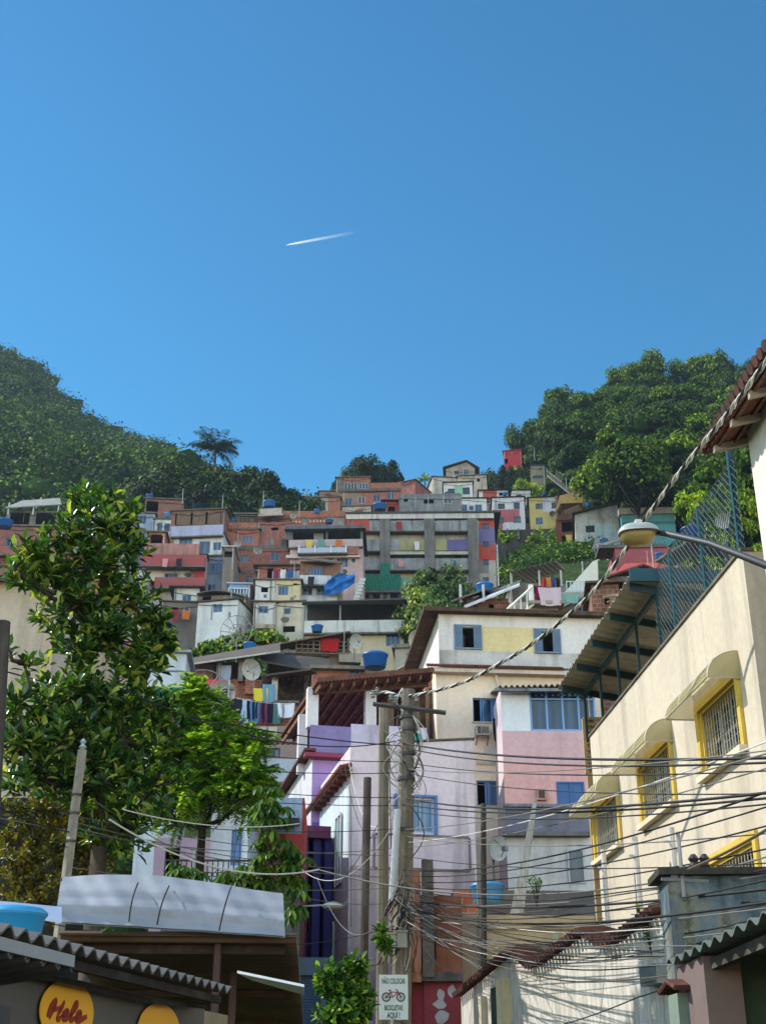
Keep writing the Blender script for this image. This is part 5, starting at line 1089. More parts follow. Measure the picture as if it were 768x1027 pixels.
    # taller neighbour with tiled eave
    n2 = Fr(0,0,1,0,o=Vector((5.0, 15.6, 0))); n2 = fr_line(6, -.0644, 15.55); nb = empty('tall_house', n2.o, n2.rot, 'tall off white house corner with wide clay tiled eave on exposed rafters', 'house')
    b = MB(); wallbox(b, 0, 8, 0, 10.15, 6, [(5, 6.2, 7.0, 8.4)]); b.obj('wall', plaster('#ddd6c8', .2, .3), nb)
    ez = 9.9; sl_ = .28; b = MB(); rt = rooftile('#5a3c33')
    nt = 48
    for i in range(nt):
        x = -.45 + .18*i; b.tube([(x, -.53, ez+.02), (x, 3.2, ez+.02+3.75*sl_)], .08, 8)
    b.obj('roof_tiles', rt, nb)
    b = MB(); b.hexa([(-.45,-.45,ez-.06),(8,-.45,ez-.06),(8,3.2,ez-.06+3.65*sl_),(-.45,3.2,ez-.06+3.65*sl_),(-.45,-.45,ez-.02),(8,-.45,ez-.02),(8,3.2,ez-.02+3.65*sl_),(-.45,3.2,ez-.02+3.65*sl_)]); b.obj('roof', rooftile('#7a4a3c'), nb)
    for i in range(10):
        x = -.25 + .75*i; b = MB(); b.hexa([(x,-.42,ez-.16),(x+.09,-.42,ez-.16),(x+.09,.6,ez-.16+1.02*sl_),(x,.6,ez-.16+1.02*sl_),(x,-.42,ez-.065),(x+.09,-.42,ez-.065),(x+.09,.6,ez-.065+1.02*sl_),(x,.6,ez-.065+1.02*sl_)]); b.obj('rafter', plaster('#b0a090', .3, .3), nb)
    for i in range(4):
        y = -.38+.24*i; b = MB(); b.box(-.4, 8, y, y+.04, ez-.1+(y+.42)*sl_-.0, ez-.062+(y+.42)*sl_); b.obj('batten', wood('#7d5a48'), nb)
def awn_mat():
    if 'awn' in _M: return _M['awn']
    t = NT('frosted_awning_sheet'); p = t.pos(); c = t.mix(t.ramp(t.noise(p, 2, 5), [(.4, 0.0), (.8, .5)]), hx('#dcd4b0'), hx('#aaa176'))
    b = t.bsdf(c, .35, spec=.4); tr = t.n('ShaderNodeBsdfTranslucent'); t.l(c, tr.inputs['Color']); mx = t.n('ShaderNodeMixShader'); mx.inputs[0].default_value = .6
    t.l(b.outputs[0], mx.inputs[1]); t.l(tr.outputs[0], mx.inputs[2]); tp = t.n('ShaderNodeBsdfTransparent'); m2 = t.n('ShaderNodeMixShader'); m2.inputs[0].default_value = .38; t.l(mx.outputs[0], m2.inputs[1]); t.l(tp.outputs[0], m2.inputs[2]); _M['awn'] = t.done(m2); return _M['awn']
yellow()
def right_low():
    # ---- tile capped wall stepping up the street
    A, B = Vector((3.0, 14, 0)), Vector((1.4, 23.5, 0)); a = math.atan2((A-B).y, (A-B).x); f = Fr(0,0,1,0,o=B.copy()); f.rot = a; f.e = (A-B).normalized(); f.n = Vector((-f.e.y, f.e.x, 0))
    pr = [(462,999),(519,952),(538,970),(590,934),(613,949),(668,911)]; top = [f.at(*q) for q in pr]
    t = NT('combed_render'); p = t.pos((7, 7, 1.1)); n = t.noise(p, 1.6, 5); c = t.mix(t.ramp(n, [(.4, 0.0), (.62, .55)]), hx('#cfc9be'), hx('#8b857b')); c = t.mix(t.ramp(t.noise(t.pos(), 1.1, 7), [(.45, 0.0), (.8, .5)]), c, hx('#6e675a')); m = t.done(t.bsdf(c, .95, n, .8, .03, spec=.15))
    root = empty('tile_capped_wall', f.o, f.rot, 'combed render boundary wall with zigzag clay tile capping', 'wall')
    dp = .22; b = MB(); doorx = (f.at(494,1010).x, f.at(503,1010).x)
    for q, w in zip(top, top[1:]):
        b.hexa([(q.x,0,-.3),(w.x,0,-.3),(w.x,dp,-.3),(q.x,dp,-.3),(q.x,0,q.z-.02),(w.x,0,w.z-.02),(w.x,dp,w.z-.02),(q.x,dp,q.z-.02)])
    b.obj('wall', m, root); b = MB()
    for q, w in zip(top, top[1:]):
        L = (w-q).length; n = max(3, int(L/.14))
        for i in range(n):
            p = q.lerp(w, (i+.5)/n); dv = (w-q).normalized()
            b.tube([(p.x, -.16, p.z+.0), (p.x, .12, p.z+.06), (p.x, .34, p.z+.0)], [.052, .04, .052], 6)
    b.obj('tile_capping', rooftile('#5f3b32'), root)
    b = MB(); b.box(doorx[0], doorx[1], -.03, -.003, 0, f.at(498,990).z); b.obj('gate', flat('#24332f', .6), root)
    b = MB(); x = f.at(508,1000).x; b.box(x-.18, x+.2, -.12, -.003, 0, f.at(508,982).z); b.obj('gate_pillar', plaster('#d3c29a', .3, .3), root)
    b = MB(); x = f.at(485,1000).x; b.box(x-.25, x+.2, -.1, -.003, 0, f.at(485,1000).z); b.obj('gate_pillar', plaster('#b8ae98', .3, .3), root)
    x0, x1, z0, z1 = f.rect(651, 968, 668, 988, -.05); b = MB(); b.box(x0, x1, -.16, -.003, z0, z1); b.box(x0+.03, x1-.03, -.175, -.161, z0+.03, z1-.03); tag(b.obj('meter_box', flat('#7d8480', .5, var=.4)), 'grey electricity meter box on the tile capped wall', 'meter box'); o = bpy.data.objects['meter_box']; o.matrix_world = Matrix.Translation(f.o) @ Matrix.Rotation(f.rot, 4, 'Z')
    # ---- slate coloured building with corrugated eave
    f = Fr(718, 1027, 11.3, -3); root = empty('slate_building', f.o, f.rot, 'dark slate grey building with peeling plaster top behind low corrugated eave', 'building')
    x0, x1, z0, z1 = f.rect(675, 878, 820, 1027); z0 = -f.o.z-.2
    t_ = NT('peeling_slate_paint'); n_ = t_.noise(t_.pos((1, 1, .7)), 1.7, 10, .72); n2_ = t_.noise(t_.pos((2.5, 2.5, .25)), 1.6, 7)
    c_ = t_.ramp(n_, [(.34, hx('#2c3536')), (.44, hx('#4b5a62')), (.53, hx('#64737a')), (.58, hx('#7d7a6e')), (.64, hx('#4a5142')), (.74, hx('#8b949a'))]); c_ = t_.mix(t_.ramp(n2_, [(.5, 0.0), (.68, .8)]), c_, hx('#23292a')); sm = t_.done(t_.bsdf(c_, .9, n_, .5, .02, spec=.2)); b = MB(); wallbox(b, x0, x1, z0, z1, .5, []); b.obj('wall', sm, root)
    b = MB(); b.box(x0-.08, x1, -.08, .6, z1+.003, z1+.06); b.obj('coping', concrete('#4a463f'), root)
    for u in (698, 709): 
        p = f.at(u, 874, -.03); b = MB(); b.lathe([(.03,0),(.05,.03),(.03,.06),(.05,.09),(.02,.13)], (p.x, .05, z1+.06), 10); b.obj('insulator', flat('#3a3432', .4), root)
    # eave
    X = 2.2; Zo = 2.58; ev = empty('corrugated_eave', (0,0,0), 0, 'low grey corrugated eave with scalloped edge over mauve wall', 'eave'); em = fibro('#66706a', .6)
    corr(ev, 'sheet', (X, 10.5, Zo), (X, 5.2, Zo), (X+2.6, 5.2, Zo+.05), (X+2.6, 10.5, Zo+.05), em, .3, .025, .012)
    b = MB(); b.box(X+.12, X+.2, 5.2, 10.45, Zo-.13, Zo-.06); b.obj('batten', wood('#4a453c', 1, 1), ev)
    b = MB(); b.box(2.27, 2.53, 9.6, 10.5, -.1, Zo-.04); wl_ = b.obj('mauve_house', plaster('#75645f', .5, .5)); tag(wl_, 'plain mauve grey wall pier under the low corrugated eave', 'wall')
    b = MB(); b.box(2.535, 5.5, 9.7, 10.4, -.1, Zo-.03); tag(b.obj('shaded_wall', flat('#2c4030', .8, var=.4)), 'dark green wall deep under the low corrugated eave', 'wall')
    # small tile coping and wall
    f3 = Fr(690, 1027, 10.2, 2); root = empty('low_wall', f3.o, f3.rot, 'low grey green wall with short clay tile coping beside mauve wall', 'wall')
    x0, x1, z0, z1 = f3.rect(680, 996, 722, 1027); b = MB(); b.box(x0, x1, 0, .3, -f3.o.z-.1, z1); b.obj('wall', plaster('#7c8a7c', .6, .6), root); b = MB(); n = 12
    for i in range(n): x = x0-.05+(x1-x0+.05)*(i+.5)/n; b.tube([(x,-.12,z1+.03),(x,.12,z1+.09),(x,.4,z1+.03)], .022, 6)
    b.obj('tile_coping', rooftile('#5f3b32'), root)
    b = MB(); b.lathe([(.06,0),(.1,.02),(.13,.16),(.14,.17),(.11,.16)], (0,0,0), 16); o = b.obj('flower_pot', rooftile('#a8503a')); o.location = f3.W(((x0+x1)/2+.08, .12, z1+.12)); tag(o, 'terracotta pot standing on the short clay tile coping', 'flower pot')
right_low()
def text_mesh(name, body, size, m, parent, M, ext=.004, bold=.0, shear=0, sx=1):
    cu = bpy.data.curves.new(name, 'FONT'); cu.body = body; cu.size = size; cu.extrude = ext; cu.offset = bold; cu.shear = shear; cu.align_x = 'CENTER'; cu.align_y = 'CENTER'
    t = bpy.data.objects.new(name, cu); COL.objects.link(t); dg = bpy.context.evaluated_depsgraph_get(); me = bpy.data.meshes.new_from_object(t.evaluated_get(dg)); bpy.data.objects.remove(t)
    me.materials.clear(); me.materials.append(m); o = bpy.data.objects.new(name, me); COL.objects.link(o); o.parent = parent
    o.matrix_local = M @ Matrix.Rotation(R(90), 4, 'X') @ Matrix.Scale(sx, 4, (1,0,0)); return o
def left():
    # ---- shop with corrugated roof and oval signs
    f = fr_line(-3.0, .185, 8.0, 0, 'right'); root = empty('corner_shop', f.o, f.rot, 'grey brown shop wall under wavy fibre cement eave in the lower left corner', 'shop')
    xa, xb = f.at(-60, 1000, .3).x, f.at(206, 1000, .3).x; ez = f.at(120, 962, 0).z
    b = MB(); b.box(xa-2, xb, .3, 4, -.1, ez-.1); b.obj('wall', flat('#57524e', .7, var=.35, sc=1.2), root)
    b = MB(); xc = f.at(232, 1000, .3).x; b.box(xb+.002, xc, .32, 4, -.1, ez-.12); b.obj('end_wall', plaster('#9b8a72', .5, .5), root)
    xl, xr = f.at(-40, 930).x, f.at(232, 994).x
    corr(root, 'roof', (xl-1.5, 0, ez), (xr, 0, ez), (xr, 2.6, ez+.42), (xl-1.5, 2.6, ez+.42), fibro('#5b5957', .6), .177, .024, .014)
    b = MB(); b.box(xl, xr-.05, .06, .1, ez-.1, ez-.05); b.tube([(xl,.2,ez-.13),(xr-1,.2,ez-.15),(xr,.2,ez-.12)], .014, 5); b.obj('batten', wood('#2f2a28', 1, 0), root)
    # ovals
    for (u, v, hw, hh, txt, lab) in ((68, 1015, 27, 33, 'Hele', 'large amber oval sign with dark red script on shop wall'), (160, 1034, 21, 28, '', 'smaller amber oval sign right of the lettered one')):
        c = f.at(u, v, .28); rx = abs(f.at(u+hw, v, .28).x - f.at(u-hw, v, .28).x)/2; rz_ = abs(f.at(u, v-hh, .28).z - c.z)
        s = empty('oval_sign', f.W((c.x, .28, c.z)), f.rot, lab, 'sign', 'amber oval signs on shop wall')
        b = MB(); b.prism([(rx*math.cos(2*math.pi*i/48), -.004, rz_*math.sin(2*math.pi*i/48)) for i in range(48)], (0,.006,0)); b.obj('board', flat('#e0a012', .55, var=.08), s)
        if txt:
            # brush script: H e l e, drawn as flat strokes leaning right
            St = [[(-1.25,-.7),(-1.2,.1),(-1.0,.75),(-.92,.5),(-1.02,-.1),(-1.12,-.75)], [(-1.1,-.05),(-.8,.05),(-.55,.12)], [(-.42,.8),(-.5,.2),(-.62,-.35),(-.6,-.75),(-.42,-.7)], [(-.42,-.55),(-.15,-.3),(-.02,-.1),(-.15,.05),(-.3,-.15),(-.28,-.55),(-.1,-.7),(.12,-.5)], [(.12,-.5),(.38,.2),(.45,.75),(.32,.8),(.22,.3),(.2,-.4),(.32,-.7),(.5,-.5)], [(.5,-.5),(.72,-.3),(.86,-.08),(.72,.06),(.58,-.15),(.6,-.55),(.78,-.7),(1.05,-.45),(1.3,-.2)]]
            b = MB(); kx, kz = rx*.56, rz_*.36
            for q_ in St:
                P3 = [Vector(((x+.12*z)*kx, -.009, z*kz+rz_*.02)) for x, z in q_]; sm_ = []
                for a_ in range(len(P3)-1):
                    p0, p1, p2, p3 = P3[max(a_-1,0)], P3[a_], P3[a_+1], P3[min(a_+2,len(P3)-1)]
                    for t_ in (0, .25, .5, .75): sm_.append(.5*((2*p1)+(p2-p0)*t_+(2*p0-5*p1+4*p2-p3)*t_*t_+(3*p1-p0-3*p2+p3)*t_**3))
                sm_.append(P3[-1]); n_ = len(sm_); b.tube(sm_, [.017*(.55+.6*abs(math.sin(a_/n_*6))) for a_ in range(n_)], 6)
            b.v = [(x, -.004-(-.009-y)*.0-.004*(1 if y < -.009 else 0)-.001, z) for x, y, z in b.v]; b.obj('lettering', flat('#8a2416', .7), s)
    # dark lower roof at the very corner
    f2 = fr_line(-2.55, .185, 6.0, 0, 'right'); q = empty('porch_roof', f2.o, f2.rot, 'dark corrugated porch roof in the bottom left corner', 'roof')
    z2 = f2.at(40, 958, 0).z; x2 = f2.at(73, 963, 0).x; corr(q, 'sheet', (x2-3, 0, z2), (x2, 0, z2), (x2-.1, .9, z2-.14), (x2-3, .9, z2-.14), fibro('#4a4a4e', .6), .16, .03, .015)
    b = MB(); b.box(x2-3.2, f2.at(13, 1000, .5).x, .5, 1.2, -.1, z2-.15); b.obj('wall', flat('#35373d', .6), q); b = MB(); b.box(x2-3, x2-.02, -.02, .01, z2-.02, z2+.03); b.obj('edge_flashing', flat('#8b8d91', .5), q)
    # ---- blue metal awning and big corrugated shelter behind
    f = Fr(172, 940, 11.7, 4); sh = empty('metal_shelter', f.o, f.rot, 'street shelter of pale blue metal sheeting tied over a brown corrugated roof', 'shelter')
    A = [f.at(58, 925, -.02), f.at(286, 939, -.02), f.at(284, 892, .35), f.at(64, 880, .35)]; n = 60; b = MB(); V = []
    sm = sheetmetal('#8c9099', .65)
    for j in range(25):
        for i in range(n+1):
            s, q_ = i/n, j/24; p = (A[0]*(1-s)+A[1]*s)*(1-q_) + (A[3]*(1-s)+A[2]*s)*q_
            bulge = .085*math.sin(q_*math.pi) + .03*(abs(((q_*3.0) % 1)-.5)*2) + .006*math.sin(s*61+q_*9) + .014*math.sin(s*23+q_*4) + .035*math.sin(s*3.1+.4)
            dz = .05*math.sin(s*math.pi*1.3)*q_
            V.append(tuple(p + Vector((0, -bulge, dz))))
    b.v = V + [(x, y+.02, z-.012) for x, y, z in V]; N = len(V)
    for j in range(24):
        for i in range(n): a = j*(n+1)+i; b.f += [(a, a+1, a+n+2, a+n+1), (N+a+n+1, N+a+n+2, N+a+1, N+a)]; b.mi += [0, 0]
    b.obj('sheet_awning', sm, sh, True)
    for u0, v0, u1, v1 in ((139,886,130,925),(170,889,158,928),(232,890,220,934)):
        p, q_ = f.at(u0, v0, .15), f.at(u1, v1, -.12); b = MB(); b.tube([p+(q_-p)*t_+Vector((0,-.115*math.sin(math.pi*(1-t_))-.03,0)) for t_ in [k_/8 for k_ in range(9)]], .007, 5); b.obj('tie_rope', flat('#1d1d20', .8), sh)
    rz0 = f.at(172, 934, 0).z; far = 5.4
    xl, xr = f.at(60, 927, 0).x, f.at(286, 939, 0).x
    corr(sh, 'roof', (xl, .03, rz0-.02), (xl, far, rz0-.5), (xr+.25, far, rz0-.5), (xr+.1, .03, rz0-.02), fibro('#6d5b4b', .7), .18, .03, .015)
    for y in (.3, 2.6, 4.6): b = MB(); b.box(xl, xr, y, y+.06, rz0-.13-.089*y, rz0-.055-.089*y); b.obj('purlin', wood('#3f332b', 1, 0), sh)
    for u, d in ((219, .25), (236, 1.6)):
        p = f.at(u, 940, d); b = MB(); b.tube([(p.x, d, -f.o.z), (p.x, d, rz0-.05)], .035, 8); b.obj('post', flat('#4a2f2a', .6, var=.4), sh)
    # white bright sheet behind
    g_ = Fr(270, 985, 10.9, 6); b = MB(); c = [g_.at(238, 976, 0), g_.at(305, 990, 0), g_.at(305, 998, .3), g_.at(252, 983, .3)]; b.hexa(c + [q_+Vector((0,0,.02)) for q_ in c]); o = b.obj('awning', sheetmetal('#dfe3e8', .4)); o.matrix_world = Matrix.Translation(g_.o) @ Matrix.Rotation(g_.rot, 4, 'Z'); tag(o, 'narrow bright white awning sheet below the corrugated shelter', 'awning')
    # left strip of pale sheet and the blue tank
    f4 = Fr(30, 920, 10.6, 3); b = MB(); c = [f4.at(-60, 906, 0), f4.at(62, 926, 0), f4.at(62, 912, .8), f4.at(-60, 900, .8)]; b.hexa(c + [q_+Vector((0,0,.02)) for q_ in c]); o = b.obj('roof_sheet', sheetmetal('#9fb0cc', .4)); o.matrix_world = Matrix.Translation(f4.o) @ Matrix.Rotation(f4.rot, 4, 'Z'); tag(o, 'pale blue roof sheet behind the blue tank at left edge', 'roof sheet')
    water_tank(12, 950, 9.4, .21, .28, 'turquoise blue tank with dark rim on the shop roof', '#2f8fc4')
    # beige building far left
    r, f = house('beige_building', 'beige building edge with moulded corner behind the big glossy leaved tree', 'building', 30, -60, 36, 573, 1000, plaster('#bfae9c', .3, .4), 2, -4, roof=None, near=True)
    bx(r, 'corner_moulding', f, 26, 580, 38, 1000, -.12, -.003, plaster('#b7a28d', .3, .3)); bx(r, 'eave', f, -60, 570, 40, 577, -.5, 4, plaster('#8d6a58', .3, .3)); bx(r, 'tan_return', f, 36.2, 585, 42, 1000, .6, 2.2, plaster('#b08a5e', .3, .3))
    r, f = house('dark_shed', 'dark lean-to roofed yard wall behind yellow leaved shrub', 'shed', 19, -40, 60, 800, 1000, concrete('#3d3a36'), 3, 0, roof=None)
    # dark wooden pole and leaning concrete pole
    b = MB(); A_, B_ = P(3, 624, 13.5), P(-2, 1000, 13.5); B_.z = 0; b.tube([B_, A_], [.1, .085], 10); tag(b.obj('utility_pole', wood('#4d4743')), 'dark wooden pole cut by the left picture edge', 'pole', 'utility poles')
    b = MB(); b.tube([P(3,650,13.3), P(12,640,13.4)], .015, 5); 
    A_, B_ = P(83, 752, 15.5), P(66, 885, 15.5); d = (A_-B_).normalized(); B0 = A_ - d*((A_.z)/d.z); root = empty('utility_pole', B0, 0, 'slim pale concrete pole leaning in front of the yellow leaved shrub', 'pole', 'utility poles')
    b = MB(); b.tube([(0,0,0), A_-B0], [.075, .055], 4); b.obj('shaft', concrete('#a79d90'), root)
    for t_ in (.8, .86, .72, .9): p = (A_-B0)*t_; b = MB(); b.tube([p+Vector((0,0,-.012)), p+Vector((0,0,.012))], .068, 8); b.obj('band_clamp', flat('#3b3734', .5), root)
    b = MB(); p = A_-B0; b.lathe([(.02,0),(.05,.03),(.02,.07),(.04,.1),(.01,.14)], p, 10); b.obj('insulator', flat('#a9b3b5', .3), root)
left()
# ------------------------------------------------------------------ vegetation
def unit(v): return v/np.maximum(np.linalg.norm(v, axis=-1, keepdims=True), 1e-9)
def rdir(n): return unit(nrnd.normal(size=(n, 3)))
def blades(Pp, D, Nn, L, W, kind='leaf'):
    """leaf blades: position, axis, normal, length, width -> verts, quads, tris (each blade one island)"""
    D = unit(D); S = unit(np.cross(D, Nn)); Nn = unit(np.cross(S, D)); L = L[:, None]; W = W[:, None]
    if kind == 'leaf':
        tp = [(0,0,0), (.3,-.38,.05), (.3,0,-.02), (.3,.38,.05), (.68,-.46,.0), (.68,0,-.09), (.68,.46,.0), (1,0,-.2)]
        T_ = [(0,1,2), (0,2,3), (4,7,5), (5,7,6)]; Q_ = [(1,4,5,2), (2,5,6,3)]
    elif kind == 'card':
        tp = [(0,0,0), (.5,-.5,.06), (1,0,-.1), (.5,.5,.06)]; T_ = []; Q_ = [(0,1,2,3)]
    n = len(Pp); k = len(tp)
    V = np.stack([Pp + D*L*a + S*W*b_ + Nn*L*c for a, b_, c in tp], 1).reshape(-1, 3)
    base = (np.arange(n)*k)[:, None]
    Q = (base[:, :, None] + np.array(Q_)[None]).reshape(-1, 4) if Q_ else None
    T = (base[:, :, None] + np.array(T_)[None]).reshape(-1, 3) if T_ else None
    return V, Q, T
class Acc:
    def __init__(s): s.V = []; s.Q = []; s.T = []; s.n = 0
    def add(s, V, Q=None, T=None):
        s.V.append(V)
        if Q is not None: s.Q.append(np.asarray(Q)+s.n)
        if T is not None: s.T.append(np.asarray(T)+s.n)
        s.n += len(V)
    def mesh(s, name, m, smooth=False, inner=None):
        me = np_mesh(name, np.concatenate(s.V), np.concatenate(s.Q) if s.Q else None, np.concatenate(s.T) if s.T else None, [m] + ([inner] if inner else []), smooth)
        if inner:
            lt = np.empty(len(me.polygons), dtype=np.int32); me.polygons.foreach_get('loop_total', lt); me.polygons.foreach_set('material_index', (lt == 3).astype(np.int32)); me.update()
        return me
def ico():
    b = bpy.data.meshes.new('t'); import bmesh; bm = bmesh.new(); bmesh.ops.create_icosphere(bm, subdivisions=1, radius=1); bm.verts.ensure_lookup_table()
    V = np.array([v.co[:] for v in bm.verts]); T = np.array([[v.index for v in f.verts] for f in bm.faces]); bm.free(); bpy.data.meshes.remove(b); return V, T
IV, IT = ico()
def lumps_to(acc, C, Rr, ncard, size, core=.6, flat_=.8, up=.35):
    """every lump: cards over its skin facing out, and a rough core"""
    C = np.asarray(C); Rr = np.asarray(Rr); n = len(C)
    idx = np.repeat(np.arange(n), ncard); d = rdir(len(idx)); d[:, 2] = np.abs(d[:, 2])*1.0 - .35*(nrnd.random(len(idx)) < .45); d = unit(d)
    r = Rr[idx]*(0.74 + .52*nrnd.random(len(idx)))
    p = C[idx] + d*r[:, None]*np.array([1, 1, flat_])
    nn = unit(d + .55*rdir(len(idx)) + np.array([0, 0, up])); ax = unit(np.cross(nn, rdir(len(idx))) + np.array([0,0,-.25]))
    L = size*(.6+.8*nrnd.random(len(idx))); V, Q, T = blades(p - ax*(L*.5)[:, None], ax, nn, L, L*.75, 'card'); acc.add(V, Q, T)
    if core:
        Vc = (IV[None]*(1+.3*nrnd.normal(size=(n, len(IV), 1))))*(Rr*core)[:, None, None]*np.array([1,1,flat_]) + C[:, None]
        acc.add(Vc.reshape(-1, 3), None, (IT[None] + (np.arange(n)*len(IV))[:, None, None]).reshape(-1, 3))
def crown_lumps(n, rx, rz, zc, r0, seed):
    g = np.random.default_rng(seed); d = unit(g.normal(size=(n, 3))); d[:, 2] = np.where(d[:, 2] < -.35, -d[:, 2], d[:, 2])
    rr = g.random(n)**.35; wob = 1 + .28*np.sin(3*np.arctan2(d[:, 1], d[:, 0])+seed) + .12*g.normal(size=n)
    C = d*(rr*wob)[:, None]*np.array([rx, rx, rz]); C[:, 2] += zc
    return C, r0*(.65+.7*g.random(n))
def trunk_mb(h, r, zc, rx, nb, seed):
    g = random.Random(seed); b = MB(); p = [Vector((0,0,-1.5))]
    for i in range(1, 6): p.append(Vector((g.uniform(-.25,.25)*i*.3, g.uniform(-.25,.25)*i*.3, h*i/5)))
    b.tube(p, [r*1.25]+[r*(1-.13*i) for i in range(1, 6)], 7)
    for k in range(nb):
        a = 2*math.pi*k/nb + g.random(); s = p[3].lerp(p[5], g.random()); e = Vector((math.cos(a)*rx*.7, math.sin(a)*rx*.7, zc + g.uniform(-.5, 1.5)))
        m_ = s.lerp(e, .5) + Vector((0,0,-.3)); b.tube([s, m_, e], [r*.5, r*.33, r*.12], 5)
    return b
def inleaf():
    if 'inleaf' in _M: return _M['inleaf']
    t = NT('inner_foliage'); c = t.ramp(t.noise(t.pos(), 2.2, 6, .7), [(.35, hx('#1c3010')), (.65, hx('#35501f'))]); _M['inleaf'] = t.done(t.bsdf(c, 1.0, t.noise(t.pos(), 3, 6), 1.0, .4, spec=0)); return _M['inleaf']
def varleaf(c1, c2, c3, key, trans=.22, sc=.09, obj=True):
    """foliage whose hue drifts from crown to crown"""
    if key in _M: return _M[key]
    t = NT('foliage_' + key); g = t.n('ShaderNodeNewGeometry').outputs['Random Per Island']
    col = t.ramp(g, [(.05, hx(c1)), (.65, hx(c2)), (.98, hx(c3))])
    nz = t.noise(t.pos(), sc, 3); col = t.mix(1.0, col, t.ramp(nz, [(.34, (.42,.5,.55,1)), (.5, (1,1,1,1)), (.64, (1.9,1.65,1.1,1))]), 'MULTIPLY')
    if obj:
        oi = t.n('ShaderNodeObjectInfo').outputs['Random']; r2 = t.ramp(oi, [(0.0, (.4,.5,.5,1)), (.35, (.8,.85,.9,1)), (.7, (1.3,1.2,.75,1)), (1.0, (2.3,1.9,1.1,1))]); col = t.mix(1.0, col, r2, 'MULTIPLY')
    b = t.bsdf(col, .7, spec=.12); tr = t.n('ShaderNodeBsdfTranslucent'); t.l(t.mix(1.0, col, (1.2,1.2,.5,1), 'MULTIPLY'), tr.inputs['Color'])
    mx = t.n('ShaderNodeMixShader'); mx.inputs[0].default_value = trans; t.l(b.outputs[0], mx.inputs[1]); t.l(tr.outputs[0], mx.inputs[2])
    _M[key] = t.done(mx); return _M[key]
def make_tree_variant(k, leaf, lumps, ncard, size, rx, rz, h, bark, r0=1.5):
    C, Rr = crown_lumps(lumps, rx, rz, h, r0, 30+k); a = Acc(); lumps_to(a, C, Rr, ncard, size)
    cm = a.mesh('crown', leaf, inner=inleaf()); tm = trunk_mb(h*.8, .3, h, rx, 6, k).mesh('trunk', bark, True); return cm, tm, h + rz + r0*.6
def place(name, label, cat, group, var, x, y, z, s, rz, sz=1.0):
    cm, tm, H_ = var; root = empty(name, (x, y, z), rz, label, cat, group)
    for nm, me in (('crown', cm), ('trunk', tm)):
        if me is None: continue
        o = bpy.data.objects.new(nm, me); COL.objects.link(o); o.parent = root; o.scale = (s, s, s*sz)
    return root
BARK = wood('#3d362e', .6, 2)
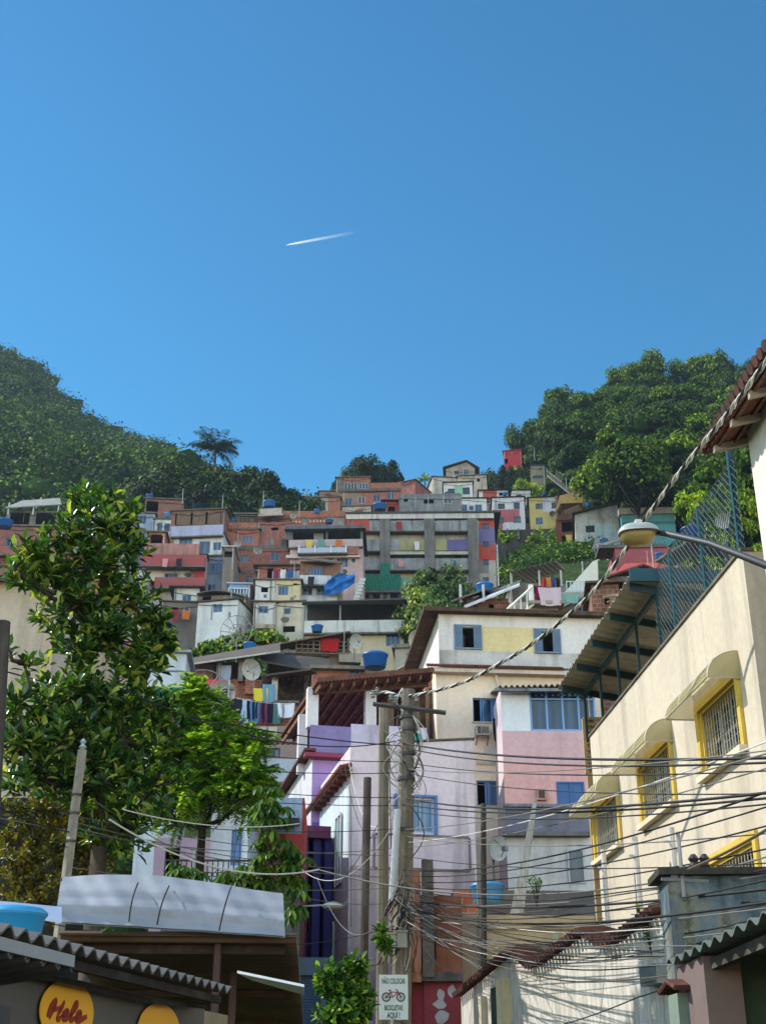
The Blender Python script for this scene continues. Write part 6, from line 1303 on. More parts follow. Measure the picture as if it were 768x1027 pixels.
def forest():
    lf = varleaf('#18290f', '#36561f', '#6d8638', 'forest')
    vs_ = [make_tree_variant(k, lf, 62, 290, .4, 5.0, 3.9, 8.0, BARK, 1.4) for k in range(5)]
    GR = 'dense broadleaf trees of the forest on the right hill'; LB = 'dense broadleaf tree in the forest mass covering the hill behind the wire fence'
    g = random.Random(3); n = 0
    sky_top = [(500,470),(508,455),(515,432),(525,415),(540,404),(560,388),(582,382),(603,380),(622,366),(640,352),(660,358),(680,362),(700,356),(720,355),(738,364),(750,372),(768,352),(800,345)]
    for y in range(150, 268, 8):
        x = y*.06
        while x < y*.46:
            px_, py_ = x + g.uniform(-2.5, 2.5), y + g.uniform(-3, 3); x += 6.2
            u = CX + F*(px_/py_)*.93; r = px_/py_
            if u < 524 or r < .125 and y < 235 or u < 574 and py_ < 232 or u < 592 and py_ < 186: continue
            if py_ < 172 and r < .19: continue
            z = tz(px_, py_); var = vs_[n % 5]; s = g.uniform(.75, 1.25)
            vtop = ip(u, sky_top) if u >= 500 else 999
            lim = P(max(u, 500), vtop, py_).z
            H_ = var[2]*s
            if z + H_ > lim: s = (lim - z)/var[2]
            if s < .45: continue
            place('broadleaf_tree', LB, 'tree', GR, var, px_, py_, z-.3, s, g.random()*6.28, g.uniform(.85, 1.15)); n += 1
    # skyline trees that stand out
    SK = [(536,416,240,'tall dark tree leaning out over the red ridge house',.95),(562,386,244,'domed dark tree at the shoulder of forest skyline',1.0),(592,384,246,'round topped skyline tree left of the highest crowns',.9),(622,366,246,'dark skyline tree just left of the highest crown',1.0),(646,351,248,'highest spreading crown on the forest skyline',1.15),(700,353,248,'broad skyline tree right of the highest crown',1.1),(728,358,247,'dark skyline tree near the tiled eave',.95),(764,346,236,'paler airy tree breaking the skyline behind the tiled eave',.9)]
    for i, (u, v, Y, lb, s) in enumerate(SK):
        p = P(u, v+9, Y); zg = tz(p.x, Y); hh = max(8, p.z - zg); var = vs_[i % 5]; place('broadleaf_tree', lb, 'tree', 'skyline trees of the right hill', var, p.x, Y, zg-.5, s*1.0, i*1.3, hh/var[2]/s)
    print('forest trees', n)
    # bright tree right edge, light green bushes at forest foot, paler trees
    bright = varleaf('#3a5a12', '#6d8f22', '#a8b63a', 'bright', .3, .15)
    bv = [make_tree_variant(k+10, bright, 44, 200, .28, 3.0, 3.2, 5.0, BARK, 1.0) for k in range(2)]
    for i, (u, v, Y, s, lb) in enumerate(((735,440,105,1.5,'bright yellow green tree between wire fence and tall white corner'),(712,490,100,.9,'lime green bushy tree behind the blue roof tank'),(600,497,168,1.0,'light green tree behind grey white slanted house'),(655,500,160,.8,'light green shrubby tree above teal building'),(528,476,214,.9,'pale green bush left of the small grey yellow house'),(545,492,205,.8,'bright green bush over the yellow ridge house roof'))):
        p = P(u, v, Y); var = bv[i % 2]; zg = tz(p.x, Y); hh = p.z - zg
        place('leafy_tree', lb, 'tree', None, var, p.x, Y, zg-.3, s, i*2.1, max(.7, hh/var[2]/s))
    # ridge trees
    dk = varleaf('#0d170a', '#1b2e15', '#34502a', 'dark', .12)
    dv = [make_tree_variant(k+20, dk, 64, 250, .42, 5.2, 3.8, 7.0, BARK, 1.4) for k in range(3)]
    for i, (u, v, Y, s, lb) in enumerate(((366,450,222,1.0,'dark rounded tree standing behind the grey top ridge house'),(352,460,224,.62,'left lobe tree of the ridge clump behind grey top room'),(388,452,226,.72,'right lobe tree of the ridge clump behind brick house'),(404,474,228,.5,'low dark tree at the right foot of the ridge clump'),
        (492,462,234,.62,'dark green tree left of the red ridge house'),(507,456,227,.5,'tree in front of the red ridge house'),(480,468,236,.45,'small dark tree right of gabled ridge house'),(521,459,226,.48,'dark tree under the red ridge house'),
        (312,489,230,.45,'small tree on the ridge left of grey ridge houses'),(296,492,226,.5,'small tree where dark wood meets the ridge houses'),(328,486,236,.4,'small far tree peeping over pinkish box house'))):
        p = P(u, v+11, Y); var = dv[i % 3]; zg = tz(p.x, Y); hh = p.z - zg; place('ridge_tree', lb, 'tree', 'dark trees along the ridge', var, p.x, Y, zg-.5, s, i*1.7, max(.5, hh/var[2]/s))
    # big dark wood behind the brick block
    DW = [(150,476,178,1.1),(172,466,180,1.2),(196,460,182,1.3),(222,462,181,1.3),(246,466,180,1.2),(266,472,178,1.1),(284,482,177,1.0),(300,492,176,.8),(160,492,170,1.0),(186,486,168,1.1),(212,484,168,1.2),(238,486,169,1.2),(262,492,169,1.1),(286,500,170,.9),(136,492,176,.9),(316,502,176,.6),(120,505,170,.9)]
    for i, (u, v, Y, s) in enumerate(DW):
        v += 11
        p = P(u, v, Y); zg = tz(p.x, Y); var = dv[i % 3]; hh = p.z - zg; place('dark_tree', 'one of the dark merged trees directly behind the brick block under the palm', 'tree', 'dark merged trees under the palm', var, p.x, Y, zg-.5, s, i*2.3, max(.6, hh/var[2]/s))
    # trees in front of the housing block
    ol = varleaf('#2c4420', '#55703a', '#93a36a', 'olive', .25, .3)
    ov_ = [make_tree_variant(k+40, ol, 34, 200, .24, 2.0, 1.7, 3.6, wood('#8a7f6e', .6, 2), .75) for k in range(2)]
    for i, (u, v, Y, s, lb) in enumerate(((432,572,118,1.35,'leafy pale green tree in front of housing block balconies'),(452,583,118,1.1,'silvery green tree crown beside the leafy one'),(424,592,112,1.0,'yellowing tree low beside wide dark roof'),(468,590,116,.9,'tree right of the silvery crown above white edged roof'),(440,600,108,1.0,'small tree below the leafy pale green crowns'))):
        p = P(u, v, Y); zg = tz(p.x, Y); var = ov_[i % 2]; hh = p.z - zg; place('leafy_tree', lb, 'tree', None, var, p.x, Y, zg-.3, s, i*1.1, max(.6, hh/var[2]/s))
forest()
def far_forest():
    """the wooded mountain on the left: one mass"""
    a = Acc(); g = np.random.default_rng(5); C = []; Rr = []
    for _ in range(4300):
        y = g.uniform(120, 392); x = -y*g.uniform(.02, .60)
        if x > -y*.05 and y < 205 or y < 198 and x > -y*.30: continue
        z = tz(x, y); r = g.uniform(2.6, 6.2); C.append((x, y, z + r*.55)); Rr.append(r)
    C = np.array(C); Rr = np.array(Rr)
    # each crown broken into smaller heads
    k = 3; C2 = np.repeat(C, k, 0) + unit(g.normal(size=(len(C)*k, 3)))*np.repeat(Rr, k)[:, None]*.62*np.array([1,1,.7]); R2 = np.repeat(Rr, k)*g.uniform(.45, .8, len(C)*k)
    lumps_to(a, C2, R2, 54, .8, .62); 
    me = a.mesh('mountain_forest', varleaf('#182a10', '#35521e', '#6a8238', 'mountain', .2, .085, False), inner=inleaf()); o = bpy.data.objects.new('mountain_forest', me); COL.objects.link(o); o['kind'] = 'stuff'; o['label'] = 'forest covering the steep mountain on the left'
    # undergrowth on the terraces between houses
    a = Acc(); C = []; Rr = []
    def patch(u0, v0, u1, v1, Y0, Y1, n, r0, r1):
        for _ in range(n):
            Y = g.uniform(Y0, Y1); p = P(g.uniform(u0, u1), g.uniform(v0, v1), Y); zg = tz(p.x, Y); r = g.uniform(r0, r1); C.append((p.x, Y, zg + g.random()*r*.7)); Rr.append(r)
    patch(495,540,600,620,140,186,420,.7,1.6); patch(480,600,760,640,70,130,260,.7,1.5); patch(120,640,300,760,84,122,420,.5,1.1); patch(-40,560,150,760,84,170,520,.8,1.8); patch(540,470,780,560,140,178,420,1,2.2)
    patch(100,520,170,640,130,165,160,.8,1.6); patch(600,560,900,900,40,120,300,.8,1.6); patch(-60,700,150,900,34,84,260,.6,1.3)
    lumps_to(a, np.array(C), np.array(Rr), 70, .32, .75); me = a.mesh('undergrowth', varleaf('#1d3212', '#3c5a20', '#7d8f38', 'under', .25, .2, False), inner=inleaf()); o = bpy.data.objects.new('undergrowth', me); COL.objects.link(o); o['kind'] = 'stuff'; o['label'] = 'leafy undergrowth on the terraces between the houses'
far_forest()
def vines():
    m = varleaf('#26400f', '#4f7a1c', '#b0bf3a', 'vine', .3, .8, False); g = np.random.default_rng(8)
    for nm, lb, pts, sc, Y in (('vine', 'tangle of bright leafy vines climbing below the cliff houses', [(188,660),(198,655),(208,651),(219,647),(230,643),(241,641),(252,640),(262,638),(273,640),(282,645),(210,660),(225,655),(240,652),(255,650),(270,652)], .42, 104),):
        a = Acc(); C = []; Rr = []
        for u, v in pts:
            for _ in range(7): p = P(u+g.uniform(-5,5), v+g.uniform(-2,8), Y+g.uniform(-1,2)); C.append(p[:]); Rr.append(g.uniform(.35,.75))
        lumps_to(a, np.array(C), np.array(Rr), 60, sc, .7); me = a.mesh(nm, m, inner=inleaf()); o = bpy.data.objects.new(nm, me); COL.objects.link(o); tag(o, lb, 'vine')
vines()
def frond_plant(root, c, n, L, droop, w, m, seed, up=.9, name='frond', leaflets=22, split=True):
    """palm or banana leaves: each frond a part"""
    g = random.Random(seed); G2 = np.random.default_rng(seed)
    for i in range(n):
        a = 2*math.pi*i/n + g.uniform(-.25,.25); el = g.uniform(.15, 1.25)*up; d = Vector((math.cos(a)*math.cos(el), math.sin(a)*math.cos(el), math.sin(el))); pts = []; p = Vector(c); v = d.copy(); l = L*g.uniform(.8, 1.1)
        for k in range(9): pts.append(p.copy()); p = p + v*(l/8); v = (v + Vector((0,0,-droop/8*(1+k*.35)))).normalized()
        A = Acc(); b = MB(); b.tube(pts, [.05*w*(1-k/10) for k in range(9)], 4); 
        P_, D_, N_, L_, W_ = [], [], [], [], []
        for j in range(leaflets):
            t = .12 + .88*j/leaflets; k = min(7, int(t*8)); q = pts[k].lerp(pts[k+1], t*8-k); ax = (pts[k+1]-pts[k]).normalized(); s = ax.cross(Vector((0,0,1))).normalized()
            for sg in (-1, 1):
                dd = (s*sg + ax*.5 + Vector((0,0,-.25-.4*g.random()))).normalized(); P_.append(q[:]); D_.append(dd[:]); N_.append((0,0,1)); L_.append(w*math.sin(math.pi*min(1, .12+.88*t))**.6*g.uniform(.8,1.1)); W_.append(L_[-1]*(.16 if split else .42))
        V, Q, T = blades(np.array(P_), np.array(D_), np.array(N_)+.2*G2.normal(size=(len(P_),3)), np.array(L_), np.array(W_), 'card'); A.add(V, Q, T)
        A.add(np.array(b.v), np.array([f for f in b.f if len(f) == 4])); me = A.mesh(name, m); o = bpy.data.objects.new(name, me); COL.objects.link(o); o.parent = root
def palms():
    m = varleaf('#16260f', '#2a4020', '#4d6138', 'palm', .2, .5, False); c = P(216, 450, 190); zg = tz(c.x, 190); root = empty('palm_tree', (c.x, 190, zg), 0, 'tall palm with drooping fronds against sky above the dark wood', 'palm tree')
    b = MB(); b.tube([(0,0,-1), (.3,0,(c.z-zg)*.5), (0,0,c.z-zg)], [.35,.25,.2], 8); b.obj('trunk', BARK, root); frond_plant(root, (0,0,c.z-zg), 24, 5.4, .95, 1.4, m, 5)
    m2 = varleaf('#3a5a1c', '#6f9a36', '#b4c468', 'banana', .4, .5, False)
    for i, (u, v, Y, s, lb) in enumerate(((508,545,172,1.3,'large pale banana plant right of the housing block'),(524,556,165,1.1,'banana plant beside street pole on the green slope'),(540,542,172,1.1,'banana plant under the yellow ridge house'),(548,560,160,1.0,'banana plant low on the slope near rust tower'),(426,482,236,1.1,'spiky leaved plant on the ridge above bare grey block house'),(512,575,150,1.2,'banana plant low beside the housing block foot'),(560,545,166,.9,'banana plant close to the rust tower'))):
        c = P(u, v, Y); zg = tz(c.x, Y); h = max(.8, c.z-zg-1.0); root = empty('banana_plant', (c.x, Y, c.z-h), i, lb, 'banana plant', 'banana plants on the slope'); b = MB(); b.tube([(0,0,-.5), (0,0,h)], [.18,.12], 6); b.obj('stem', BARK, root); frond_plant(root, (0,0,h), 9, 2.1*s, .55, .6*s, m2, 20+i, 1.1, 'leaf', 12, False)
palms()
def lobed_tree(name, label, base, lobes, leaf_fn, bark, trunk_r=.16, forks=None, per=26, seed=3, twig_r=.02, dens=1.0):
    """trunk from base; limbs to every lobe; twigs to sprays; leaf_fn(points, directions) -> Acc"""
    g = random.Random(seed); root = empty(name, base, 0, label, 'tree')
    b = MB(); tw = MB(); pts = []; dirs = []
    fork = Vector(forks) if forks else Vector((0,0,2)); b.tube([(0,0,-.3), (0,0,fork.z*.5), fork], [trunk_r*1.2, trunk_r, trunk_r*.85], 9)
    B0 = Vector(base)
    # main stem climbs through lobe centres sorted by height
    L3 = [(P(u, v, Y) - B0, ru*Y/F*1.02, rv*Y/F*1.05, n) for u, v, Y, ru, rv, n in lobes]
    L3.sort(key=lambda q: q[0].z); nodes = [fork]
    for c, rx, rz, n in L3:
        s = min(nodes, key=lambda q: (q-c).length + (2 if q.z > c.z else 0)); mid = s.lerp(c, .5) + Vector((g.uniform(-.12,.12), g.uniform(-.12,.12), -.1)); rr = trunk_r*(.55 if len(nodes) < 4 else .32)
        b.tube([s, mid, c], [rr, rr*.75, rr*.45], 6); nodes.append(c)
        for i in range(int(n*dens)):
            d = Vector((g.gauss(0,1), g.gauss(0,1), g.gauss(.25,1))).normalized(); rad = g.random()**.36*(1+.35*g.random()*g.random()); p = c + Vector((d.x*rx*rad, d.y*rx*rad*.9, d.z*rz*rad)); pts.append(p)
            dd = (d*.8 + Vector((0,0,.9))).normalized(); dirs.append(dd)
            if i % 2 == 0: q = c.lerp(p, .15); tw.tube([q, q.lerp(p, .55)+Vector((0,0,-.05)), p], [twig_r, twig_r*.7, twig_r*.45], 3, False)
    b.v += tw.v if False else []
    n0 = len(b.v); b.v += tw.v; b.f += [tuple(i+n0 for i in f) for f in tw.f]; b.mi += tw.mi; b.obj('trunk', bark, root, True)
    me = leaf_fn(np.array([p[:] for p in pts]), np.array([d[:] for d in dirs])); o = bpy.data.objects.new('crown', me); COL.objects.link(o); o.parent = root; return root
def rosettes(m, nl=9, L0=.14, W=.42, spread=1.0):
    def fn(Pp, D):
        n = len(Pp); P2 = np.repeat(Pp, nl, 0); D2 = np.repeat(D, nl, 0); a = np.tile(np.arange(nl)*2.399, n) + np.repeat(nrnd.random(n)*6.28, nl)
        X = unit(np.cross(D2, np.array([.3,.5,.8]))); Y = np.cross(D2, X); t = np.tile(np.linspace(0, 1, nl), n); op = .35 + spread*t
        ax = D2*np.cos(op)[:, None] + (X*np.cos(a)[:, None] + Y*np.sin(a)[:, None])*np.sin(op)[:, None] + .12*rdir(n*nl)
        nrm = D2*np.sin(op)[:, None] - (X*np.cos(a)[:, None] + Y*np.sin(a)[:, None])*np.cos(op)[:, None] + .25*rdir(n*nl)
        L = L0*(.7+.6*nrnd.random(n*nl)); pos = P2 - D2*(t*L0*.9)[:, None]
        V, Q, T = blades(pos, ax, nrm, L, L*W, 'leaf'); A = Acc(); A.add(V, Q, T); return A.mesh('crown', m, True)
    return fn
def feathery(m, nf=5, L0=.34):
    """bipinnate sprays"""
    def fn(Pp, D):
        A = Acc(); n = len(Pp); P2 = np.repeat(Pp, nf, 0); ax = unit(rdir(n*nf) + np.array([0,0,.12])); nl = 16
        side = unit(np.cross(ax, np.array([0,0,1.0]) + .1*rdir(n*nf))); t = np.linspace(.12, 1, nl)
        pos = (P2[:, None] + ax[:, None]*(t[None, :, None]*L0) + np.array([0,0,-1])*(t[None, :, None]**2*L0*.35)).reshape(-1, 3)
        for sg in (-1, 1):
            d = np.repeat(side*sg, nl, 0) + .45*np.repeat(ax, nl, 0) + .2*rdir(len(pos)); L = np.tile(.3*L0*np.sin(np.pi*(.1+.85*t))**.7, n*nf); V, Q, T = blades(pos, d, np.array([0,0,1.0]) + .35*rdir(len(pos)), L, L*.34, 'card'); A.add(V, Q, T)
        return A.mesh('crown', m)
    return fn
def neartrees():
    big = leafmat('#233f18', '#4f762a', '#bcc052', .25, .42, spec=.7)
    lobes = [(100,502,16.2,22,14,26),(75,505,16,14,12,14),(125,515,16.3,16,12,16),(105,530,16,40,24,70),(60,540,15.8,26,18,40),(30,555,15.6,20,16,26),(45,580,15.8,34,22,56),(90,570,16,40,30,90),(130,550,16.4,22,24,44),(20,575,15.5,16,14,16),(75,610,16,42,24,80),(125,600,16.4,34,26,70),(155,628,16.6,20,22,38),(165,640,16.8,14,16,18),(110,640,16.2,40,26,84),(70,650,16,30,22,40),(140,665,16.6,32,22,60),(100,690,16.2,44,26,96),(60,705,15.9,34,24,60),(150,705,16.6,30,22,54),(20,735,15.5,28,26,60),(70,745,16,48,30,120),(125,745,16.3,40,30,90),(35,775,15.7,36,26,70),(95,785,16.1,50,26,100),(10,650,15.4,10,8,6),(25,665,15.5,9,7,6),(18,700,15.5,12,10,10),(165,735,16.6,22,18,30),(150,790,16.6,36,30,60),(120,830,16.4,40,26,60)]
    b_ = P(98, 870, 16.2); lobed_tree('big_leaved_tree', 'tall glossy big leaved tree in the left foreground with upright leaf rosettes', (b_.x, 16.2, 0), lobes, rosettes(big, 9, .165, .4, .95), wood('#453b31', 1, 2), .12, (0, 0, P(98,850,16.2).z), seed=4, dens=.52)
    fe = leafmat('#527a20', '#93b23e', '#d3df72', .6, .55, spec=.2)
    lobes = [(190,712,22,26,16,34),(215,735,22,28,18,40),(175,735,22,26,18,34),(245,748,21.5,20,12,24),(205,762,22,40,20,64),(240,775,21.5,26,16,38),(170,775,22,34,20,50),(215,795,21.8,40,16,50),(250,800,21.4,16,12,16),(165,810,22,34,16,36),(200,700,22,16,10,14),(262,790,21.3,10,8,8)]
    b_ = P(200, 880, 22); lobed_tree('feathery_tree', 'bright green feathery leaved tree beside the big glossy leaved tree', (b_.x, 22, ip(22, BASE)), lobes, feathery(fe, 6, .46), wood('#3c342d', 1, 2), .08, (0, 0, P(200,830,22).z-ip(22,BASE)), seed=9, dens=.48)
    # drooping compound leaves, right of the feathery tree
    pa = leafmat('#2f4f16', '#587a26', '#8fa63c', .4, .35)
    lobes = [(268,800,19,10,8,5),(275,820,19,14,8,8),(262,835,19,12,8,6),(285,858,19,16,10,9),(300,868,19,12,8,6),(272,865,19,12,8,6),(292,905,18.6,10,14,8),(250,880,19,18,8,10),(235,882,19,12,6,6),(205,875,19,18,8,8),(175,880,19,14,8,8)]
    def umb(m, nl=7, L0=.2):
        def fn(Pp, D):
            k = 3; Pp2 = np.repeat(Pp, k, 0) + rdir(len(Pp)*k)*.16; n = len(Pp2); P2 = np.repeat(Pp2, nl, 0); a = np.tile(np.arange(nl)*2*np.pi/nl, n) + np.repeat(nrnd.random(n)*6.28, nl)
            ax = np.stack([np.cos(a), np.sin(a), -.75 + 0*a], 1) + .15*rdir(n*nl); V, Q, T = blades(P2, ax, np.stack([np.cos(a)*.6, np.sin(a)*.6, 1+0*a], 1), L0*(.8+.5*nrnd.random(n*nl)), L0*.36*np.ones(n*nl), 'leaf'); A = Acc(); A.add(V, Q, T); return A.mesh('crown', m, True)
        return fn
    b_ = P(262, 940, 19); lobed_tree('umbrella_tree', 'slender tree with drooping hand shaped leaf clusters before the red house', (b_.x, 19, 0), lobes, umb(pa), wood('#6b5f50', 1, 2), .06, (0, 0, P(262,900,19).z), seed=12, twig_r=.012, dens=.6)
    # bush at the foot of the white house
    bu = leafmat('#2a4a14', '#4f7a20', '#a3c03e', .4, .35)
    lobes = [(340,974,18,18,8,26),(358,970,18,12,8,18),(328,984,18,12,8,18),(346,994,18,22,12,40),(345,1015,18,24,12,60),(390,948,17.4,7,5,5),(381,938,17.4,5,8,5),(362,1005,18,12,12,18)]
    b_ = P(350, 1040, 18); lobed_tree('leafy_bush', 'leafy green bush with pale upper leaves growing against the sign pole', (b_.x, 18, 0), lobes, rosettes(bu, 8, .115, .5, 1.2), wood('#5f5348', 1, 2), .05, (0, 0, .6), seed=14, twig_r=.008, dens=1.5)
    # yellow vine covered shrub left
    ye = leafmat('#4a5216', '#7f7a22', '#b08a30', .5, .35)
    lobes = [(30,815,17.2,28,14,50),(70,808,17.2,34,14,60),(100,812,17.2,18,12,30),(25,850,17.2,30,22,80),(70,845,17.2,36,22,100),(105,850,17.2,14,24,40),(20,890,17.2,30,22,70),(65,885,17.2,34,22,80),(100,885,17.2,14,16,30),(40,915,17.2,40,16,60)]
    b_ = P(60, 930, 17.2); lobed_tree('creeper_covered_shrub', 'yellowing creeper covered shrub behind the slim leaning pole', (b_.x, 17.2, 0), lobes, rosettes(ye, 9, .075, .6, 1.3), wood('#5f5348', 1, 2), .08, (0, 0, 1.2), seed=15, twig_r=.01)
    # small plants
    for (u, v, Y, s, lb) in ((538,900,33,.5,'potted plant on the ledge beside the leaning plank'), (655,948,14.6,.35,'sparse twiggy weed at the corner of the tile capped wall')):
        c = P(u, v, Y); root = empty('small_plant', c, 0, lb, 'plant'); b = MB(); C = []
        for i in range(16):
            a = rnd.random()*6.28; e = Vector((math.cos(a)*s*.5*rnd.random(), math.sin(a)*s*.5*rnd.random(), s*rnd.uniform(.3, 1))); b.tube([(0,0,-.3), e*.5, e], .008, 3); C.append(e[:])
        b.obj('stem', BARK, root); o = bpy.data.objects.new('foliage', rosettes(bu, 6, .1, .5, 1.2)(np.array(C), np.tile([0,0,1.0], (len(C), 1)))); COL.objects.link(o); o.parent = root
neartrees()
# ------------------------------------------------------------------ poles, lamp, cables, sign, contrail
def poles():
    cc = concrete('#8b8272', 1.4)
    def polegeo(u0, v0, u1, v1, Y, r0, r1, sides=10):
        A, B = P(u0, v0, Y), P(u1, v1, Y); d = (A-B).normalized(); zg = ip(Y, BASE); B0 = A - d*((A.z-zg)/d.z); return B0, A
    B0, A = polegeo(409.5, 692, 402, 1020, 23, .16, .12); root = empty('utility_pole', B0, 0, 'tallest weathered concrete utility pole with crossarm and cable tangle', 'pole', 'utility poles')
    T = A - B0; b = MB(); b.tube([(0,0,0), T], [.19, .125], 8); b.obj('shaft', cc, root)
    b = MB(); l = P(374, 706, 22.8)-B0; r_ = P(447, 715, 22.8)-B0; b.tube([l, r_], .045, 4); b.obj('crossarm', flat('#4e4a46', .7, var=.4), root)
    b = MB(); q = P(386, 700, 22.7)-B0; 
    for u, v in ((374,700),(378,697),(392,703),(396,706),(418,704)): p = P(u, v, 22.75)-B0; b.lathe([(.02,0),(.05,.02),(.03,.05),(.055,.07),(.03,.1),(.05,.12),(.01,.15)], p, 8); b.obj('insulator', flat('#8f8d88', .3), root); b = MB()
    for t_ in (.93, .9, .84, .78, .66): p = T*t_; b = MB(); b.tube([p+Vector((0,0,-.03)), p+Vector((0,0,.03))], .165, 10); b.obj('band_clamp', flat('#4b4a4a', .5), root)
    # white loops and tangle clinging to the pole head
    g = random.Random(2)
    for k in range(26):
        z = T.z - g.uniform(.2, 2.6); s = g.choice((-1, 1)); w_ = g.uniform(.08, .38); pts = []; f1, f2 = g.uniform(.4,.9), g.uniform(.8,1)
        c0 = T*(z/T.z); ph = g.uniform(0, 3)
        for i in range(9): t_ = i/8; pts.append(c0 + Vector((s*(.1+w_*math.sin(math.pi*t_)*f2), -.2-.1*math.sin(t_*5+ph), .25-f1*t_)))
        b = MB(); b.tube(pts, g.choice((.007, .010, .016)), 5); b.obj('cable_loop', flat(g.choice(('#d0cec6','#202022','#77736b','#2a2a2c','#b5b1a6')), .6), root)
    # the whitish lower conduit and boxes
    b = MB(); p0 = P(399, 812, 22.7)-B0; p1 = P(393, 905, 22.7)-B0; b.tube([p1, p0], .06, 8); b.obj('conduit', flat('#b9bdc2', .5), root)
    for (u0, v0, u1, v1) in ((388,938,397,951),(398,936,408,951)):
        a_, c_ = P(u0, v1, 22.6)-B0, P(u1, v0, 22.6)-B0; b = MB(); b.box(a_.x, c_.x, a_.y-.15, a_.y+.1, a_.z, c_.z); b.box(a_.x-.01, c_.x+.01, a_.y-.17, a_.y+.1, c_.z+.003, c_.z+.03); b.obj('junction_box', flat('#a39f90', .6, var=.3), root)
    for k in range(22):
        z0 = P(398, g.uniform(885, 935), 22.6).z - B0.z; pts = []; xo = g.uniform(-.2,.25); yo = g.uniform(0,.2)
        for i in range(10): t_ = i/9; pts.append(Vector((xo+.16*math.sin(t_*5+k), -.25-yo, z0 + .5*math.sin(t_*6.28+k)*.5 - t_*.5)))
        b = MB(); b.tube(pts, g.choice((.008,.010,.015)), 4); b.obj('cable_loop', flat(g.choice(('#1c1c1e','#262628','#8d8a80','#3a3835')), .6), root)
    # other poles
    for (u0, v0, u1, v1, Y, ra, rb, lb, h, sd_) in ((385,706,383,1000,24.6,.11,.1,'second slimmer round pole just left of the tallest pole','#857a68',8),(368.5,780,366,900,26,.09,.08,'short dark pole ending before the stained white house window','#5d5048',8),(484.5,806,485,1000,28,.07,.06,'thin dark pole in front of the grey wall dish','#4a443c',8),(99.5,0,0,0,0,0,0,'','',0)):
        if not lb: continue
        B0, A = polegeo(u0, v0, u1, v1, Y, ra, rb); b = MB(); b.tube([(0,0,0), A-B0], [ra, rb], sd_); o = b.obj('utility_pole', wood(h, .7, 2)); o.location = B0; tag(o, lb, 'pole', 'utility poles')
    # ---- no-bicycles sign
    c = P(394.5, 1000, 22.4); s = empty('bicycle_sign', c, R(2), 'small white sign with bicycle drawing and green capital letters tied to the pole', 'sign')
    w_, h_ = .29, .40
    W2 = (P(409, 1000, 22.4)-P(380, 1000, 22.4)).x/2; H2 = (P(394, 978, 22.4)-P(394, 1023, 22.4)).z/2
    b = MB(); b.box(-W2, W2, -.012, .012, -H2, H2); b.obj('board', flat('#d9e0dc', .5, var=.06), s); gt = flat('#1f3f1c', .6, var=.02); gy = flat('#3d5a1e', .6, var=.02)
    def tx(t, size, z, m, sx): text_mesh('lettering', t, size, m, s, Matrix.Translation((0, -.0135, z)), .0012, .0034, 0, sx)
    tx('NAO COLOCAR', H2*.33, H2*.7, gy, .52*W2/H2*1.28)
    b = MB(); b.tube([(-W2*.63+W2*.02*k, -.016, H2*.885+H2*.025*math.sin(k*1.2)) for k in range(6)], .004, 4); b.obj('tilde', gy, s); tx('BICICLETAS', H2*.31, -H2*.49, gy, .62*W2/H2*1.28); tx('AQUI !', H2*.34, -H2*.82, gt, .8*W2/H2*1.1)
    b = MB(); rr = W2*.27; y = -.017; th = .008
    def ring(cx_, cz_): b.tube([(cx_+rr*math.cos(a*math.pi/12), y, cz_+rr*math.sin(a*math.pi/12)) for a in range(25)], th*1.2, 5, False); [b.tube([(cx_, y, cz_), (cx_+rr*math.cos(a*math.pi/4), y, cz_+rr*math.sin(a*math.pi/4))], th*.35, 3) for a in range(8)]
    a1, a2 = (-W2*.5, H2*.0), (W2*.5, H2*.0); ring(*a1); ring(*a2); b.obj('bicycle_wheels', flat('#26262e', .6), s)
    b = MB(); Pt = lambda x, z: (x*W2, y, (z+.1)*H2)
    for p, q in (((-.5,-.1),(-.05,-.1)),((-.05,-.1),(.3,.12)),((.3,.12),(-.2,.12)),((-.2,.12),(-.05,-.1)),((-.2,.12),(-.5,-.1)),((.5,-.1),(.28,.2)),((.28,.2),(.14,.24)),((-.2,.12),(-.26,.2)),((-.36,.2),(-.16,.2))): b.tube([Pt(*p), Pt(*q)], th*.9, 4)
    b.obj('bicycle_frame', flat('#9a3a4a', .6), s)
poles()
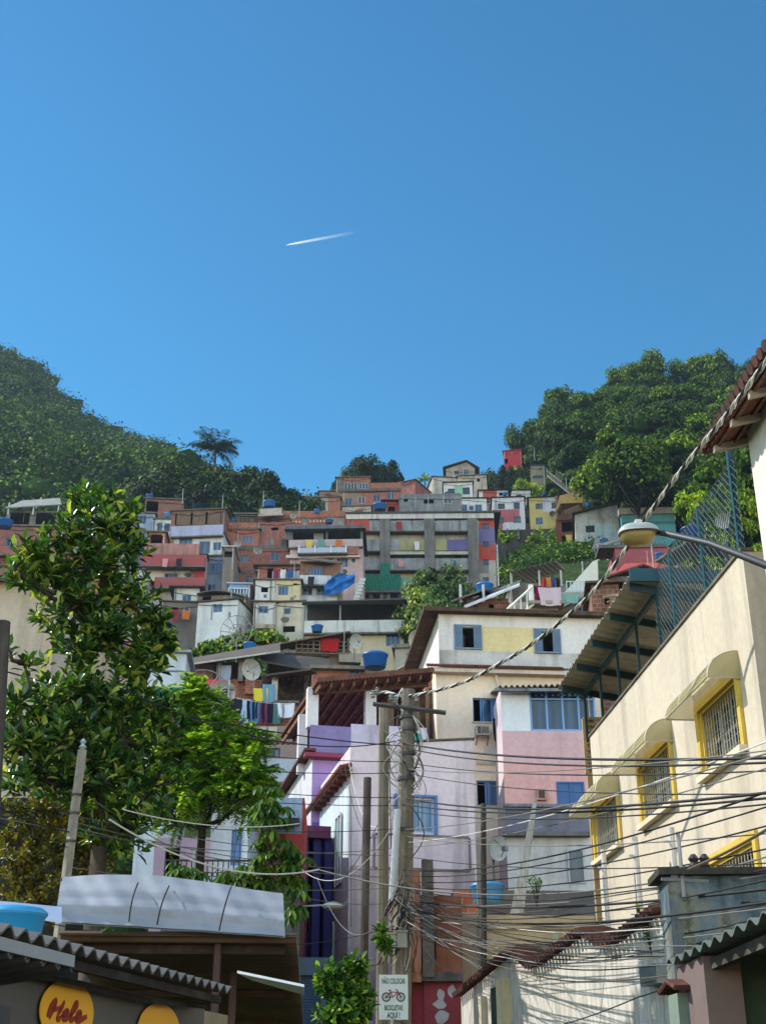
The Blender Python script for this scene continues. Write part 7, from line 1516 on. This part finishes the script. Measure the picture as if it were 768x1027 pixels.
def lamps():
    # big street lamp crossing from the right
    hd = P(640, 536, 12.0); m1 = P(668, 535, 11.9); m2 = P(712, 545, 11.5); m3 = P(768, 567, 10.9); fin = Vector((5.0, 9.9, P(850, 600, 9.9).z))
    root = empty('street_lamp', fin, 0, 'street lamp with amber bowl on long grey arm from the right', 'street lamp'); g = flat('#8b8f92', .45, var=.3)
    b = MB(); b.tube([P(660,534.5,12.0)-fin, m1-fin, m2-fin, m3-fin, Vector((0,0,0))], [.028, .034, .034, .037, .04], 8); b.obj('arm', flat('#3d4043', .5, var=.3), root, True)
    b = MB(); b.box(-.04, .12, -.2, .2, -.3, .3); b.obj('wall_bracket', flat('#54575a', .5), root)
    # head: flattened housing and bowl
    def blob(c, rx, ry, zt, zb, ex=2.8, part='t'):
        V = []; n, m = 24, 8; b = MB()
        for j in range(m+1):
            ph = math.pi/2*j/m
            for i in range(n):
                a = 2*math.pi*i/n; ca, sa = math.cos(a), math.sin(a); k = math.cos(ph)**.6; sx = abs(ca)**(2/ex)*(1 if ca > 0 else -1); sy = abs(sa)**(2/ex)*(1 if sa > 0 else -1)
                b.v.append((c.x + rx*k*sx, c.y + ry*k*sy, c.z + (zt if part == 't' else -zb)*math.sin(ph)))
        for j in range(m):
            for i in range(n): i2 = (i+1) % n; b.f.append((j*n+i, j*n+i2, (j+1)*n+i2, (j+1)*n+i)); b.mi.append(0)
        b.f.append(tuple(range(n))); b.mi.append(0); return b
    L_ = hd - fin; hw = (P(661,536,12)-P(620,536,12)).x/2
    o = blob(Vector((0,0,0)), hw, .14, .1, 0).obj('housing', flat('#a9adac', .4, var=.3), root, True); o.location = L_ + Vector((0,0,.01)); o.rotation_euler = (0, R(-2), 0)
    t = NT('amber_bowl'); bb = t.bsdf(hx('#a8935c'), .25, spec=.5); tr = t.n('ShaderNodeBsdfTranslucent'); tr.inputs[0].default_value = hx('#cdb77c'); mx = t.n('ShaderNodeMixShader'); mx.inputs[0].default_value = .45; t.l(bb.outputs[0], mx.inputs[1]); t.l(tr.outputs[0], mx.inputs[2])
    o = blob(Vector((0,0,0)), hw*.86, .125, 0, .115, 2.6, 'b').obj('bowl', t.done(mx), root, True); o.location = L_ + Vector((-.01,0,-.005)); o.rotation_euler = (0, R(-2), 0)
    b = MB(); b.box(-.03, .03, -.05, .05, .08, .15); o = b.obj('photocell', flat('#c9c6bd', .5), root); o.location = L_ + Vector((.0,0,0))
    # small lamp between the houses
    p = P(327, 909, 30); root = empty('small_street_lamp', p, 0, 'small pale lamp head on thin arm in front of the dark alley', 'street lamp'); b = MB(); b.tube([(-.7,.1,.0), (0,0,.03), (.25,0,0)], .02, 5); b.obj('arm', flat('#a9a79f'), root)
    b = MB(); b.lathe([(.001,.1),(.1,.09),(.2,.05),(.24,0),(.2,-.05),(.08,-.1),(.001,-.11)], (.15,0,0), 14); b.obj('head', flat('#c9c3ae', .5), root)
    b = MB(); b.tube([(.39,0,0), P(349, 900, 35.5)-p], .02, 5); b.obj('stay', flat('#77756f'), root)
lamps()
BK, GYc, WHc, BR = flat('#131315', .6, var=.05), flat('#6f6c66', .6, var=.1), flat('#cfccc2', .6, var=.1), flat('#5b4c3c', .7, var=.1)
def cable(A, B, sag, r, m, label, group, n=22, wob=0):
    pts = []; r = r*.5 if r > .012 else r*.62; sag = sag*1.15+.02
    for i in range(n+1):
        t = i/n; p = A.lerp(B, t); p.z -= 4*sag*t*(1-t)
        if wob: p.z += wob*math.sin(t*17+A.z*3)*.5; p.y += wob*math.sin(t*23)
        pts.append(p)
    b = MB(); b.tube(pts, r, 5); return tag(b.obj('cable', m), label, 'cable', group)
def twisted():
    K = [(372,696,23.6),(385,694,23.4),(398,697,23.1),(410,698,22.9),(440,692,22.1),(470,682,21.3),(500,666,20.4),(530,648,19.5),(560,625,18.6),(590,598,17.6),(612,572,17.0),(630,547,16.4),(645,523,15.9),(672,486,14.9),(700,450,14.0),(722,424,13.3),(742,398,12.6),(768,362,11.9),(800,318,11.1)]
    pts = [P(*k) for k in K]; dense = []
    for i in range(len(pts)-1):
        p0, p1, p2, p3 = pts[max(i-1,0)], pts[i], pts[i+1], pts[min(i+2,len(pts)-1)]
        for k in range(14):
            t = k/14; dense.append(.5*((2*p1) + (p2-p0)*t + (2*p0-5*p1+4*p2-p3)*t*t + (3*p1-p0-3*p2+p3)*t**3))
    root = empty('twisted_cable', pts[3], 0, 'thick twisted pale power cable sweeping from the tall pole to the tiled eave', 'cable'); s = 0; ph = 0
    for q in range(3):
        out = []; s = 0
        for i, p in enumerate(dense):
            if i: s += (p - dense[i-1]).length
            d = (dense[min(i+1,len(dense)-1)] - dense[max(i-1,0)]).normalized(); a = d.cross(Vector((0,0,1))).normalized(); c = a.cross(d); an = s*13 + q*2.094; out.append(p + (a*math.cos(an) + c*math.sin(an))*.018 - pts[3])
        b = MB(); b.tube(out, .0165 if q else .014, 6); b.obj('strand', (WHc, flat('#a9a59a', .6, var=.2), flat('#2b2a29', .6))[q], root, True)
twisted()
def wires():
    g = random.Random(21); H0 = 23.0
    GL = 'cables strung from the central pole to the left'; GR_ = 'cables strung from the central pole to the right'; GF = 'tangled lines fanning out low to the right'
    def lab(s): return s
    # left spans
    Lf = [((-40,660,16),(402,748,23),.16,.022,BK),((120,690,15),(402,742,23),.3,.02,BK),((-40,716,16),(402,764,23),.12,.012,BK),((-40,735,16),(400,775,23),.14,.012,BK),((-40,752,16),(400,800,23),.12,.012,BK),((-40,770,16),(400,808,23),.1,.014,BK),
          ((-40,800,15),(400,831,23),.15,.010,BK),((-40,812,14),(398,850,23),.2,.010,GYc),((60,815,15.5),(398,858,23),.1,.010,GYc),((80,826,15.5),(398,872,23),.12,.010,GYc),((75,830,15.5),(398,880,23),.1,.012,GYc),((-40,786,14),(72,835,15.5),.05,.016,BK),((-40,800,14),(70,850,15.5),.05,.010,BK),
          ((72,870,15.5),(398,890,23),.1,.010,GYc),((90,800,15.5),(398,905,23),.35,.009,GYc),((-40,905,12),(398,928,23),.3,.009,BK)]
    for i, (a, c, s, r, m) in enumerate(Lf): cable(P(*a), P(*c), s, r, m, 'one of the thin dark lines crossing the trees to the central pole', GL)
    cable(P(110,822,15.2), P(320,872,18), .22, .022, WHc, 'bright white cable curving over the pale blue metal awning', None); cable(P(318,872,18), P(800,850,14.5), .35, .022, GYc, 'long grey cable crossing below the stained white house window', None)
    cable(P(124,812,15.3), P(300,826,18), .08, .012, WHc, 'thin white line above the bright curved cable', None)
    # right spans: (end at pole v, v at u=820, far end)
    Rt = [(745,758,.10,.030,BK),(750,762,.12,.022,BK),(764,770,.1,.012,BK),(775,795,.1,.013,BK),(800,788,.14,.026,BK),(806,794,.12,.022,BK),(812,800,.12,.012,BK),(771,745,.1,.010,GYc),(832,738,.1,.012,GYc),(845,720,.14,.012,WHc),(850,752,.1,.010,GYc),
          (872,772,.2,.020,BK),(878,790,.16,.012,BK),(884,812,.14,.012,BK),(838,830,.12,.010,GYc),(858,862,.1,.010,BK),(888,838,.15,.012,BK),(902,884,.12,.026,BK),(908,895,.2,.024,BK),(912,868,.2,.012,BK),(918,902,.15,.010,GYc)]
    for v0, v1, s, r, m in Rt: cable(P(404+g.uniform(-2,4), v0, 23), P(830, v1, g.uniform(8.5,10)), s, r, m, 'one of the thin lines strung across the yellow building to the central pole', GR_)
    # fan of lines from the low tangle
    for i in range(20):
        v0 = g.uniform(885, 935); v1 = g.uniform(850, 955); cable(P(398+g.uniform(-6,14), v0, 22.8), P(830, v1, g.uniform(8.5, 10.5)), g.uniform(.05,.5), g.choice((.007,.009,.012)), g.choice((BK,BK,GYc,BK,BR,GYc,WHc)), 'one of many slack tangled lines fanning from the low pole tangle', GF, 26, .02)
    for i in range(12):
        u1 = g.uniform(450, 620); cable(P(400+g.uniform(-4,8), g.uniform(890,925), 22.8), P(u1, g.uniform(905,1000), 22.5), g.uniform(.0,.3), .008, g.choice((WHc,GYc,BK)), 'one of the short slack drops hanging right of the sign pole', 'slack drops right of the sign pole', 18, .02)
    cable(P(640,1000,12), P(830,845,8.5), .12, .012, BK, 'dark cable rising to the right across the tile capped wall', None); cable(P(395,1022,22), P(640,1000,12), .25, .013, BK, 'dark cable sagging low across the foot of the tiled wall', None)
    cable(P(690,872,11.2), P(830,790,8.8), .02, .026, BR, 'thick brown cable rising from the slate building roof', None)
    # slack droops on the white house and shop
    for k, (a, c, s) in enumerate((((350,765,35),(398,800,23.2),.9),((346,770,34),(384,835,24.5),.6),((300,870,25),(398,820,23),.5),((318,880,25),(396,900,23),.7),((352,800,35),(352,930,35),.05),((345,880,33),(392,800,24),.1))): cable(P(*a), P(*c), s, .012, (WHc, BK, WHc, GYc, BK, BK)[k], 'one of the drooping drop lines against the white house side', 'drop lines against the white house side')
    for k, (a, c, s) in enumerate((((404,762,22.8),(421,792,22.8),.0),((421,770,22.8),(405,790,22.8),-.12),((398,800,22.8),(392,880,22.8),.1),((390,745,23),(392,850,23),-.1))): cable(P(*a), P(*c), s, .018, BK, 'one of the dark tails hanging by the tallest pole', 'dark tails hanging by the tallest pole')
    # thin crossed wires near the yellow building roof aerials
    p = P(684, 884, 11.3); b = MB(); b.tube([(0,0,-.15), (0,0,.42)], .018, 6); b.tube([(-.18,0,.02), (.22,0,.0)], .015, 5); b.tube([(-.1,0,.05), (-.04,0,.05)], .03, 5); o = b.obj('wall_spike', flat('#8d9096', .5)); o.location = p; tag(o, 'thin grey metal post fixed on the slate building roof edge', 'post')
wires()
def contrail():
    A, B = P(286, 246, 5200), P(356, 233, 5500); d = (B-A); L = d.length; ax = d.normalized(); t = NT('ice_crystal_trail')
    tc = t.n('ShaderNodeTexCoord'); sp = t.n('ShaderNodeSeparateXYZ'); t.l(tc.outputs['Generated'], sp.inputs[0])
    f = t.ramp(sp.outputs[0], [(0.0, 0.0), (.05, .55), (.22, .36), (.6, .1), (1.0, 0.0)])
    df = t.n('ShaderNodeBsdfDiffuse'); df.inputs[0].default_value = (.9, .9, .9, 1); tr2 = t.n('ShaderNodeBsdfTranslucent'); tr2.inputs[0].default_value = (.9,.9,.9,1); m0 = t.n('ShaderNodeMixShader'); t.l(df.outputs[0], m0.inputs[1]); t.l(tr2.outputs[0], m0.inputs[2])
    tp = t.n('ShaderNodeBsdfTransparent'); mx = t.n('ShaderNodeMixShader'); t.l(f, mx.inputs[0]); t.l(tp.outputs[0], mx.inputs[1]); t.l(m0.outputs[0], mx.inputs[2]); m = t.done(mx)
    b = MB(); n = 40; b.tube([A + d*(i/n) - A for i in range(n+1)], [1.2 + 3.2*min(1, i/6) + 5*(i/n) for i in range(n+1)], 10); o = b.obj('contrail', m, None, True); o.location = A; o['kind'] = 'stuff'; o['label'] = 'short white contrail fading to the right in clear blue sky'
contrail()
def haze():
    b = MB(); b.box(-700, 700, -300, 900, -4, 330); t = NT('haze_air'); v = t.n('ShaderNodeVolumePrincipled'); v.inputs['Color'].default_value = (.62, .8, 1, 1); v.inputs['Density'].default_value = HAZE; v.inputs['Anisotropy'].default_value = .3
    t.l(v.outputs[0], t.out.inputs['Volume']); o = b.obj('haze', t.m); o['kind'] = 'stuff'; o['label'] = 'thin bluish air haze over the valley'
HAZE = .00016
haze()
def clutter():
    g = random.Random(77)
    T_ = [(150,500,152,'blue tank behind the brick rooftop room under the forest'),(168,519,148,'small tank on the narrow white house'),(212,553,139,'tank tucked beside the grey blue tower top'),(318,515,152,'tank on the long brick parapet near its right end'),(330,525,142,'tank at the left of the grey covered terrace roof'),(448,497,190,'tank on the bare grey block house'),(506,497,196,'tank behind the pink panel house roof'),(546,497,195,'tank on the yellow ridge house roof'),(590,508,156,'tank on the slanted grey white house'),(605,545,142,'tank by the tilted slab roof'),(661,560,122,'tank on the red roof behind the fence'),(318,634,104,'tank on the roof edge left of wide cream house'),(250,652,96,'tank on the slanting brown terrace roof'),(486,596,64,'tank by the small brick gabled house')]
    for u, v, Y, lb in T_: water_tank(u, v, Y, g.uniform(.36,.52), g.uniform(.5,.65), lb, g.choice(('#2f6fb4','#2a63a4','#4583b8','#35608f')))
    D_ = [(160,541,140,'dish by the little orange red brick box'),(190,533,142,'dish on lilac parapet house roof'),(238,545,142,'dish at the left corner of the brick block'),(306,523,144,'dish on the grey slab roof left end'),(352,524,142,'dish on the grey slab roof right end'),(346,573,131,'dish above the blue tarpaulin'),(268,600,128,'dish between the white and yellow house halves'),(227,600,128,'dish on the roof of the brown arched house'),(463,476,214,'dish below the highest gable roof'),(553,515,190,'dish on front of the yellow ridge house'),(614,548,150,'dish on the slanted grey white house'),(290,655,97,'dish by the wooden terrace left end'),(305,668,92,'dish on green sheet shack'),(414,590,164,'dish on a balcony of the housing block'),(376,535,164,'dish on the left end of the housing block')]
    for u, v, Y, lb in D_: dish(u, v, Y, g.uniform(.3,.5), lb, g.uniform(-50,30), g.uniform(15,45), mast=.5, col=g.choice(('#b9b8b2','#8f8e8a','#77797c')))
    A_ = [(183,505,150,'thin aerial by brick rooftop room corner'),(264,508,147,'thin aerial by slatted roof room'),(300,520,150,'thin aerial on the long brick parapet'),(342,482,200,'thin aerial on the grey top ridge room'),(436,497,188,'thin aerial on grey block house roof'),(455,483,208,'thin aerial on the mint panel house'),(518,498,193,'thin aerial on the pink panel house'),(568,492,162,'thin aerial over the rust tower canopy'),(640,512,150,'thin aerial on the teal building'),(295,580,130,'thin aerial beside the pale blue balcony railing'),(232,600,126,'thin aerial on the bright white house'),(345,655,98,'thin aerial at wooden terrace right end'),(420,655,94,'thin aerial on the pale slab'),(500,588,64,'thin aerial on the small brick gabled house'),(585,585,62,'thin aerial on sloping white wall house'),(655,570,72,'thin aerial on bare concrete room')]
    for u, v, Y, lb in A_: antenna(u, v, Y, g.uniform(1.2,2.6), lb)
    # balcony laundry across the hill
    L_ = [(277,571,130.5,'pale blue balcony'),(284,571,130.5,'pale blue balcony'),(291,571,130.5,'pale blue balcony'),(166,560,134.6,'middle pink balcony'),(180,560,134.6,'middle pink balcony'),(310,541,138.3,'dark covered terrace'),(322,541,138.3,'dark covered terrace'),(340,541,138.3,'dark covered terrace'),(400,523,161.4,'top storey of the housing block'),(418,543,161.4,'third storey of the housing block'),(455,562,161.4,'second storey of the housing block'),(402,562,161.4,'second storey of the housing block'),(312,578,127.8,'white balcony by the tarpaulin'),(570,536,159.6,'open rust tower'),(574,550,159.6,'lower opening of the rust tower'),(187,612,126.5,'weathered grey cliff house'),(176,611,126.5,'weathered grey cliff house')]
    cols = [('#8c2f3a','red'),('#c9c9cc','white'),('#3b5a8f','blue'),('#c98b8f','pink'),('#2c2f38','black'),('#c9b35a','yellow'),('#5f8f86','green'),('#b96a3a','orange')]
    for i, (u, v, Y, w_) in enumerate(L_):
        c, nm = cols[i % 8]; kd = ('shirt','towel','trousers')[i % 3]; cloth(Fr(u, v, Y, 0), u, v, g.uniform(.6,1.0), g.uniform(.8,1.3), -.2, c, f'{nm} {kd} hanging out at the {w_}', kd, legs=kd=='trousers')
clutter()
def left_cluster():
    r, f = H('pink_house', 'long dusty pink brick house glimpsed left of the big tree crown', 'house', 141, -30, 62, 528, 576, brick('#9c5a52', '#7f4a45'), 6, 3, [(6,540,15,548,'bn2'),(34,541,42,548,'bn2'),(20,556,28,563,'d')], group=GH); band(r, f, -30, 548, 62, 556, plaster('#a5605c', .5, .5), .8)
    r, f = H('open_shed', 'shed with grey corrugated roof on posts left of the big tree top', 'shed', 150, 6, 60, 512, 528, concrete('#8a8580'), 5, 2, [(10,514,30,526,'d'),(36,514,56,526,'d')], roof=None, group=GH)
    sheet(r, 'roof', f, [(5,510,-1.2),(62,506,-1.2),(60,500,4),(22,503,4)], fibro('#8b8a86'), .12); posts(r, f, (8, 33, 58), 504, 516, -1, flat('#b9bdbd'), .15)
    water_tank(5, 529, 138, .9, 1.0, 'blue tank at the left edge above the long pink brick house', '#1f5fa8')
    r, f = H('white_house', 'white and blue house hidden behind the top of the big tree', 'house', 145, 66, 98, 512, 545, plaster('#aab6c6', .5, .6), 6, -3, [(70,518,80,525,'bn2'),(86,518,93,532,'b')], group=GH)
    r, f = H('grey_house', 'grey rendered house behind the big tree beside pale blue house', 'house', 143, 100, 134, 520, 556, plaster('#8f9092', .7, .7), 6, 2, [(104,526,112,533,'wn2'),(120,527,128,534,'d')], group=GH)
    r, f = H('brick_house', 'red brick house low behind the big tree crown', 'house', 134, 62, 104, 556, 600, br4, 6, 2, [(68,563,77,570,'bn2'),(88,564,96,571,'bn2'),(74,582,82,590,'d')], group=GH)
    r, f = H('white_house', 'off white house between big tree crown and pink balconies', 'house', 132, 106, 142, 572, 620, wh, 6, -3, [(112,578,121,585,'bn2'),(128,579,136,586,'bn2'),(118,598,126,606,'wn2')], group=GH)
    r, f = H('plaster_house', 'tan plaster house low behind the big tree near teal wall', 'house', 100, 96, 150, 610, 668, plaster('#a08f7c', .6, .7), 6, 4, [(104,620,114,630,'bn2'),(128,622,138,632,'wn2'),(110,644,120,654,'d')], group=GH)
    r, f = H('brick_house', 'brown brick house far down left behind the big tree', 'house', 118, 30, 80, 600, 650, br3, 6, 3, [(40,608,49,616,'bn2'),(60,609,69,616,'d')], group=GH)
    cloth(Fr(417, 737, 40.5, 0), 417, 735, .3, .5, -.1, '#2f9a86', 'small sea green cloth hanging behind the tallest pole', 'cloth', None)
left_cluster()
